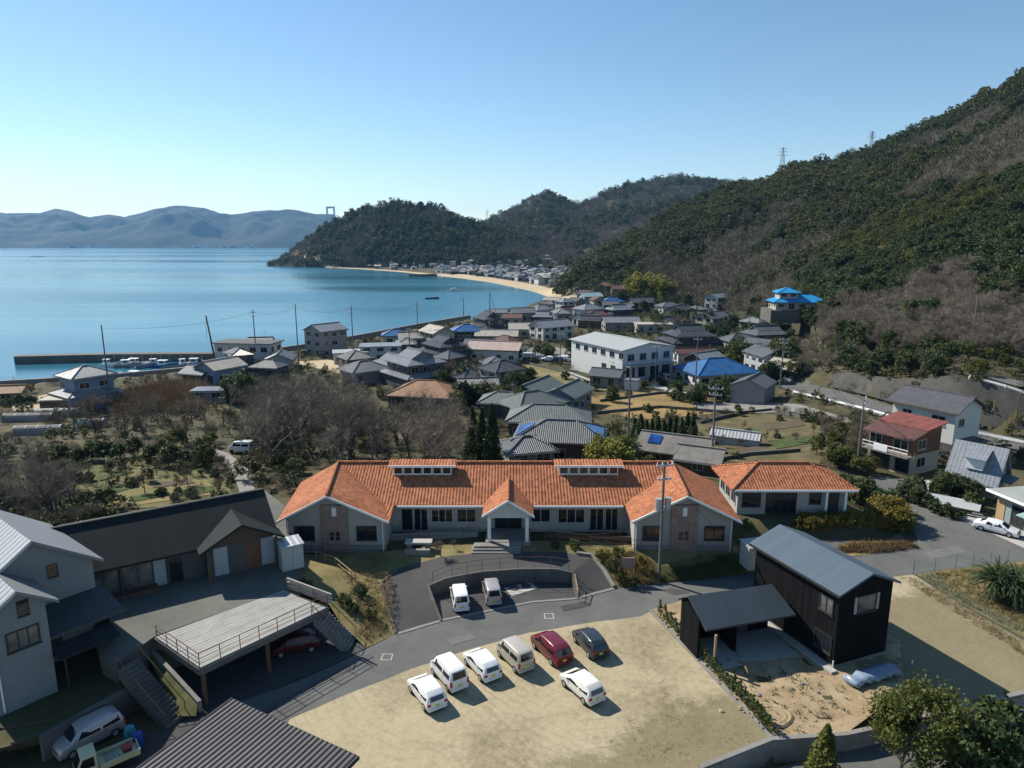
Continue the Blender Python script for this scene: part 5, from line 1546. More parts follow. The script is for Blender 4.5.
# square inspection covers in the road
for i, (px, py, lab) in enumerate(((549, 616, 'pale square road cover above the row of parked cars'), (387, 657, 'pale square road cover near the carport end'))):
    p = P(px, py, .012); m = MB()
    for s in (-1, 1):
        m.box(p.x - .38, p.x + .38, p.y + s * .34 - .04, p.y + s * .34 + .04, -.05, .017).box(p.x + s * .34 - .04, p.x + s * .34 + .04, p.y - .30, p.y + .30, -.05, .016)
    o = m.build('road_cover', CONCW); tag(o, lab, 'manhole')
# terrace objects before the building
for line, lab in (((( 312, 553), (345, 556), (380, 556)), 'thin railing in front of the left gabled wing'), (((392, 548), (430, 541), (480, 537)), 'thin ramp railing left of the porch'), (((545, 541), (590, 545), (634, 541)), 'thin ramp railing right of the porch'), (((590, 547), (640, 551)), 'brown railing beside the right gabled wing')):
    railing([P(a, b, 1.32) for a, b in line], 1.0, RUST, lab, post=1.5, r=.022)
wall_along([P(386, 540, 1.3), P(440, 538, 1.3), P(478, 536, 1.3)], [1.9, 1.9, 1.75], .15, 1.0, GREYW, 'grey ramp wall left of the porch', name='ramp_wall')
wall_along([P(545, 537, 1.3), P(600, 542, 1.3), P(634, 543, 1.3)], [1.75, 1.9, 1.9], .15, 1.0, BROWNW, 'brown ramp wall right of the porch', name='ramp_wall')
def bench_stone():
    t = thing('stone_table', 'pale stone table and benches on the lawn left of the porch', 'table', P(419, 549, 1.3))
    MB().box(-1.2, 1.2, -.45, .45, .62, .8).build('table_top', CONCW, t, bevel=.04)
    for x in (-.8, .8): MB().box(x - .2, x + .2, -.35, .35, -.1, .62).build('leg', CONC, t)
    for y in (-.95, .95): MB().box(-1.1, 1.1, y - .18, y + .18, -.1, .42).build('bench', CONC, t, bevel=.03)
bench_stone()
def sign_board(px, py, z, w, h, m, label, deg=0):
    t = thing('notice_board', label, 'sign', P(px, py, z), R(deg))
    for s in (-1, 1): MB().box(s * w / 2 - .05, s * w / 2 + .05, -.05, .05, -.2, h + .6).build('post', BROWNW, t)
    MB().box(-w / 2, w / 2, -.08, .02, .5, h + .5).build('board', m, t)
sign_board(628, 573, .75, 1.2, .9, PINKBRICK, 'brown wooden board among the shrubs right of the driveway')
def low_gate(line, lab):
    railing([P(a, b, z) for a, b, z in line], .8, TIMBER, lab, name='garden_fence', post=1.0, r=.035, cat='fence', rails=(1., .5))
low_gate(((575, 583, .6), (578, 600, .1)), 'short timber rail at the right end of the parking bay')
low_gate(((316, 560, 1.4), (335, 566, 1.3), (352, 580, 1.2)), 'rough timber rail on the dry garden slope')
# long kerb between lot and plot, low wall at the bottom
kl = MB(); w_ = [P(650, 611, 0), P(700, 663, 0), P(771, 738, 0)]
for a, b in zip(w_, w_[1:]): kl.beam(a + Vector((0, 0, .12)), b + Vector((0, 0, .12)), .22, .3)
tag(kl.build('boundary_kerb', CONC), 'low concrete kerb between the parking lot and the building plot', 'kerb')
wall_along([P(700, 768, 0), P(771, 740, 0), P(846, 735, 0), P(905, 722, 0), P(1000, 699, 0), P(1090, 678, 0)], [.1, .12, .12, .12, .12, .12], .3, -1.5, CONC, 'low concrete wall along the bottom road')
# wire fence round the grass plot
GRN = mat('green wire fence', (.10, .17, .14), .6, .15, 2)
def wire_fence():
    pts = [P(913, 575, 0), P(936, 590, 0), P(962, 606, 0), P(992, 624, 0), P(1024, 642, 0), P(1070, 668, 0)]
    t = thing('wire_fence', 'thin green wire fence between the pale lot and the grass plot', 'fence', pts[0])
    o = Vector(t.location); m = MB()
    for a, b in zip(pts, pts[1:]):
        a, b = a - o, b - o
        for k in range(8): m.tube(a + Vector((0, 0, .1 + k * .15)), b + Vector((0, 0, .1 + k * .15)), .009, None, 3, cap=False)
        n = int((b - a).length / .2)
        for i in range(n): q = a.lerp(b, i / n); m.tube(q, q + Vector((0, 0, 1.2)), .007, None, 3, cap=False)
        k = max(1, round((b - a).length / 2))
        for i in range(k): q = a.lerp(b, i / k); MB().tube(q + Vector((0, 0, -.1)), q + Vector((0, 0, 1.3)), .03, None, 6).build('post', GRN, t)
    m.build('mesh_wire', GRN, t)
    t2 = thing('wire_fence', 'thin green wire fence between the junction and the grass plot', 'fence', pts[0])
    q2 = [P(913, 575, 0), P(955, 569, 0), P(1024, 562, 0), P(1090, 555, 0)]; m = MB()
    for a, b in zip(q2, q2[1:]):
        a, b = a - o, b - o
        for k in range(6): m.tube(a + Vector((0, 0, .2 + k * .2)), b + Vector((0, 0, .2 + k * .2)), .009, None, 3, cap=False)
        k = max(1, round((b - a).length / 2))
        for i in range(k): q = a.lerp(b, i / k); MB().tube(q + Vector((0, 0, -.1)), q + Vector((0, 0, 1.3)), .03, None, 6).build('post', GRN, t2)
    m.build('mesh_wire', GRN, t2)
wire_fence()

# ------------------------------------------------------------ cars
PW = paint('white car paint', (.76, .77, .77)); PP = paint('pearl white car paint', (.72, .70, .65)); PS = paint('champagne beige car paint', (.48, .45, .39), .3, .2)
PM = paint('maroon car paint', (.13, .012, .025)); PD_ = paint('dark navy car paint', (.025, .032, .042)); PSI = paint('silver car paint', (.45, .42, .42), .3, .4); PDK = paint('blackish car paint', (.03, .035, .04))
def carat(kind, px, py, deg, pm, label, **k):
    s = k.pop('s', {'van': .9, 'hatch': .84, 'wagon': .86, 'sedan': .84}[kind])
    t = car(kind, P(px, py, k.pop('z', .03)), deg, pm, label, group=k.pop('group', 'cars parked on the dirt lot'), **k)
    t.scale = (s, s, s)
    return t
carat('hatch', 427, 698, 122, PW, 'white hatchback at the left end of the parked row')
carat('van', 449, 680, 122, PW, 'white boxy minivan second from left in the parked row')
carat('hatch', 482, 670, 121, PW, 'white hatchback between a white and a beige minivan')
carat('van', 515, 662, 121, PS, 'beige boxy minivan left of the maroon car')
carat('wagon', 551, 654, 119, PM, 'maroon tall wagon in the parked row', trimm=PM)
carat('hatch', 590, 648, 112, PD_, 'dark navy hatchback at the right end of the parked row')
carat('hatch', 582, 692, 122, PP, 'pearl white hatchback parked alone behind the row')
carat('van', 460, 604, 101, PW, 'white small van in the sunken parking bay', group='cars in the sunken bay', z=.02, s=.84)
carat('van', 492, 598, 100, PSI, 'silver small van in the sunken parking bay', group='cars in the sunken bay', z=.02, s=.84)
carat('sedan', 996, 532, -46, PW, 'white sedan on the pale concrete forecourt', group='cars by the right houses', z=.03)
carat('wagon', 90, 742, 232, PSI, 'pale grey van in the shade below the pale house', z=.0, group='vehicles in the shaded yard')
carat('hatch', 296, 650, 200, paint('deep wine car paint', (.06, .008, .012)), 'dark red car in the shadow under the deck', z=.03, group='vehicles in the shaded yard')
def kei_truck():
    t = thing('mini_truck', 'pale yellow-white mini pickup truck at the bottom left edge', 'truck', P(108, 768, 0), R(220), 'vehicles in the shaded yard')
    pm = paint('cream truck paint', (.55, .55, .34))
    t.scale = (.88, .88, .88)
    MB().box(-1.7, .45, -.7, .7, .5, .6).build('load_bed', pm, t)
    for s in (-1, 1): MB().box(-1.7, .45, s * .7 - .03, s * .7 + .03, .6, .9).build('bed_side', pm, t)
    MB().box(-1.75, -1.7, -.7, .7, .55, .9).build('tailgate', pm, t)
    c = MB().add([(.5, -.7, .35), (1.7, -.7, .35), (1.7, -.7, .95), (1.35, -.62, 1.72), (.55, -.62, 1.75), (.5, .7, .35), (1.7, .7, .35), (1.7, .7, .95), (1.35, .62, 1.72), (.55, .62, 1.75)],
             [(0, 1, 2, 3, 4), (5, 9, 8, 7, 6), (0, 5, 6, 1), (1, 6, 7, 2), (2, 7, 8, 3), (3, 8, 9, 4), (4, 9, 5, 0)]).build('cab', pm, t, bevel=.05)
    v, f = _panel([(1.7, -.66, .98), (1.7, .66, .98), (1.36, .6, 1.68), (1.36, -.6, 1.68)], .9, .015); MB().add(v, f).build('windscreen', GLASS, t)
    for s in (-1, 1):
        v, f = _panel([(.65, s * .7, 1.0), (1.6, s * .7, 1.0), (1.3, s * .625, 1.65), (.68, s * .625, 1.65)], .9, .02); MB().add(v, f).build('side_window', GLASS, t)
        for x in (1.15, -1.1):
            w = MB().tube((x, s * .5, .27), (x, s * .72, .27), .27, None, 16).build('wheel', RUBBER, t)
    MB().box(-1.4, -.9, -.5, .1, .6, .85).build('red_crate', mat('red plastic', (.4, .04, .03), .5), t)
    for k in range(4): MB().box(-.7 + k * .22, -.6 + k * .22, -.6, .6, .6, .68).build('timber_slat', GREYWOOD, t)
kei_truck()
for px, py, c, lab in ((131, 741, (.04, .25, .30), 'teal plastic drum behind the mini truck'), (139, 747, (.02, .05, .30), 'deep blue plastic drum behind the mini truck')):
    t = thing('plastic_drum', lab, 'drum', P(px, py, 0), 0, 'plastic drums'); m = mat('drum ' + lab[:4], c, .45)
    b = MB(); 
    for z0, z1, r0, r1 in ((0, .05, .27, .29), (.05, .3, .29, .29), (.3, .34, .31, .31), (.34, .62, .29, .29), (.62, .66, .31, .31), (.66, .86, .29, .27)): b.tube((0, 0, z0), (0, 0, z1), r0, r1, 16)
    b.build('barrel', m, t); MB().tube((0, 0, .86), (0, 0, .9), .25, .25, 16).build('lid', m, t)

# big pole in front of the right wing
utility_pole(P(659, 581, 0), 10.6, 'tall grey utility pole with transformer boxes standing by the road before the right gable', arms=((.97, 1.5), (.86, 1.2)), deg=15, r=.15, box=2)
utility_pole(P(857, 470, 0), 9.5, 'tall utility pole with many crossarms left of the red-roofed house', arms=((.97, 1.6), (.91, 1.6), (.84, 1.3)), deg=60, r=.18)

# ------------------------------------------------------------ houses of the village
def vh(px, py, w, d, h, deg, roof, rm, wm, label, back=None, z=None, **k):
    p = PG(px, py) if z is None else P(px, py, z)
    v = Vector((p.x, p.y, 0)).normalized()
    p = p + v * ((d * .5) if back is None else back)
    if z is None: p.z = gz(p.x, p.y)
    return house(p, w, d, h, deg, roof, rm, wm, label, **k)
VG = 'houses of the village'
# harbour side
vh(90, 408, 7.2, 6.4, 6.4, 55, 'hip', SILVERTILE, BLUEW, 'two-storey slate-blue house with pale hipped roof by the harbour', lower=(9, 8, 3.0, -.6, -.4), group=VG)
vh(64, 412, 6.2, 4, 2.3, 8, 'flat', BEIGEROOF, BROWNW, 'low brown garage in front of the slate-blue harbour house', cat='garage', name='garage', wins=False, oh=.25, group=VG)
vh(12, 403, 5, 4, 2.3, 12, 'gable', BROWNROOF, GREYW, 'small shed at the left end of the sea wall', cat='shed', name='sea_shed', group=VG)
vh(250, 366, 15.5, 7, 6.0, -8, 'flat', DKGREY, WHITEW, 'long white two-storey harbour office with a row of windows', cat='building', name='harbour_office', base=DKGREY, group=VG)
vh(222, 384, 8, 6.5, 3.8, 60, 'gable', BEIGEROOF, BLUEW, 'blue-walled house with beige gable roof below the harbour office', group=VG)
vh(212, 402, 6.5, 4, 2.2, 5, 'flat', SILVERTILE, GREYW, 'small grey flat-roofed shed beside the dark bush', cat='shed', name='garden_shed', oh=.2, group=VG)
vh(262, 356, 6, 5, 4, 10, 'gable', BLACKTILE, BLUEW, 'small dark house just right of the harbour office', group=VG)
vh(201, 384, 6, 5, 2.6, -20, 'gable', SILVERTILE, BROWNW, 'low shabby shed at the harbour edge', cat='shed', name='harbour_shed', group=VG)
vh(327, 357, 9, 8, 7.6, 52, 'gable', SILVERTILE, GREYW, 'tall plain grey two-storey house standing alone by the water', oh=.4, pitch=.4, group=VG)
vh(351, 364, 9, 6, 3.0, 15, 'flat', WHITEMETAL, WHITEW, 'low white flat-roofed house right of the tall grey house', oh=.3, group=VG)
vh(381, 362, 11, 7, 4.2, 10, 'flat', SILVERTILE, WHITEW, 'white house with flat grey roof behind the tiled houses', oh=.3, group=VG)
vh(365, 384, 9, 7, 3.2, 40, 'hip', GREYTILE, GREYW, 'low grey hipped-roof house left of the dark farmhouse', group=VG)
vh(394, 378, 8, 7, 3.4, 130, 'irimoya', SILVERTILE, DKGREY, 'dark farmhouse wing with silver gabled roof', group=VG)
vh(416, 388, 10, 9, 5.6, 128, 'irimoya', SILVERTILE, DKGREY, 'large dark two-storey farmhouse with gleaming silver tiles', lower=(13, 11, 2.8, 0, 0), group=VG)
vh(445, 362, 10, 8, 4.6, 125, 'irimoya', BLACKTILE, DKGREY, 'dark tiled house right behind the large farmhouse', lower=(12, 10, 2.6, 0, 0), group=VG)
vh(427, 410, 12.5, 9, 2.8, -12, 'hip', BROWNROOF, BROWNW, 'low house with broad orange-brown hipped roof among bare trees', group=VG)
vh(396, 345, 8, 6, 3.2, 10, 'hip', TARP, WHITEW, 'small white house under a blue tarpaulin roof by the water', group=VG)
vh(412, 347, 8, 6, 3.0, 15, 'gable', GREYTILE, GREYW, 'low grey house right of the small tarpaulin roof', group=VG)
vh(437, 348, 9, 7, 5.0, 125, 'gable', BEIGEROOF, BEIGEW, 'beige gabled house facing the water', group=VG)
vh(467, 345, 9, 7, 4.6, 10, 'hip', TARP, DKGREY, 'dark house under a bright blue tarpaulin roof near the shore', group=VG)
vh(489, 334, 10, 8, 5.6, 120, 'irimoya', BLACKTILE, DKGREY, 'tall dark tiled house with a pointed gable by the shore', lower=(12, 10, 2.8, 0, 0), group=VG)
vh(497, 346, 13, 6, 3.4, -4, 'gable', BEIGEROOF, GREYW, 'long low house with beige roof behind the pink-roofed house', group=VG)
vh(496, 362, 14, 7, 3.6, -14, 'gable', PINKROOF, WHITEW, 'long white house with faded pink roof', group=VG)
vh(522, 322, 10, 7, 4, 15, 'gable', GREYTILE, GREYW, 'grey house at the end of the beach', group=VG)
vh(540, 318, 9, 7, 4, 40, 'hip', SILVERTILE, WHITEW, 'white house with silver hipped roof beside the beach', group=VG)
vh(551, 340, 13, 8, 4.6, 35, 'gable', SILVERTILE, WHITEW, 'white gabled house with bright roof left of the hall', group=VG)
vh(524, 338, 10, 7, 3.2, 0, 'gable', BEIGEROOF, BEIGEW, 'beige low house left of the white gabled house', group=VG)
vh(513, 357, 7, 5, 2.8, 12, 'hip', GREYTILE, BEIGEW, 'small beige house below the pink-roofed house', group=VG)
# hall
p_ = Vector((15.2, 169, 0)); q_ = Vector((26.4, 148, 0)); g_ = Vector((41, 168, 0))
hc = (p_ + g_) / 2 + Vector((-1.2, -1.0, 0)); hd = math.degrees(math.atan2(q_.y - p_.y, q_.x - p_.x))
hall = house(Vector((hc.x, hc.y, gz(hc.x, hc.y))), (q_ - p_).length * .9, 15, 7.6, hd, 'gable', HALLROOF, HALLW, 'large pale grey community hall with low gable roof', cat='hall', name='community_hall', pitch=.17, oh=.5, wins=False)
hl, hdp = (q_ - p_).length * .9, 15
for i in range(6): window(hall, -hl / 2 + 3 + i * 3.6, -hdp / 2, 5.6, 0, 1.7, 1.2, 2, ALU)
for i in (3, 4): window(hall, -hl / 2 + 3.5 + i * 3.6, -hdp / 2, 2.0, 0, 1.6, 1.5, 2, DARKFRAME)
for i in range(4):
    window(hall, hl / 2, -hdp / 2 + 2.4 + i * 3.5, 5.0, 90, 1.8, 1.5, 2, ALU)
    window(hall, hl / 2, -hdp / 2 + 2.4 + i * 3.5, 1.2, 90, 2.2, 2.0, 2, DARKFRAME)
bal = MB().box(hl / 2 + .02, hl / 2 + 2.2, -hdp / 2 + .4, hdp / 2 - .6, 3.9, 4.1)
for i in range(9): bal.box(hl / 2 + 2.1, hl / 2 + 2.18, -hdp / 2 + .5 + i * 1.6, -hdp / 2 + .58 + i * 1.6, 4.1, 5.1)
bal.box(hl / 2 + 2.1, hl / 2 + 2.18, -hdp / 2 + .4, hdp / 2 - .6, 5.1, 5.2).build('balcony', STEEL, hall)
for i in range(4): MB().box(hl / 2 + 2.0, hl / 2 + 2.2, -hdp / 2 + 1 + i * 4, -hdp / 2 + 1.2 + i * 4, -1, 3.9).build('balcony_post', STEEL, hall)
vh(607, 388, 6.5, 5, 2.7, -25, 'gable', GREYTILE, GREYW, 'small dark-roofed shed in front of the hall', cat='shed', name='tool_shed', group=VG, oh=.5)
vh(632, 391, 3, 2.4, 2.2, -25, 'flat', SILVERTILE, WHITEW, 'little white hut at the corner of the hall', cat='hut', name='white_hut', oh=.1, wins=False, group=VG)
# behind and beside the hall
vh(590, 304, 11, 8, 4.2, 20, 'gable', TEALROOF, LTGREY, 'house with pale teal roof at the foot of the hill', group=VG)
vh(603, 295, 10, 8, 4.6, 60, 'gable', BROWNROOF, BEIGEW, 'house with orange-brown gable at the foot of the wooded hill', group=VG)
vh(625, 298, 16, 8, 4.4, 0, 'gable', REDDARK, BROWNW, 'long brown house with maroon roof against the dark trees', group=VG)
vh(612, 308, 10, 7, 3.4, 10, 'hip', TARP, GREYW, 'grey house under a blue tarpaulin roof behind the hall', group=VG)
vh(588, 318, 11, 8, 4, 35, 'hip', SILVERTILE, WHITEW, 'white house with silver roof right behind the hall', group=VG)
vh(618, 318, 10, 7, 3.8, 25, 'irimoya', SILVERTILE, DKGREY, 'small dark farmhouse with white-edged roof behind the hall', group=VG)
vh(641, 312, 11, 8, 4.6, 10, 'gable', BLACKTILE, BROWNW, 'brown house with dark roof beside the bare grove', group=VG)
vh(653, 333, 13, 7, 3.0, 0, 'flat', BEIGEROOF, BEIGEW, 'long beige flat-roofed building behind the hall', oh=.3, group=VG)
vh(620, 331, 13, 7, 3.4, 5, 'gable', SILVERTILE, GREYW, 'long low grey building just behind the hall roof', group=VG)
vh(688, 351, 12, 10, 4.8, 12, 'irimoya', BLACKTILE, DKGREY, 'big dark farmhouse with broad tiled roof right of the hall', lower=(15, 12.5, 2.8, 0, 0), group=VG)
vh(700, 362, 14, 4, 2.6, 6, 'gable', REDDARK, WHITEW, 'low outbuilding with dull red roof below the big farmhouse', group=VG)
vh(716, 312, 9, 7, 5.4, 40, 'gable', SILVERTILE, LTGREY, 'tall pale house with silver roof on the upper edge of the village', group=VG)
vh(712, 330, 10, 8, 4.6, 35, 'gable', GREYTILE, BEIGEW, 'beige house with grey roof below the tall pale house', group=VG)
vh(738, 352, 9, 7, 3.4, 10, 'hip', GREYTILE, GREYW, 'grey hipped house hidden among the bushes', group=VG)
vh(668, 314, 10, 7, 3.6, 20, 'hip', GREYTILE, WHITEW, 'small white house with grey hipped roof by the bare grove', group=VG)
vh(764, 348, 11, 8, 4.2, 15, 'irimoya', GREYTILE, GREYW, 'grey tiled farmhouse below the bright blue house', group=VG)
vh(715, 386, 15, 11, 3.0, 15, 'hip', TARP, WHITEW, 'broad low house wholly covered with a blue tarpaulin', group=VG)
vh(752, 404, 8, 6.5, 3.6, 55, 'gable', GREYTILE, GREYW, 'small grey gabled shed right of the blue tarpaulin house', cat='shed', name='grey_shed', oh=.3, group=VG, wins=False)
vh(735, 446, 7, 2.6, 1.3, -28, 'gable', WHITEMETAL, LTGREY, 'long pale plastic growing frame in the allotments', cat='cold frame', name='growing_frame', wins=False, oh=.1, pitch=.6)
# bright blue house on its walled terrace
b_ = PD(798, 309, 222)
bt = MB().box(-10, 11, -6, 7, -4, 0)
bo = bt.build('stone_terrace', CONCD); bo.location = (b_.x, b_.y, b_.z); bo.rotation_euler = (0, 0, R(-6)); tag(bo, 'grey stone terrace wall below the bright blue roofs', 'wall')
t = house(b_ + Vector((0, .5, 0)), 16, 9, 2.7, -6, 'hip', BLUEROOF, BEIGEW, 'house with bright blue hipped roofs on the hillside terrace', pitch=.4, oh=.8)
MB().box(-6.6, -1.0, -2.8, 2.8, 2.6, 5.6).build('upper_storey', LTGREY, t)
roof_geo(MB(), 'hip', 5.6, 5.6, 5.6, .4, .8, cx=-3.8).build('upper_roof', BLUEROOF, t)
for x in (-5.3, -2.4): small_window(t, x, -2.8, 4.1, 0, 1.5, 1.1)
# grey roofs just behind the orange building
CG = 'grey-tiled houses behind the orange building'
vh(536, 406, 11, 6, 3.2, 62, 'gable', GREENGREY, DKGREY, 'furthest of the grey-green tiled roofs, long gable', group=CG)
vh(568, 410, 9.5, 6, 3.2, 62, 'gable', GREENGREY, BLUEW, 'grey-green gabled house at the right end of the tiled cluster', group=CG)
vh(531, 421, 10.5, 7.5, 3.0, 35, 'hip', GREENGREY, DKGREY, 'grey-green hipped house in the middle of the tiled cluster', group=CG)
vh(504, 418, 8, 5.5, 3, -8, 'hip', GREENGREY, DKGREY, 'small grey-green hipped house left in the tiled cluster', group=CG)
vh(549, 438, 12.5, 7.5, 3.1, -6, 'hip', GREENGREY, DKGREY, 'broad grey-green hipped house before the tiled cluster', group=CG)
st_ = vh(560, 462, 11.5, 7.6, 3.3, -8, 'hip', GREYTILE, BROWNW, 'grey-roofed house with blue solar panels nearest the orange roofs', group=CG)
vh(527, 466, 6, 5, 2.3, 15, 'hip', GREYTILE, GREYW, 'little grey-roofed annex left of the solar-panelled house', group=CG)
for s, (x0, x1) in ((-1, (-6.2, -3.2)), (1, (3.4, 6.2))):   # panels on both hip ends
    x, y = 11.5 / 2 + .6, 7.6 / 2 + .6; r_ = x - y; zr = 3.3 + 3.8 * .45 + .12; ze = 3.3 - .6 * .45 + .12
    A, B, Cc = Vector((s * x, -y, ze)), Vector((s * x, y, ze)), Vector((s * r_, 0, zr))
    f = lambda u, v: A.lerp(B, u).lerp(Cc, v) + Vector((s * .06, 0, .12))
    MB().slab([f(.14, .1), f(.86, .1), f(.74, .62), f(.26, .62)], .06).build('solar_panel', SOLAR, st_)
ob = vh(676, 468, 8.5, 6, 2.6, -26, 'gable', mat('old mossy grey roof', (.17, .16, .145), .85, .35, .8, bump=.5), BROWNW, 'old low house with mossy grey roof behind the right gable', group=CG)
vh(700, 474, 4.5, 4, 2.2, -26, 'gable', mat('old mossy grey roof', (.17, .16, .145), .85), BROWNW, 'small grey-roofed lean-to beside the mossy roof', group=CG)
MB().slab([(-3.4, -2.2, 3.2), (-1.8, -2.2, 3.2), (-1.8, -.6, 3.95), (-3.4, -.6, 3.95)], .06).build('solar_panel', SOLAR, ob)

# the smaller houses packed between the named ones
rh = random.Random(23)
RM = [('silver-tiled', SILVERTILE), ('grey-tiled', GREYTILE), ('black-tiled', BLACKTILE), ('grey-tiled', GREYTILE), ('black-tiled', BLACKTILE), ('beige-roofed', BEIGEROOF), ('grey-tiled', GREYTILE), ('maroon-roofed', REDDARK), ('silver-tiled', SILVERTILE)]
WMS = [('white', WHITEW), ('grey', GREYW), ('dark', DKGREY), ('brown', BROWNW), ('beige', BEIGEW), ('pale grey', LTGREY), ('dark', DKGREY)]
KR = {'hip': 'hipped', 'gable': 'gabled', 'irimoya': 'hip-and-gable', 'shed': 'lean-to'}
seen = {}
def packed(n, x0, x1, lo, hi, where, s0=6.5, s1=9.5):
    k = 0
    for _ in range(4000):
        if k >= n: break
        px = rh.uniform(x0, x1); a = np.interp(px, *lo); b = np.interp(px, *hi); py = rh.uniform(b, a)
        w, d = rh.uniform(s0, s1), rh.uniform(5, 7); q = PG(px, py)
        if float(coast_dist(np.array([q.x]), np.array([q.y]))[0]) < 9: continue
        if any(math.hypot(q.x - hx, q.y - hy) < hr * .78 + w * .55 for hx, hy, hr in HOUSES): continue
        rn, rm = rh.choice(RM); wn_, wm = rh.choice(WMS); kd = rh.choice(('hip', 'gable', 'gable', 'irimoya', 'hip')); h = rh.choice((2.7, 2.9, 3.0, 4.9))
        lab = f"{'two-storey' if h > 4 else 'low'} {wn_} {rn} {KR[kd]} house packed {where}"
        vh(px, py, w, d, h, rh.choice((10, -12, 100, 35, -40, 125)), kd, rm, wm, lab, back=0, group='houses packed in the village', oh=.5)
        k += 1
packed(17, 470, 600, ([470, 520, 600], [356, 350, 326]), ([470, 520, 600], [326, 306, 298]), 'between the beach and the hall')
packed(10, 600, 760, ([600, 680, 760], [324, 345, 362]), ([600, 680, 760], [302, 308, 330]), 'between the hall and the wooded hill')
packed(7, 232, 470, ([232, 330, 400, 470], [384, 376, 392, 366]), ([232, 330, 400, 470], [362, 352, 350, 336]), 'along the harbour front', 5.5, 8)
packed(3, 690, 800, ([690, 800], [392, 378]), ([690, 800], [362, 352]), 'below the bright blue house')
packed(4, 455, 520, ([455, 520], [402, 396]), ([455, 520], [372, 366]), 'behind the tiled cluster', 5.5, 8)

# ------------------------------------------------------------ houses on the right
def red_house():
    c = Vector((50.1, 84.0, 0))
    t = thing('red_roof_house', 'two-storey house with worn red roof, brown walls and a long balcony', 'house', c, R(-61), VG)
    W, D = 5.6, 6.0
    MB().box(-W / 2, W / 2, -D / 2, D / 2, -.5, 2.5).build('lower_wall', BEIGEW, t)
    MB().box(-W / 2, W / 2, -D / 2, D / 2, 2.5, 4.9).build('upper_wall', BROWNRED, t)
    r = MB(); r.slab([(-W / 2 - .5, -D / 2 - .9, 4.75), (W / 2 + .5, -D / 2 - .9, 4.75), (W / 2 + .5, -.8, 5.5), (-W / 2 - .5, -.8, 5.5)], .14)
    r.build('lower_roof', REDDARK, t)
    MB().slab([(-W / 2 - .5, -.9, 5.62), (W / 2 + .5, -.9, 5.62), (W / 2 + .5, D / 2 + .5, 6.2), (-W / 2 - .5, D / 2 + .5, 6.2)], .14).box(-W / 2, W / 2, -.7, D / 2, 4.9, 5.55).build('roof', REDTILE, t)
    MB().box(-W / 2 - .2, W / 2 + .2, -D / 2 - 1.1, -D / 2 - .01, 2.35, 2.5).build('balcony', CONC, t)
    for k in (.45, .9): MB().box(-W / 2 - .2, W / 2 + .2, -D / 2 - 1.1, -D / 2 - 1.05, 2.45 + k, 2.55 + k).build('balcony_rail', WHITE, t)
    for i in range(9): MB().box(-W / 2 - .2 + i * .84, -W / 2 - .12 + i * .84, -D / 2 - 1.1, -D / 2 - 1.04, 2.5, 3.4).build('balcony_post', TIMBER, t)
    MB().box(-1.4, .4, -D / 2 - 1.14, -D / 2 - 1.11, 2.55, 3.35).build('hung_sheet', WHITE, t)
    window(t, -1.9, -D / 2, 2.8, 0, 1.5, 1.5, 2, ALU); window(t, 1.4, -D / 2, 2.8, 0, 1.7, 1.5, 2, ALU)
    window(t, 1.8, -D / 2, .3, 0, 1.6, 1.6, 2, DARKFRAME); MB().box(-2.4, .2, -D / 2 - .03, -D / 2 + .05, .0, 2.1).build('garage_opening', DARKFRAME, t)
    window(t, W / 2, -1, 3.2, 90, 1.5, 1.1, 2, ALU); window(t, W / 2, -.8, .9, 90, 1.6, 1.1, 2, ALU)
red_house()
t = house(Vector((59.4, 93.0, 0)), 8.6, 6.2, 6.3, -61, 'gable', roof_mat('charcoal slate roof', (.075, .075, .085), .4, .3, .3, .2, .6, .6), WHITEW, 'white two-storey house with charcoal gable roof by the main road', small=False, base=DKGREY, pitch=.5)
MB().box(4.3, 5.8, -1.2, 1.6, -1, 2.2).build('entrance_bay', DKGREY, t)
MB().slab([(4.3, -1.7, 2.3), (6.4, -1.7, 2.1), (6.4, 2, 2.1), (4.3, 2, 2.3)], .12).build('entrance_roof', BLACKTILE, t)
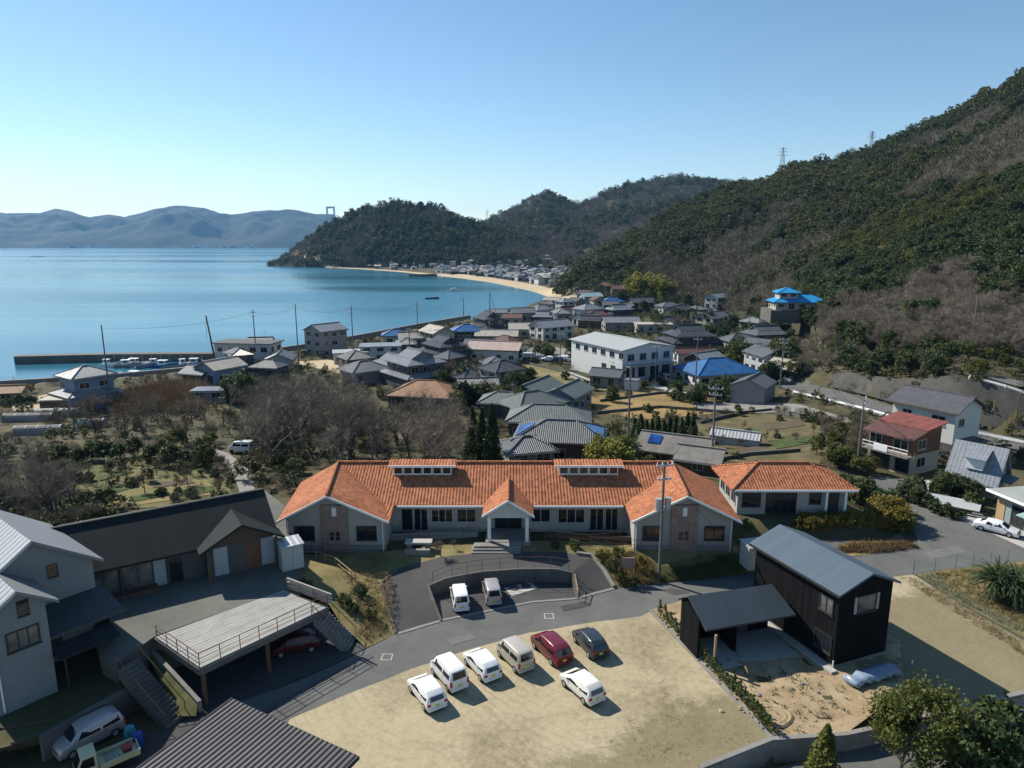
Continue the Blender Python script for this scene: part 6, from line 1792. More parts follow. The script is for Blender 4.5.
def a_frame():
    c = Vector((53.8, 75.2, 0))
    t = thing('steep_roof_house', 'small cottage with a very steep pale blue-grey roof and dormer', 'house', c, R(-50), VG)
    W, D, zr = 4.6, 4.6, 5.6
    MB().add([(-W / 2, -D / 2 + .5, -.3), (W / 2, -D / 2 + .5, -.3), (W / 2, D / 2 - .5, -.3), (-W / 2, D / 2 - .5, -.3), (-W / 2, -.25, zr - .4), (W / 2, -.25, zr - .4), (W / 2, .25, zr - .4), (-W / 2, .25, zr - .4), (-W / 2, -D / 2 + .5, 2.), (W / 2, -D / 2 + .5, 2.), (W / 2, D / 2 - .5, 2.), (-W / 2, D / 2 - .5, 2.)],
             [(0, 1, 9, 8), (1, 2, 10, 6, 5, 9), (2, 3, 11, 10), (3, 0, 8, 4, 7, 11), (4, 5, 6, 7)]).build('wall', BEIGEW, t)
    r = MB(); m = roof_mat('pale slate blue roof', (.20, .22, .25), .4, .35, .3, .12, .55, .5)
    r.slab([(-W / 2 - .4, -D / 2 - .3, 1.6), (W / 2 + .4, -D / 2 - .3, 1.6), (W / 2 + .4, 0, zr), (-W / 2 - .4, 0, zr)], .25)
    r.slab([(-W / 2 - .4, D / 2 + .3, 1.6), (-W / 2 - .4, 0, zr), (W / 2 + .4, 0, zr), (W / 2 + .4, D / 2 + .3, 1.6)], .25)
    r.build('roof', m, t)
    d = MB().box(-.8, .9, -2.0, -.5, 3.0, 4.4).build('dormer', WHITE, t)
    MB().slab([(-1.1, -2.3, 4.3), (1.2, -2.3, 4.3), (1.2, -.3, 5.2), (-1.1, -.3, 5.2)], .1).build('dormer_roof', m, d)
    window(t, W / 2, 0, .4, 90, 1.1, 1.6, 2, ALU); window(t, W / 2, 0, 3.0, 90, .9, .9, 1, DARKFRAME)
    MB().slab([(W / 2, -1.6, 2.35), (W / 2 + 1.3, -1.6, 2.1), (W / 2 + 1.3, 1.6, 2.1), (W / 2, 1.6, 2.35)], .1).build('porch_roof', BLUEMETAL, t)
a_frame()
def flat_house():
    q = Vector((50.4, 66.9, 0))
    t = thing('flat_roof_house', 'low house with pale grey-green flat roof at the right edge', 'house', q, R(-80))
    W, D, h = 14, 11, 2.9
    MB().box(0, W, 0, D, -.5, h).build('wall', mat('teal grey siding', (.20, .26, .26), .7, .1, .6), t)
    MB().box(-.7, W + .6, -.9, D + .5, h, h + .18).build('roof', mat('pale felt roof', (.30, .32, .30), .8, .15, .4, bump=.2), t)
    MB().box(-.74, W + .6, -.95, -.9, h - .06, h + .22).build('fascia', WHITE, t)
    MB().box(-.05, .9, -.06, -.004, -.3, h - .05).build('timber_panel', TIMBER, t)
    for x, ww, hh, z in ((2.4, 1.3, 1.9, .2), (4.6, 1.6, 1.9, .2), (7.4, 1.8, 1.2, .9)): window(t, x, 0, z, 0, ww, hh, 2, DARKFRAME)
    MB().slab([(3.6, -1.6, 2.0), (9.5, -1.6, 2.0), (9.5, -.02, 2.3), (3.6, -.02, 2.3)], .08).build('awning', TEALROOF, t)
    for y in (2.5, 6): window(t, 0, y, .9, 270, 1.4, 1.1, 2, DARKFRAME)
flat_house()
def beds():
    t = thing('planter_rack', 'low rack of pale corrugated panels between the bushes', 'rack', P(951, 508, .05), R(-38))
    for i in range(4): MB().slab([(-2.6, -1.6 + i * .8, .75), (2.6, -1.6 + i * .8, .75), (2.6, -1.0 + i * .8, .82), (-2.6, -1.0 + i * .8, .82)], .06).build('panel', LTGREY, t)
    for x in (-2.3, 2.3):
        for y in (-1.3, 1.2): MB().box(x - .05, x + .05, y - .05, y + .05, -.1, .70).build('leg', STEEL, t)
beds()
def stone_lantern():
    t = thing('stone_gatepost', 'pale stone gatepost among the right bushes', 'post', P(929, 495, 0))
    MB().box(-.35, .35, -.35, .35, -.1, 1.5).build('pillar', CONCW, t, bevel=.03); MB().box(-.45, .45, -.45, .45, 1.5, 1.65).build('cap', CONCW, t, bevel=.03)
stone_lantern()

# ------------------------------------------------------------ guard rails, sea walls, breakwater
def guard_rail(line, label, h=.75):
    pts = [PG(*q) for q in line]
    t = thing('guard_rail', label, 'guard rail', pts[0], 0, 'white guard rails'); o = Vector(t.location); m = MB()
    for a, b in zip(pts, pts[1:]):
        m.beam(a - o + Vector((0, 0, h)), b - o + Vector((0, 0, h)), .09, .34)
        n = max(1, round((b - a).length / 2.5))
        for i in range(n):
            q = a.lerp(b, i / n) - o; MB().box(q.x - .06, q.x + .06, q.y - .06, q.y + .06, q.z - .3, q.z + h).build('post', WHITE, t)
    m.build('rail', WHITE, t)
guard_rail([(793, 394), (830, 403), (862, 411), (890, 419)], 'white guard rail on the near side of the main road')
guard_rail([(969, 379), (985, 384), (1005, 390), (1024, 396), (1060, 404)], 'white guard rail along the top of the cut bank')
guard_rail([(975, 436), (1000, 441), (1024, 446)], 'white guard rail beside the main road behind the steep cottage')
def along(line, z0, z1, th, m, label, name, cat):
    pts = [P(a, b, SEA) for a, b in line]
    return wall_along(pts, [z1] * len(pts), th, z0, m, label, name=name, cat=cat)
along([(-140, 400), (-60, 395.5), (0, 391.5), (60, 388), (110, 384.5), (186, 377)], SEA - 3, -3.4, .9, CONC, 'long grey sea wall along the shore at the left', 'sea_wall', 'sea wall')
along([(222, 365), (300, 353), (360, 342), (420, 330), (470, 321)], SEA - 3, -3.3, .8, CONC, 'sea wall below the harbour houses', 'sea_wall', 'sea wall')
along([(18, 363), (60, 362), (120, 360.5), (215, 360)], SEA - 3, -3.8, 3.6, mat('sea-dark concrete', (.115, .11, .10), .9, .3, .2), 'long dark breakwater reaching into the bay', 'breakwater', 'breakwater')
along([(120, 385), (150, 379), (186, 374)], SEA - 3, -4.2, 1.5, CONCD, 'short quay inside the harbour', 'quay', 'quay')
along([(160, 374.5), (185, 373), (205, 372)], SEA - 1, -5.2, 2.0, CONCD, 'low floating jetty with the boats', 'jetty', 'jetty')
for i, (px, py, dg, L, lab) in enumerate(((108, 366.5, 12, 9, 'white cabin boat at the left end of the moored line'), (118, 365, 30, 8, 'small white boat second in the moored line'), (128, 367, 20, 9, 'white cabin boat third in the moored line'),
        (136, 365.5, 15, 9, 'white boat under the tall pole'), (146, 367.5, 25, 9.5, 'larger white boat in the middle of the harbour'), (155, 366, 10, 8, 'white boat behind the larger one'), (165, 367.5, 5, 10, 'long pale boat with blue cover near the jetty'),
        (174, 369, 20, 8, 'small boat against the jetty'), (184, 366, 15, 8, 'white boat below the breakwater end'), (196, 365.5, 0, 10, 'white boat with blue cabin near the harbour office'), (205, 366, -5, 9, 'last white boat at the root of the breakwater'), (136, 379, 5, 9, 'single white boat before the quay'))):
    boat(P(px, py, SEA), dg + (i * 37 % 50) - 25, L * (.62 + .08 * (i % 4)), lab, hull=(None, LTGREY, GREYW, None, BLUEW)[i % 5] if i not in (6, 9) else TARP, cabin=i % 3 != 1)
boat(P(454, 291, SEA), 5, 11, 'fishing boat floating off the beach', group='boats out in the bay')
boat(P(432, 299, SEA), 10, 9, 'small dark boat moored off the beach', hull=DKGREY, group='boats out in the bay', cabin=False)
boat(P(38, 257, SEA), 0, 40, 'tiny dark ship far out on the bay', hull=DKGREY, group='boats out in the bay')
along([(411, 276.4), (422, 276.6), (435, 276.2)], SEA - 2, SEA + 2.6, 8, CONCD, 'small dark jetty at the end of the far beach', 'stone_jetty', 'jetty')
along([(272, 265.6), (300, 266.8), (330, 267.2), (360, 268)], SEA - 2, SEA + 2.2, 5, CONC, 'thin pale shore wall round the headland', 'shore_wall', 'sea wall')
for line, lab in (([(600, 402), (660, 394), (720, 398), (742, 402)], 'low grey field wall above the golden field'), ([(596, 414), (660, 408), (735, 414)], 'low grey field wall below the golden field'), ([(700, 424), (740, 414), (772, 411), (810, 420)], 'curved concrete wall of the allotments'), ([(715, 462), (748, 456), (800, 452)], 'lower allotment wall'), ([(520, 362), (560, 372), (592, 384)], 'low wall along the grass before the hall')):
    w_ = [PG(*q) for q in line]; wall_along(w_, [p.z + .55 for p in w_], .25, min(p.z for p in w_) - .8, CONCD, lab, name='field_wall')
# crane boom at the harbour
cr = thing('harbour_crane', 'rusty slanting crane boom beside the harbour office', 'crane', PG(217, 370))
MB().tube((0, 0, 0), (-1.6, 0, 14), .28, .16, 8).build('boom', RUST, cr); MB().box(-1, 1, -1, 1, -.5, 1.8).build('cab', ALU, cr, bevel=.1); MB().tube((-1.6, 0, 14), (-1.9, 0, 8), .04, None, 5).build('hoist_cable', BLACKP, cr)
# greenhouses
for px, py, L, lab, mm in ((30, 421, 8, 'long dull plastic tunnel by the sandy yard', CONC), (59, 416, 7.5, 'bright white plastic tunnel beside the brown garage', CONCW), (40, 434, 7, 'pale plastic tunnel strip nearest the bare trees', CONC), (93, 427, 4, 'short white plastic tunnel among bare trees', CONCW)):
    t = thing('plastic_tunnel', lab, 'greenhouse', PG(px, py), R(6), 'plastic tunnels'); m = MB(); n = 10
    arc = [(1.3 * math.cos(math.pi * i / n), 1.5 * math.sin(math.pi * i / n)) for i in range(n + 1)]
    for (y0, z0), (y1, z1) in zip(arc, arc[1:]): m.add([(-L / 2, y0, z0), (L / 2, y0, z0), (L / 2, y1, z1), (-L / 2, y1, z1)], [(0, 1, 2, 3)])
    for s in (-1, 1): m.add([(s * L / 2, y, z) for y, z in arc], [tuple(range(n + 1))])
    m.build('cover', mm, t)
    for k in range(5): 
        x = -L / 2 + L * k / 4; h_ = MB()
        for (y0, z0), (y1, z1) in zip(arc, arc[1:]): h_.tube((x, y0 * 1.02, z0 * 1.02), (x, y1 * 1.02, z1 * 1.02), .03, None, 4, cap=False)
        h_.build('hoop', STEEL, t)

# parked cars in the village, utility poles and cables
for px, py, k, m, dg, lab in ((526, 358.5, 'wagon', PW, 160, 'white car first in the hall yard'), (539, 360, 'hatch', PSI, 165, 'silver car second in the hall yard'), (549, 361.5, 'sedan', PW, 160, 'white car third in the hall yard'),
        (557, 363.5, 'van', PDK, 170, 'dark car before the hall wall'), (563, 361, 'hatch', PW, 150, 'white car nearest the hall wall'), (515, 355, 'van', PW, 150, 'white van beside the pink-roofed house'),
        (242, 453, 'van', PW, 170, 'white van on the lane through the gardens'), (600, 345, 'hatch', PW, 60, 'white car behind the hall roof'), (742, 381, 'van', PW, 20, 'white van by the blue tarpaulin house'), (665, 381, 'van', PSI, 100, 'silver van under the hall balcony')):
    p = PG(px, py); p.z += .12
    car(k, p, dg, m, lab, group='cars parked in the village', detail=False)
poles = {}; PH = {}
for px, py, h, ar, lab in ((111, 406, 16, 0, 'tall thin pole beside the slate-blue harbour house'), (257, 366, 15, 2, 'pole behind the harbour office'), (299, 366, 16.5, 0, 'thin pole left of the tall grey house'), (354, 366, 16, 2, 'pole with crossarms right of the tall grey house'),
        (418, 346, 14, 2, 'pole with crossarms over the beige shore house'), (464, 338, 14, 1, 'pole rising before the bay above the blue tarpaulin'), (410, 360, 9, 1, 'short pole among the silver-tiled houses'), (627, 470, 13, 0, 'slim pole behind the orange roof lantern'),
        (535, 362, 9, 1, 'pole by the hall yard entrance'), (560, 366, 9, 1, 'pole in front of the hall yard'), (695, 392, 12, 1, 'pole beside the blue tarpaulin house'), (711, 470, 11, 2, 'pole left of the annex roof'), (780, 388, 11, 2, 'pole at the main road bend'),
        (655, 384, 9, 1, 'pole before the hall balcony'), (748, 344, 9, 1, 'pole below the bright blue house'), (972, 340, 9, 0, 'thin pole high on the hillside')):
    PH[px] = h
    poles[px] = utility_pole(PG(px, py), h, lab, arms=((.95, 1.8), (.88, 1.5))[:ar], deg=random.uniform(-30, 30), r=.17)
tp = PG(490, 338); ta = thing('mast', 'lattice mast with slanting stay by the shore', 'mast', tp)
MB().tube((0, 0, 0), (0, 0, 16), .2, .12, 8).build('pole', POLEM, ta); MB().tube((4.2, 0, 2), (.1, 0, 15.5), .08, None, 6).build('stay', POLEM, ta)
top = lambda px, f=.95: Vector(poles[px].location) + Vector((0, 0, f * PH[px]))
P0 = P(659, 581, 0) + Vector((0, 0, 10.3)); P1 = P(857, 470, 0) + Vector((0, 0, 9.2))
cable([top(111), top(257), top(299), top(354), top(418), top(464)], 'thin cable along the shore poles', 1.2, .03)
cable([P1, top(780), top(695)], 'cable along the main road', 1.0, .03)
cable([P1 + Vector((.5, 0, -.4)), top(780, .88), top(695, .89)], 'second cable along the main road', 1.1, .03)
cable([P0, top(711, .95)], 'cable from the tall pole over the orange roof', .8, .018)
cable([P0 + Vector((0, 0, -.5)), P(752, 560, 3.6)], 'service cable to the black house', .4, .015)

# ------------------------------------------------------------ far village at the foot of the headland and hills
FV = []
def far_proto(i):
    r = random.Random(i); w, d, h = r.uniform(6, 9), r.uniform(5, 7), r.choice((2.6, 3.0, 4.8))
    mb = MB(); gable_walls(mb, w, d, h, .45, z0=-3, mi=0); roof_geo(mb, ('gable', 'hip', 'gable', 'irimoya')[i % 4] if i % 4 != 0 else 'hip', w, d, h, .45, .6, mi=1, ridge=False)
    mb.box(-w * .35, w * .1, -d / 2 - .08, -d / 2 + .02, .5, 2.2, 2)
    if h > 5: mb.box(-w * .3, w * .3, -d / 2 - .09, -d / 2 + .02, 3.6, 4.8, 2)
    return mb.mesh('far_house', [(LTGREY, GREYW, BEIGEW, DKGREY, WHITEW, BROWNW)[i % 6], (SILVERTILE, GREYTILE, SILVERTILE, BLACKTILE, GREYTILE, SILVERTILE, BEIGEROOF)[i % 7], GLASS])
FP = [far_proto(i) for i in range(14)]
cnt = 0
def far_house(x, y, k, label):
    o = inst(bpy.data.objects.new('far_house', FP[k]))
    o.location = (x, y, max(gz(x, y), SEA + 1.6)); o.rotation_euler = (0, 0, random.uniform(-.7, .7) + (1.57 if random.random() < .4 else 0))
    tag(o, label, 'house', 'houses of the far village')
    return o
rf = random.Random(4)
taken = []
def try_far(px, py, label, gap):
    q = PG(px, py)
    if float(coast_dist(np.array([q.x]), np.array([q.y]))[0]) < 22 or q.y > 1200: return
    for a, b in taken:
        if abs(a - q.x) < gap and abs(b - q.y) < gap * 1.2: return
    taken.append((q.x, q.y))
    far_house(q.x, q.y, rf.randrange(14), label)
for i in range(1500):
    px = rf.uniform(432, 572); lo = np.interp(px, [432, 470, 520, 572], [274, 275, 281, 291]); hi = np.interp(px, [432, 470, 520, 545, 572], [266, 264, 262, 258, 266])
    try_far(px, rf.uniform(hi, lo), 'small pale house packed in the far village behind the beach', 8)
for i in range(60):
    px = rf.uniform(366, 432); try_far(px, rf.uniform(266, 270), 'small house strung along the far headland shore', 13)
for i in range(60):
    px = rf.uniform(560, 600); try_far(px, rf.uniform(292, 302), 'small house at the near end of the beach road', 13)

# far pylons and the bridge tower
def pylon(px, py, D, h, label):
    p = PD(px, py, D); p.z = gz(p.x, p.y) if D < 3000 else p.z
    t = thing('power_pylon', label, 'pylon', p, 0, 'pylons on the ridges'); m = MB()
    for sx in (-1, 1):
        for sy in (-1, 1): m.tube((sx * h * .11, sy * h * .11, -3), (sx * h * .015, sy * h * .015, h), .28, .16, 4)
    for k in range(7):
        z0, z1 = h * k / 7, h * (k + 1) / 7; w0, w1 = h * (.11 - .095 * k / 7), h * (.11 - .095 * (k + 1) / 7)
        m.tube((-w0, -w0, z0), (w1, -w1, z1), .13, None, 4); m.tube((w0, -w0, z0), (-w1, -w1, z1), .13, None, 4)
    m.build('tower', STEEL, t)
    a = MB()
    for f, w in ((.72, .2), (.84, .17), (.95, .14)): a.tube((-h * w, 0, h * f), (h * w, 0, h * f), .2, None, 4)
    a.build('crossarm', STEEL, t)
pylon(782, 166, 590, 22, 'thin lattice pylon on the ridge of the wooded hillside'); pylon(871, 146, 556, 16, 'second thin pylon further right on the wooded ridge'); pylon(487, 221, 1500, 24, 'tiny pylon on the saddle behind the headland')
bp = PD(331, 219, 5200)
t = thing('bridge_tower', 'far white portal tower of a suspension bridge over the headland', 'bridge', (bp.x, bp.y, 0), 0)
hh = PD(331, 206.5, 5200).z
for s in (-1, 1): MB().box(s * 26 - 5, s * 26 + 5, -5, 5, SEA, hh).build('tower_leg', mat('bridge steel', (.30, .32, .34), .6), t)
for z in (hh - 6, hh - 60, hh - 110): MB().box(-21, 21, -4, 4, z - 7, z + 5).build('crossbeam', mat('bridge steel', (.30, .32, .34), .6), t)
# pale far shore buildings under the islands
for i in range(26):
    px = rf.uniform(4, 265); D = 5885
    p = PD(px, 247, D); o = inst(bpy.data.objects.new('shore_building', MB().box(-.5, .5, -.5, .5, -.2, 1).box(-.3, .2, -.4, .4, 1, 1.3).mesh('shore_building', WHITEW)))
    o.location = (p.x, p.y, SEA); o.scale = (rf.uniform(20, 90), 20, rf.uniform(8, 18)); tag(o, 'tiny pale building on the far island shore', 'building', 'buildings on the far island shore')

# ------------------------------------------------------------ forest on the hills (one mass per kind, instanced crowns)
def clump_mesh(name, kind, m, rng):
    if kind == 'ev':
        pts = crown_points(6., 2.7, 26, 20, rng=rng, z0=.0, hollow=.55); V, Fq = leaf_quads(pts, .58, rng=rng, aspect=1.25)
    elif kind == 'bare':
        n = 300
        a = rng.uniform(0, 6.283, n); r = 2.8 * rng.uniform(0, 1, n) ** .6; z = rng.uniform(1.0, 5.6, n) * (1 - .25 * (r / 2.8) ** 2)
        c = np.stack([np.cos(a) * r, np.sin(a) * r, z], 1)
        d = c - np.array([0, 0, -1.]); d /= np.linalg.norm(d, axis=1)[:, None]; d += rng.normal(size=(n, 3)) * .55
        w = np.cross(d, rng.normal(size=(n, 3))); w /= np.linalg.norm(w, axis=1)[:, None]
        L = rng.uniform(.4, .95, n)[:, None]; w *= .075
        V = np.stack([c - w, c + w, c + d * L + w * .3, c + d * L - w * .3], 1).reshape(-1, 3); Fq = np.arange(n * 4).reshape(n, 4)
    me = np_mesh(name, V, Fq, m)
    return me
FOREV = leaf_mat('forest leaves', [(.028, .048, .018), (.042, .066, .02), (.06, .08, .024), (.075, .08, .03), (.10, .105, .032)])
FORRIDGE = leaf_mat('olive ridge leaves', [(.06, .076, .02), (.085, .095, .024), (.105, .11, .03), (.07, .075, .026)])  # lighter olive species, picked by noise and height on the slope
FORBARE = leaf_mat('bare forest twigs', [(.115, .097, .066), (.15, .128, .09), (.18, .156, .112), (.135, .125, .075)], 0, .9)
def forest(name, pts, scales, meshes, label):
    """instances of a few crown meshes on given points through geometry nodes"""
    if not len(pts): return
    me = bpy.data.meshes.new(name)
    me.vertices.add(len(pts)); me.vertices.foreach_set('co', np.asarray(pts, np.float32).ravel())
    at = me.attributes.new('sc', 'FLOAT', 'POINT'); at.data.foreach_set('value', np.asarray(scales, np.float32))
    me.update()
    o = inst(bpy.data.objects.new(name, me))
    col = bpy.data.collections.new(name + '_crowns')
    for i, q in enumerate(meshes): col.objects.link(bpy.data.objects.new('crown', q))
    ng = bpy.data.node_groups.new(name, 'GeometryNodeTree')
    ng.interface.new_socket('Geometry', in_out='INPUT', socket_type='NodeSocketGeometry'); ng.interface.new_socket('Geometry', in_out='OUTPUT', socket_type='NodeSocketGeometry')
    N = ng.nodes; L = ng.links
    i_, o_ = N.new('NodeGroupInput'), N.new('NodeGroupOutput')
    ip = N.new('GeometryNodeInstanceOnPoints'); ci = N.new('GeometryNodeCollectionInfo'); ci.inputs[0].default_value = col; ci.inputs['Separate Children'].default_value = True; ci.inputs['Reset Children'].default_value = True
    ip.inputs['Pick Instance'].default_value = True
    mp = N.new('GeometryNodeMeshToPoints') if False else None
    rv = N.new('FunctionNodeRandomValue'); rv.data_type = 'FLOAT_VECTOR'; rv.inputs[0].default_value = (-.12, -.12, 0); rv.inputs[1].default_value = (.12, .12, 6.283)
    na = N.new('GeometryNodeInputNamedAttribute'); na.data_type = 'FLOAT'; na.inputs['Name'].default_value = 'sc'
    L.new(i_.outputs[0], ip.inputs['Points']); L.new(ci.outputs[0], ip.inputs['Instance']); L.new(rv.outputs[0], ip.inputs['Rotation']); L.new(na.outputs[0], ip.inputs['Scale']); L.new(ip.outputs[0], o_.inputs[0])
    md = o.modifiers.new('scatter', 'NODES'); md.node_group = ng
    tag(o, label, None, None, 'stuff')
EVM = [clump_mesh('evergreen_crown', 'ev', FOREV, RNG) for _ in range(5)]
RDM = [clump_mesh('ridge_crown', 'ev', FORRIDGE, RNG) for _ in range(4)]
BRM = [clump_mesh('bare_crown', 'bare', FORBARE, RNG) for _ in range(5)]
def scatter_hill(h, others, n, D0, D1, thr, s0, s1, names, tmax=1.04, keep=None, near_ok=False):
    NEAREV = [tree_proto('evergreen', i)[1] for i in range(3)]; NEAROL = [tree_proto('olive', i)[1] for i in range(3)]; NEARBR = [tree_proto('bare', i)[1] for i in range(3)]
    u0, u1 = (max(h.px[0], 262) - 512) / FPX * .985, (min(h.px[-1], 1180) - 512) / FPX * .985
    D = np.sqrt(RNG.uniform(D0 ** 2, D1 ** 2, n)); u = RNG.uniform(u0, u1, n)
    X, Y = u * D, D
    px, f, r, fz, rz = h.par(X, Y)
    t = (Y - f) / (r - f)
    z = h.z(X, Y)
    ok = (t > 0) & (t < tmax) & (z >= gz_np(X, Y) - .6)
    nb = fbm(X / 55, Y / 55, 77, 4) + .35 * fbm(X / 14, Y / 14, 5, 2)
    if keep is not None: ok &= keep(px, Y, t, nb)
    X, Y, z, t, nb = X[ok], Y[ok], z[ok], t[ok], nb[ok]
    nb = nb + thr(px[ok], t)
    s = (s0 + (s1 - s0) * RNG.uniform(size=len(X)) ** 1.8) * (.6 + .8 * RNG.uniform(size=len(X)) ** 1.5)
    pts = np.stack([X, Y, z - .5 * s], 1)
    b = nb < -.04; rg = (~b) & (nb > .13)
    e = ~b & ~rg
    nr = Y < 300
    near = []
    if near_ok:
        near = [(e & nr, NEAREV, 'near_evergreen', 'dark evergreen trees low on the '), (rg & nr, NEAROL, 'near_olive', 'olive green trees low on the '), (b & nr, NEARBR, 'near_bare', 'bare grey trees low on the ')]
        s = np.where(nr, s * .9, s)
        b = b & ~nr; rg = rg & ~nr; e = e & ~nr
    for k, ms, nm, lab in near + list(((e, EVM, 'evergreen', 'dark evergreen wood covering the '), (rg, RDM, 'olive', 'olive green wood on parts of the '), (b, BRM, 'bare', 'bare grey brown wood on the '))):
        forest(nm + '_wood', pts[k], s[k], ms, lab + names)
scatter_hill(HB, [], 22000, 115, 640, lambda px, t: .16 * smooth(.45, .95, t) - .015 + .05 * (px < 720) + .25 * (px < 640), .5, 1.15, 'tall hillside', near_ok=True)
scatter_hill(HA, [], 8500, 115, 345, lambda px, t: .40 * smooth(.5, .95, t) - .07, .5, .95, 'nearer spur', near_ok=True)
scatter_hill(HB, [], 5000, 112, 290, lambda px, t: -.05 + .05 * (px < 720), .5, 1.0, 'foot of the hillside', near_ok=True)
scatter_hill(HC, [], 15000, 690, 1620, lambda px, t: -.02 + .05 * (px < 570), 1.0, 2.0, 'back hills')
scatter_hill(HD, [], 13000, 850, 1180, lambda px, t: .03 + 0 * t, .7, 1.35, 'headland')

# ------------------------------------------------------------ single trees and bushes
def at(px, py): return PG(px, py)
def many(kind, spots, label, group, h=(3, 5), cat=None, wide=1.):
    for px, py in spots:
        tree(kind, at(px, py), random.uniform(*h), label, group, cat, wide)
rg = random.Random(11)
def area(n, x0, x1, y0, y1, skip=None):
    out = []
    while len(out) < n:
        q = (rg.uniform(x0, x1), rg.uniform(y0, y1))
        if skip and skip(*q): continue
        out.append(q)
    return out
# bare grove behind the left wing
gw = lambda x, y: y < np.interp(x, [230, 260, 300, 340, 380, 440], [452, 425, 412, 420, 440, 452])
many('bare', area(30, 258, 440, 425, 478, gw), 'tall bare tree in the grove behind the orange roofs', 'bare grove behind the orange roofs', (7.5, 11))
many('bare', [(285, 430), (305, 428), (325, 436), (300, 450), (340, 446)], 'biggest spreading bare tree in the middle of the grove', 'big bare trees of the grove', (12, 14), wide=1.05)
many('darkbare', area(26, 235, 445, 405, 470, lambda x, y: y < 400), 'dark scrubby bare tree in the grove', 'bare scrub of the grove', (2.5, 4.5), wide=1.2)
many('olive', area(12, 240, 450, 440, 480), 'low olive bush under the bare grove', 'bushes under the bare grove', (1.5, 2.8), 'bush', 1.3)
# left gardens
many('bare', area(14, -10, 75, 455, 520), 'grey bare tree at the left edge of the gardens', 'bare trees at the left edge', (4.5, 7.))
many('darkbare', area(16, -10, 85, 450, 545), 'dark bare scrub tree left of the gardens', 'dark scrub at the left edge', (3, 5), wide=1.2)
many('darkbare', area(14, 30, 250, 415, 445), 'bare brown scrub tree beyond the gardens', 'brown scrub beyond the gardens', (3, 5), wide=1.3)
many('bare', area(10, 95, 250, 412, 440), 'bare tree in the row beyond the gardens', 'bare row beyond the gardens', (4.5, 6.5))
many('evergreen', [(62, 462), (78, 464), (92, 460), (50, 466), (105, 462), (38, 468), (150, 462), (172, 466), (186, 466), (198, 464), (205, 458), (135, 456), (120, 458)], 'round dark evergreen bush edging the gardens', 'evergreens round the gardens', (2.0, 3.0))
many('olive', area(7, 20, 250, 440, 470), 'olive green bush beyond the vegetable garden', 'olive bushes round the gardens', (1.6, 3.0), 'bush')
many('darkbare', area(9, 90, 230, 470, 500), 'small bare fruit tree in the vegetable garden', 'fruit trees of the garden', (2.0, 3.2))
many('bush', area(16, 66, 240, 462, 505), 'small green garden bush', 'bushes of the vegetable garden', (.6, 1.1))
many('bush', area(16, 0, 110, 505, 545), 'weedy bush behind the pale house', 'bushes behind the pale house', (1.2, 2.4))
many('yellow', [(30, 545), (46, 552), (18, 540)], 'yellow green shrub behind the pale house', 'yellow shrubs behind the pale house', (1.4, 2.2))
many('evergreen', [(236, 402), (246, 404), (254, 400)], 'dark evergreen next to the small grey shed', 'evergreens beside the grey shed', (4.5, 6))
many('reed', area(34, 128, 192, 388, 412), 'rust-coloured reed clump by the harbour', 'rusty reeds by the harbour', (1.8, 3.2), wide=1.8)
many('bush', [(23, 404), (34, 403), (46, 404), (8, 406), (52, 399), (120, 409)], 'clipped bush in the sandy yard', 'bushes of the sandy yard', (1.2, 2.2))
# middle
many('conifer', [(482, 464), (492, 466), (473, 462)], 'tall dark pointed conifer behind the orange roof', 'conifers behind the orange roof', (6.5, 8.5))
many('evergreen', area(12, 440, 530, 385, 412), 'dark evergreen between the farmhouse and the tiled cluster', 'evergreens in the village centre', (3, 5.5))
many('darkbare', area(18, 430, 520, 372, 408), 'bare scrubby tree behind the tiled cluster', 'bare scrub in the village centre', (3, 5.5), wide=1.2)
many('olive', area(12, 430, 530, 372, 415), 'olive tree in the village centre', 'olive trees in the village centre', (2, 4))
many('evergreen', area(10, 500, 570, 350, 362), 'dark hedge tree behind the hall yard', 'hedge behind the hall yard', (2.4, 3.6))
many('conifer', [(634 + i * 5.8, 447 + (i % 3) * 1.5) for i in range(11)], 'dark clipped conifer in the dense hedge row behind the orange roof', 'conifer hedge behind the orange roof', (4.4, 5.4), wide=1.25)
many('yellow', [(597, 470), (606, 468), (613, 472), (620, 470), (625, 464)], 'golden green bush behind the orange roof', 'golden bushes behind the orange roof', (3.2, 4.4))
many('yellow', [(636, 297), (642, 299), (648, 297), (654, 299), (660, 298), (667, 300)], 'bright yellow green tree at the edge of the wood', 'yellow green trees at the wood edge', (10, 13))
many('evergreen', area(30, 575, 760, 300, 345, lambda x, y: y > 318 and x < 650), 'dark evergreen among the upper village houses', 'evergreens of the upper village', (3.5, 6))
many('bare', area(14, 655, 690, 318, 335), 'pale bare tree in the grove behind the hall', 'bare grove behind the hall', (5, 7))
many('evergreen', [(700, 402), (716, 400), (730, 402), (742, 398), (728, 392), (676, 396), (690, 404), (612, 402), (536, 396)], 'round evergreen along the golden field', 'evergreens along the golden field', (2.6, 4))
many('evergreen', area(22, 700, 810, 322, 385), 'dark evergreen below the bright blue house', 'evergreens below the blue house', (3.5, 6.5))
many('olive', area(14, 720, 800, 320, 385), 'olive tree below the bright blue house', 'olive trees below the blue house', (3, 5))
many('bare', area(22, 755, 850, 335, 378), 'bare tree in the orchard below the hillside', 'bare orchard below the hillside', (4, 6))
many('evergreen', area(24, 828, 970, 352, 378), 'dark evergreen along the top of the cut bank', 'evergreens above the cut bank', (2.5, 4.5))
many('olive', area(16, 900, 1024, 345, 376), 'olive bush along the top of the cut bank', 'olive bushes above the cut bank', (2, 3.5))
many('darkbare', area(28, 820, 1030, 335, 372), 'bare scrub tree above the cut bank', 'bare scrub above the cut bank', (3, 5.5), wide=1.3)
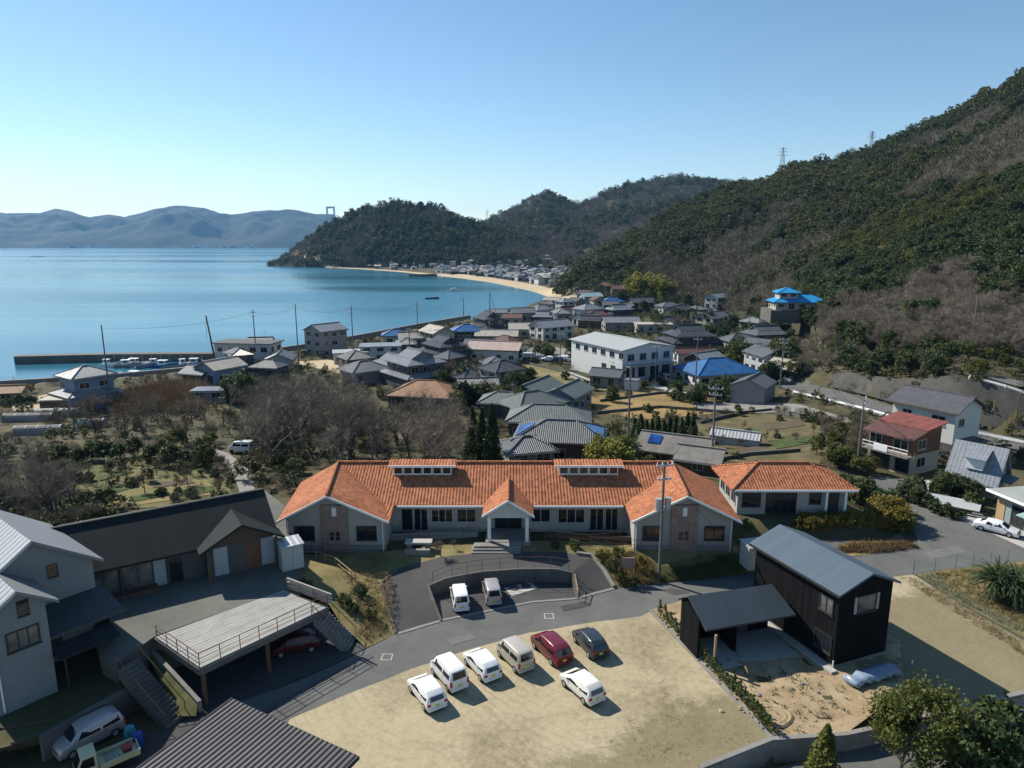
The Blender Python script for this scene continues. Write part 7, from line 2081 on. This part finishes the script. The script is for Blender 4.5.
many('darkbare', area(10, 820, 862, 430, 475), 'bare tree beside the allotments', 'bare trees beside the allotments', (3, 5))
many('olive', area(10, 815, 870, 440, 482), 'olive bush left of the red-roofed house', 'olive bushes by the red-roofed house', (1.8, 3.2))
many('darkbare', area(14, 690, 840, 408, 450), 'small bare shrub in the allotments', 'bare shrubs of the allotments', (1.2, 2.6))
many('bush', area(12, 690, 850, 405, 465), 'green bush in the allotments', 'bushes of the allotments', (.6, 1.1))
many('bush', area(18, 560, 740, 372, 412), 'weedy bush in the dry fields', 'bushes of the dry fields', (.8, 1.8))
# undergrowth over the untended ground of the village
def undergrowth(n):
    D = np.sqrt(RNG.uniform(66 ** 2, 330 ** 2, n)); u = RNG.uniform(-.85, .85, n)
    X, Y = u * D, D
    ok = (coast_dist(X, Y) > 6) & (G(X, Y) > -5.2)
    for hx, hy, hr in HOUSES: ok &= np.hypot(X - hx, Y - hy) > hr
    ok &= ~((Y < 79) & (X > -25) & (X < 38)) & ~((X > 24) & (Y < 84)) & ~((X < -22) & (Y < 70) & (X > -40))
    for h in HILLS: ok &= h.z(X, Y) < G(X, Y)
    for w in EXCL:
        ins = np.zeros(n, bool); k = len(w)
        for i in range(k):
            (ax, ay), (bx, by) = w[i], w[(i + 1) % k]
            if ay != by: ins ^= ((ay > Y) != (by > Y)) & (X < (bx - ax) * (Y - ay) / (by - ay) + ax)
        ok &= ~ins
    nb = fbm(X / 16, Y / 16, 91, 3)
    ok &= RNG.uniform(size=n) < .25 + 2.2 * np.clip(nb + .18, 0, .4)
    X, Y, nb = X[ok], Y[ok], nb[ok]
    s = RNG.uniform(.12, .36, len(X)); kind = RNG.uniform(size=len(X)) + nb
    P3 = np.stack([X, Y, G(X, Y) - .25 * s], 1)
    for k, ms, nm, lab in ((kind > .86, EVM, 'green_undergrowth', 'low dark green undergrowth between the village houses'), ((kind <= .86) & (kind > .56), RDM, 'olive_undergrowth', 'low olive undergrowth between the village houses'), (kind <= .56, BRM, 'brown_undergrowth', 'brown winter brushwood between the village houses')):
        forest(nm, P3[k], s[k], ms, lab)
undergrowth(17000)
# hedge before the annex, bushes on the right
for i in range(26):
    px = 799 + i * 3.35
    tree('autumn', P(px, 533 - (i % 2) * 4 - i * .12, .25), rg.uniform(1.35, 1.6), 'golden clipped bush in the hedge row before the annex', 'golden hedge before the annex', wide=.8)
for i in range(9): tree('autumn', P(876 + (i % 5) * 6, 527 - (i // 5) * 6, .2), rg.uniform(1.7, 2.5), 'taller loose golden bush at the right end of the annex hedge', 'tall golden bushes by the annex')
many('evergreen', [(858, 505), (868, 500), (846, 498), (884, 512)], 'green bush between the annex and the golden hedge', 'green bushes by the annex', (2.4, 3.2))
for px, py, h in ((908, 500, 2.0), (917, 503, 2.2), (926, 506, 1.6), (938, 497, 2.6), (948, 494, 2.8), (958, 496, 2.8), (968, 499, 2.4), (935, 512, 1.3), (946, 516, 1.4), (957, 519, 1.1), (972, 507, 1.8), (913, 491, 2.0), (942, 488, 2.4)):
    tree('evergreen' if h > 2 else 'bush', P(px, py, 0), h * .85, 'rounded green bush at the corner before the steep cottage', 'bushes at the right corner', 'bush', 1.1)
# sago palm
def sago(px, py, h, label):
    t = thing('sago_palm', label, 'palm', P(px, py, 0)); rng = np.random.default_rng(3)
    m = MB()
    for c in ((0, 0, 0), (.8, .5, 0), (-.8, .3, .1), (.1, -.7, 0), (-.3, .9, .2)):
        MB().tube((c[0], c[1], -.1), (c[0], c[1], h * .45), .2, .17, 8).build('trunk', TRUNK, t)
        for i in range(64):
            a = rng.uniform(0, 6.283); el = rng.uniform(-.3, 1.25); L = h * rng.uniform(.45, .62); prev = Vector((c[0], c[1], h * .45))
            for k in range(4):
                e = el - k * .33; nx = prev + Vector((math.cos(a) * math.cos(e), math.sin(a) * math.cos(e), math.sin(e))) * L / 4
                s = Vector((-math.sin(a), math.cos(a), 0)) * (.16 - .03 * k)
                for q in (-1, 1):
                    for j in range(3):
                        o = prev.lerp(nx, j / 3); tip = o + s * q + (nx - prev) * .5 + Vector((0, 0, -.04)); w = (nx - prev) * .26
                        m.add([o - w, o + w, tip], [(0, 1, 2)])
                prev = nx
    m.build('fronds', EVLEAF, t)
sago(1006, 603, 3.8, 'dark bushy sago palm on the brown grass plot')
many('conifer', [], '', '')
for i, (px, py) in enumerate(((846, 366), (880, 372), (930, 360))): tree('evergreen', at(px, py), 4.5, 'broad dark tree standing out above the cut bank', 'broad trees above the bank', wide=1.2)
# bottom right trees
tree('big', P(900, 772, -.95), 5.2, 'leafy olive-green tree with broken crown at the bottom right', None, wide=.92, v=0)
tree('small_conifer', P(822, 782, -1.1), 3.6, 'small bright green conical tree at the bottom edge', None, wide=1.2)
for px, py, h, lab in ((968, 800, 4.6, 'dark evergreen at the bottom right, left of two'), (1008, 792, 4.8, 'dark evergreen in the bottom right corner')):
    tree('evergreen', P(px, py, -1.1), h, lab, None, wide=.85)
# saplings along the kerb
for i in range(46):
    k = i / 45; px = 655 + (768 - 655) * k + rg.uniform(-1, 2) + 3; py = 614 + (733 - 614) * k
    o = None
    t = thing('sapling', 'thin leafy sapling in the row along the lot kerb', 'sapling', P(px, py, .02), rg.uniform(0, 6), 'saplings along the lot kerb')
    h = rg.uniform(.8, 1.35)
    if i < 4:
        globals().setdefault('SAP', [])
        n = 46; z = RNG.uniform(.1, 1., n); pts = np.stack([RNG.normal(size=n) * .13 * (1.15 - z), RNG.normal(size=n) * .13 * (1.15 - z), z], 1)
        V, Fq = leaf_quads(pts, .13, rng=RNG); SAP.append((MB().tube((0, 0, -.05), (0, 0, .98), .014, .006, 5).mesh('stem', TRUNK), np_mesh('foliage', V, Fq, OLIVE if i % 2 else EVLEAF)))
    a, b = SAP[i % 4]
    inst(bpy.data.objects.new('stem', a), t); inst(bpy.data.objects.new('foliage', b), t); t.scale = (1, 1, h)
# garden shrubs near the building
for px, py, z, h, kd, lab in ((619, 556, 1.2, 1.3, 'bush', 'clipped round shrub right of the driveway'), (360, 596, .9, 1.5, 'bush', 'round green shrub on the dry slope'), (345, 606, 1.0, 1.4, 'bush', 'low dark shrub by the concrete steps'), (352, 614, .7, 1.3, 'bush', 'spreading shrub below the round one'),
        (372, 618, .5, 1.2, 'bush', 'weedy shrub at the slope foot'), (441, 556, 1.25, 2.3, 'darkbare', 'gnarled little bare tree by the driveway bend'), (602, 561, 1.0, 1.2, 'autumn', 'golden shrub above the right ramp'), (612, 572, .8, 1.3, 'olive', 'olive shrub inside the right ramp wall'),
        (622, 580, .5, 1.1, 'bush', 'dark shrub by the wooden board'), (634, 585, .3, 1.0, 'bush', 'small shrub at the foot of the wooden board'), (640, 566, 1.0, 1.0, 'autumn', 'golden shrub behind the wooden board'), (700, 560, 1.2, 1.0, 'darkbare', 'small bare shrub on the verge'),
        (730, 558, 1.1, 1.6, 'darkbare', 'bare shrub near the white cabinet shed'), (575, 548, 1.3, 1.2, 'bush', 'low shrub right of the porch'), (555, 548, 1.3, 1.0, 'bush', 'low dark shrub beside the porch post'), (382, 562, 1.3, 1.1, 'darkbare', 'thin bare shrub beside the left gable'),
        (455, 549, 1.3, 1.3, 'darkbare', 'bare shrub left of the porch steps'), (746, 530, 1.2, 1.5, 'bush', 'dark shrub at the right wing corner'), (304, 590, 2.0, 1.2, 'bush', 'dark shrub at the terrace corner')):
    tree(kd, P(px, py, z), h * (.62 if kd == 'bush' else .85), lab, 'garden shrubs', 'bush')
# loose grass and weeds
def tufts(name, poly, n, h, label, m=STRAW, zf=None):
    """scattered blades over an area; heights follow the sheet below"""
    from mathutils.bvhtree import BVHTree
    V = []; x0 = min(p[0] for p in poly); x1 = max(p[0] for p in poly); y0 = min(p[1] for p in poly); y1 = max(p[1] for p in poly)
    k = 0
    while k < n:
        px, py = rg.uniform(x0, x1), rg.uniform(y0, y1); ins = False
        for i in range(len(poly)):
            (ax, ay), (bx, by) = poly[i][:2], poly[(i + 1) % len(poly)][:2]
            if (ay > py) != (by > py) and px < (bx - ax) * (py - ay) / (by - ay) + ax: ins = not ins
        if not ins: continue
        k += 1
        c = P(px, py, zf(px, py))
        for _ in range(7):
            b = c + Vector((rg.gauss(0, .1), rg.gauss(0, .1), -.03)); t = b + Vector((rg.gauss(0, .13), rg.gauss(0, .13), h * rg.uniform(.4, 1.2))); w = Vector((rg.gauss(0, .02), rg.gauss(0, .02), 0))
            V += [b - w, b + w, t]
    V = np.array([tuple(q) for q in V]); o = inst(bpy.data.objects.new(name, np_mesh(name, V, np.arange(len(V)).reshape(-1, 3), m)))
    tag(o, label, None, None, 'stuff')
WEED = leaf_mat('green weeds', [(.07, .085, .025), (.10, .11, .035), (.15, .14, .05), (.20, .165, .07)], .15, .8)
tufts('dry_grass', [(312, 556), (380, 556), (392, 580), (392, 620), (366, 642), (345, 620), (330, 598), (300, 575)], 800, .24, 'tall dry grass on the garden slope', zf=lambda x, y: float(np.interp(y, [552, 580, 610, 648], [1.35, 1.35, .8, .0])) )
tufts('verge_weeds', [(660, 581), (655, 566), (700, 557), (742, 553), (750, 568), (720, 576)], 700, .25, 'green weeds on the road verge', WEED, lambda x, y: float(np.interp(y, [552, 566, 582], [1.08, .75, .05])))
tufts('yard_grass', [(600, 556), (640, 550), (655, 566), (658, 582), (620, 587), (610, 572)], 700, .35, 'dry grass behind the right ramp wall', zf=lambda x, y: float(np.interp(y, [550, 586], [1.2, .05])))
tufts('plot_grass', [(918, 576), (955, 571), (1030, 564), (1060, 650), (1024, 634), (962, 602)], 1500, .3, 'brown grass behind the wire fence', zf=lambda x, y: .0)
tufts('fence_weeds', [(900, 578), (913, 577), (965, 608), (1024, 645), (1024, 655), (955, 612)], 420, .16, 'weeds along the wire fence', STRAW, zf=lambda x, y: .0)
tufts('lot_weeds', [(640, 665), (700, 690), (764, 742), (700, 764), (560, 764), (620, 735)], 380, .07, 'sparse weeds at the far corner of the dirt lot', STRAW, zf=lambda x, y: .0)
tufts('soil_weeds', [(720, 655), (770, 650), (850, 690), (850, 715), (800, 735), (760, 720)], 120, .2, 'scattered weeds on the dug soil', WEED, zf=lambda x, y: .04)
tufts('weed_strip_grass', [(830, 552), (850, 543), (905, 542), (918, 547), (880, 552)], 700, .4, 'rusty weeds between the lanes', REED, zf=lambda x, y: .1)
# stones and soil clods on the dug plot
stn = MB()
for k in range(1): pass
def clods():
    for i in range(36):
        px, py = rg.uniform(720, 850), rg.uniform(660, 735)
        if py > 690 + (850 - px) * .35 or py < 655 + (px - 700) * .12: continue
        p = P(px, py, .04); r = rg.uniform(.06, .2)
        bm = bmesh.new(); bmesh.ops.create_icosphere(bm, subdivisions=2, radius=r)
        for v in bm.verts: v.co *= rg.uniform(.75, 1.2); v.co.z *= .6
        me = bpy.data.meshes.new('rock'); bm.to_mesh(me); bm.free(); me.materials.append(CONC if i % 3 else DIRT2)
        o = inst(bpy.data.objects.new('rock', me)); o.location = p; tag(o, 'small stone lying on the dug soil', 'stone', 'stones on the dug soil')
clods()
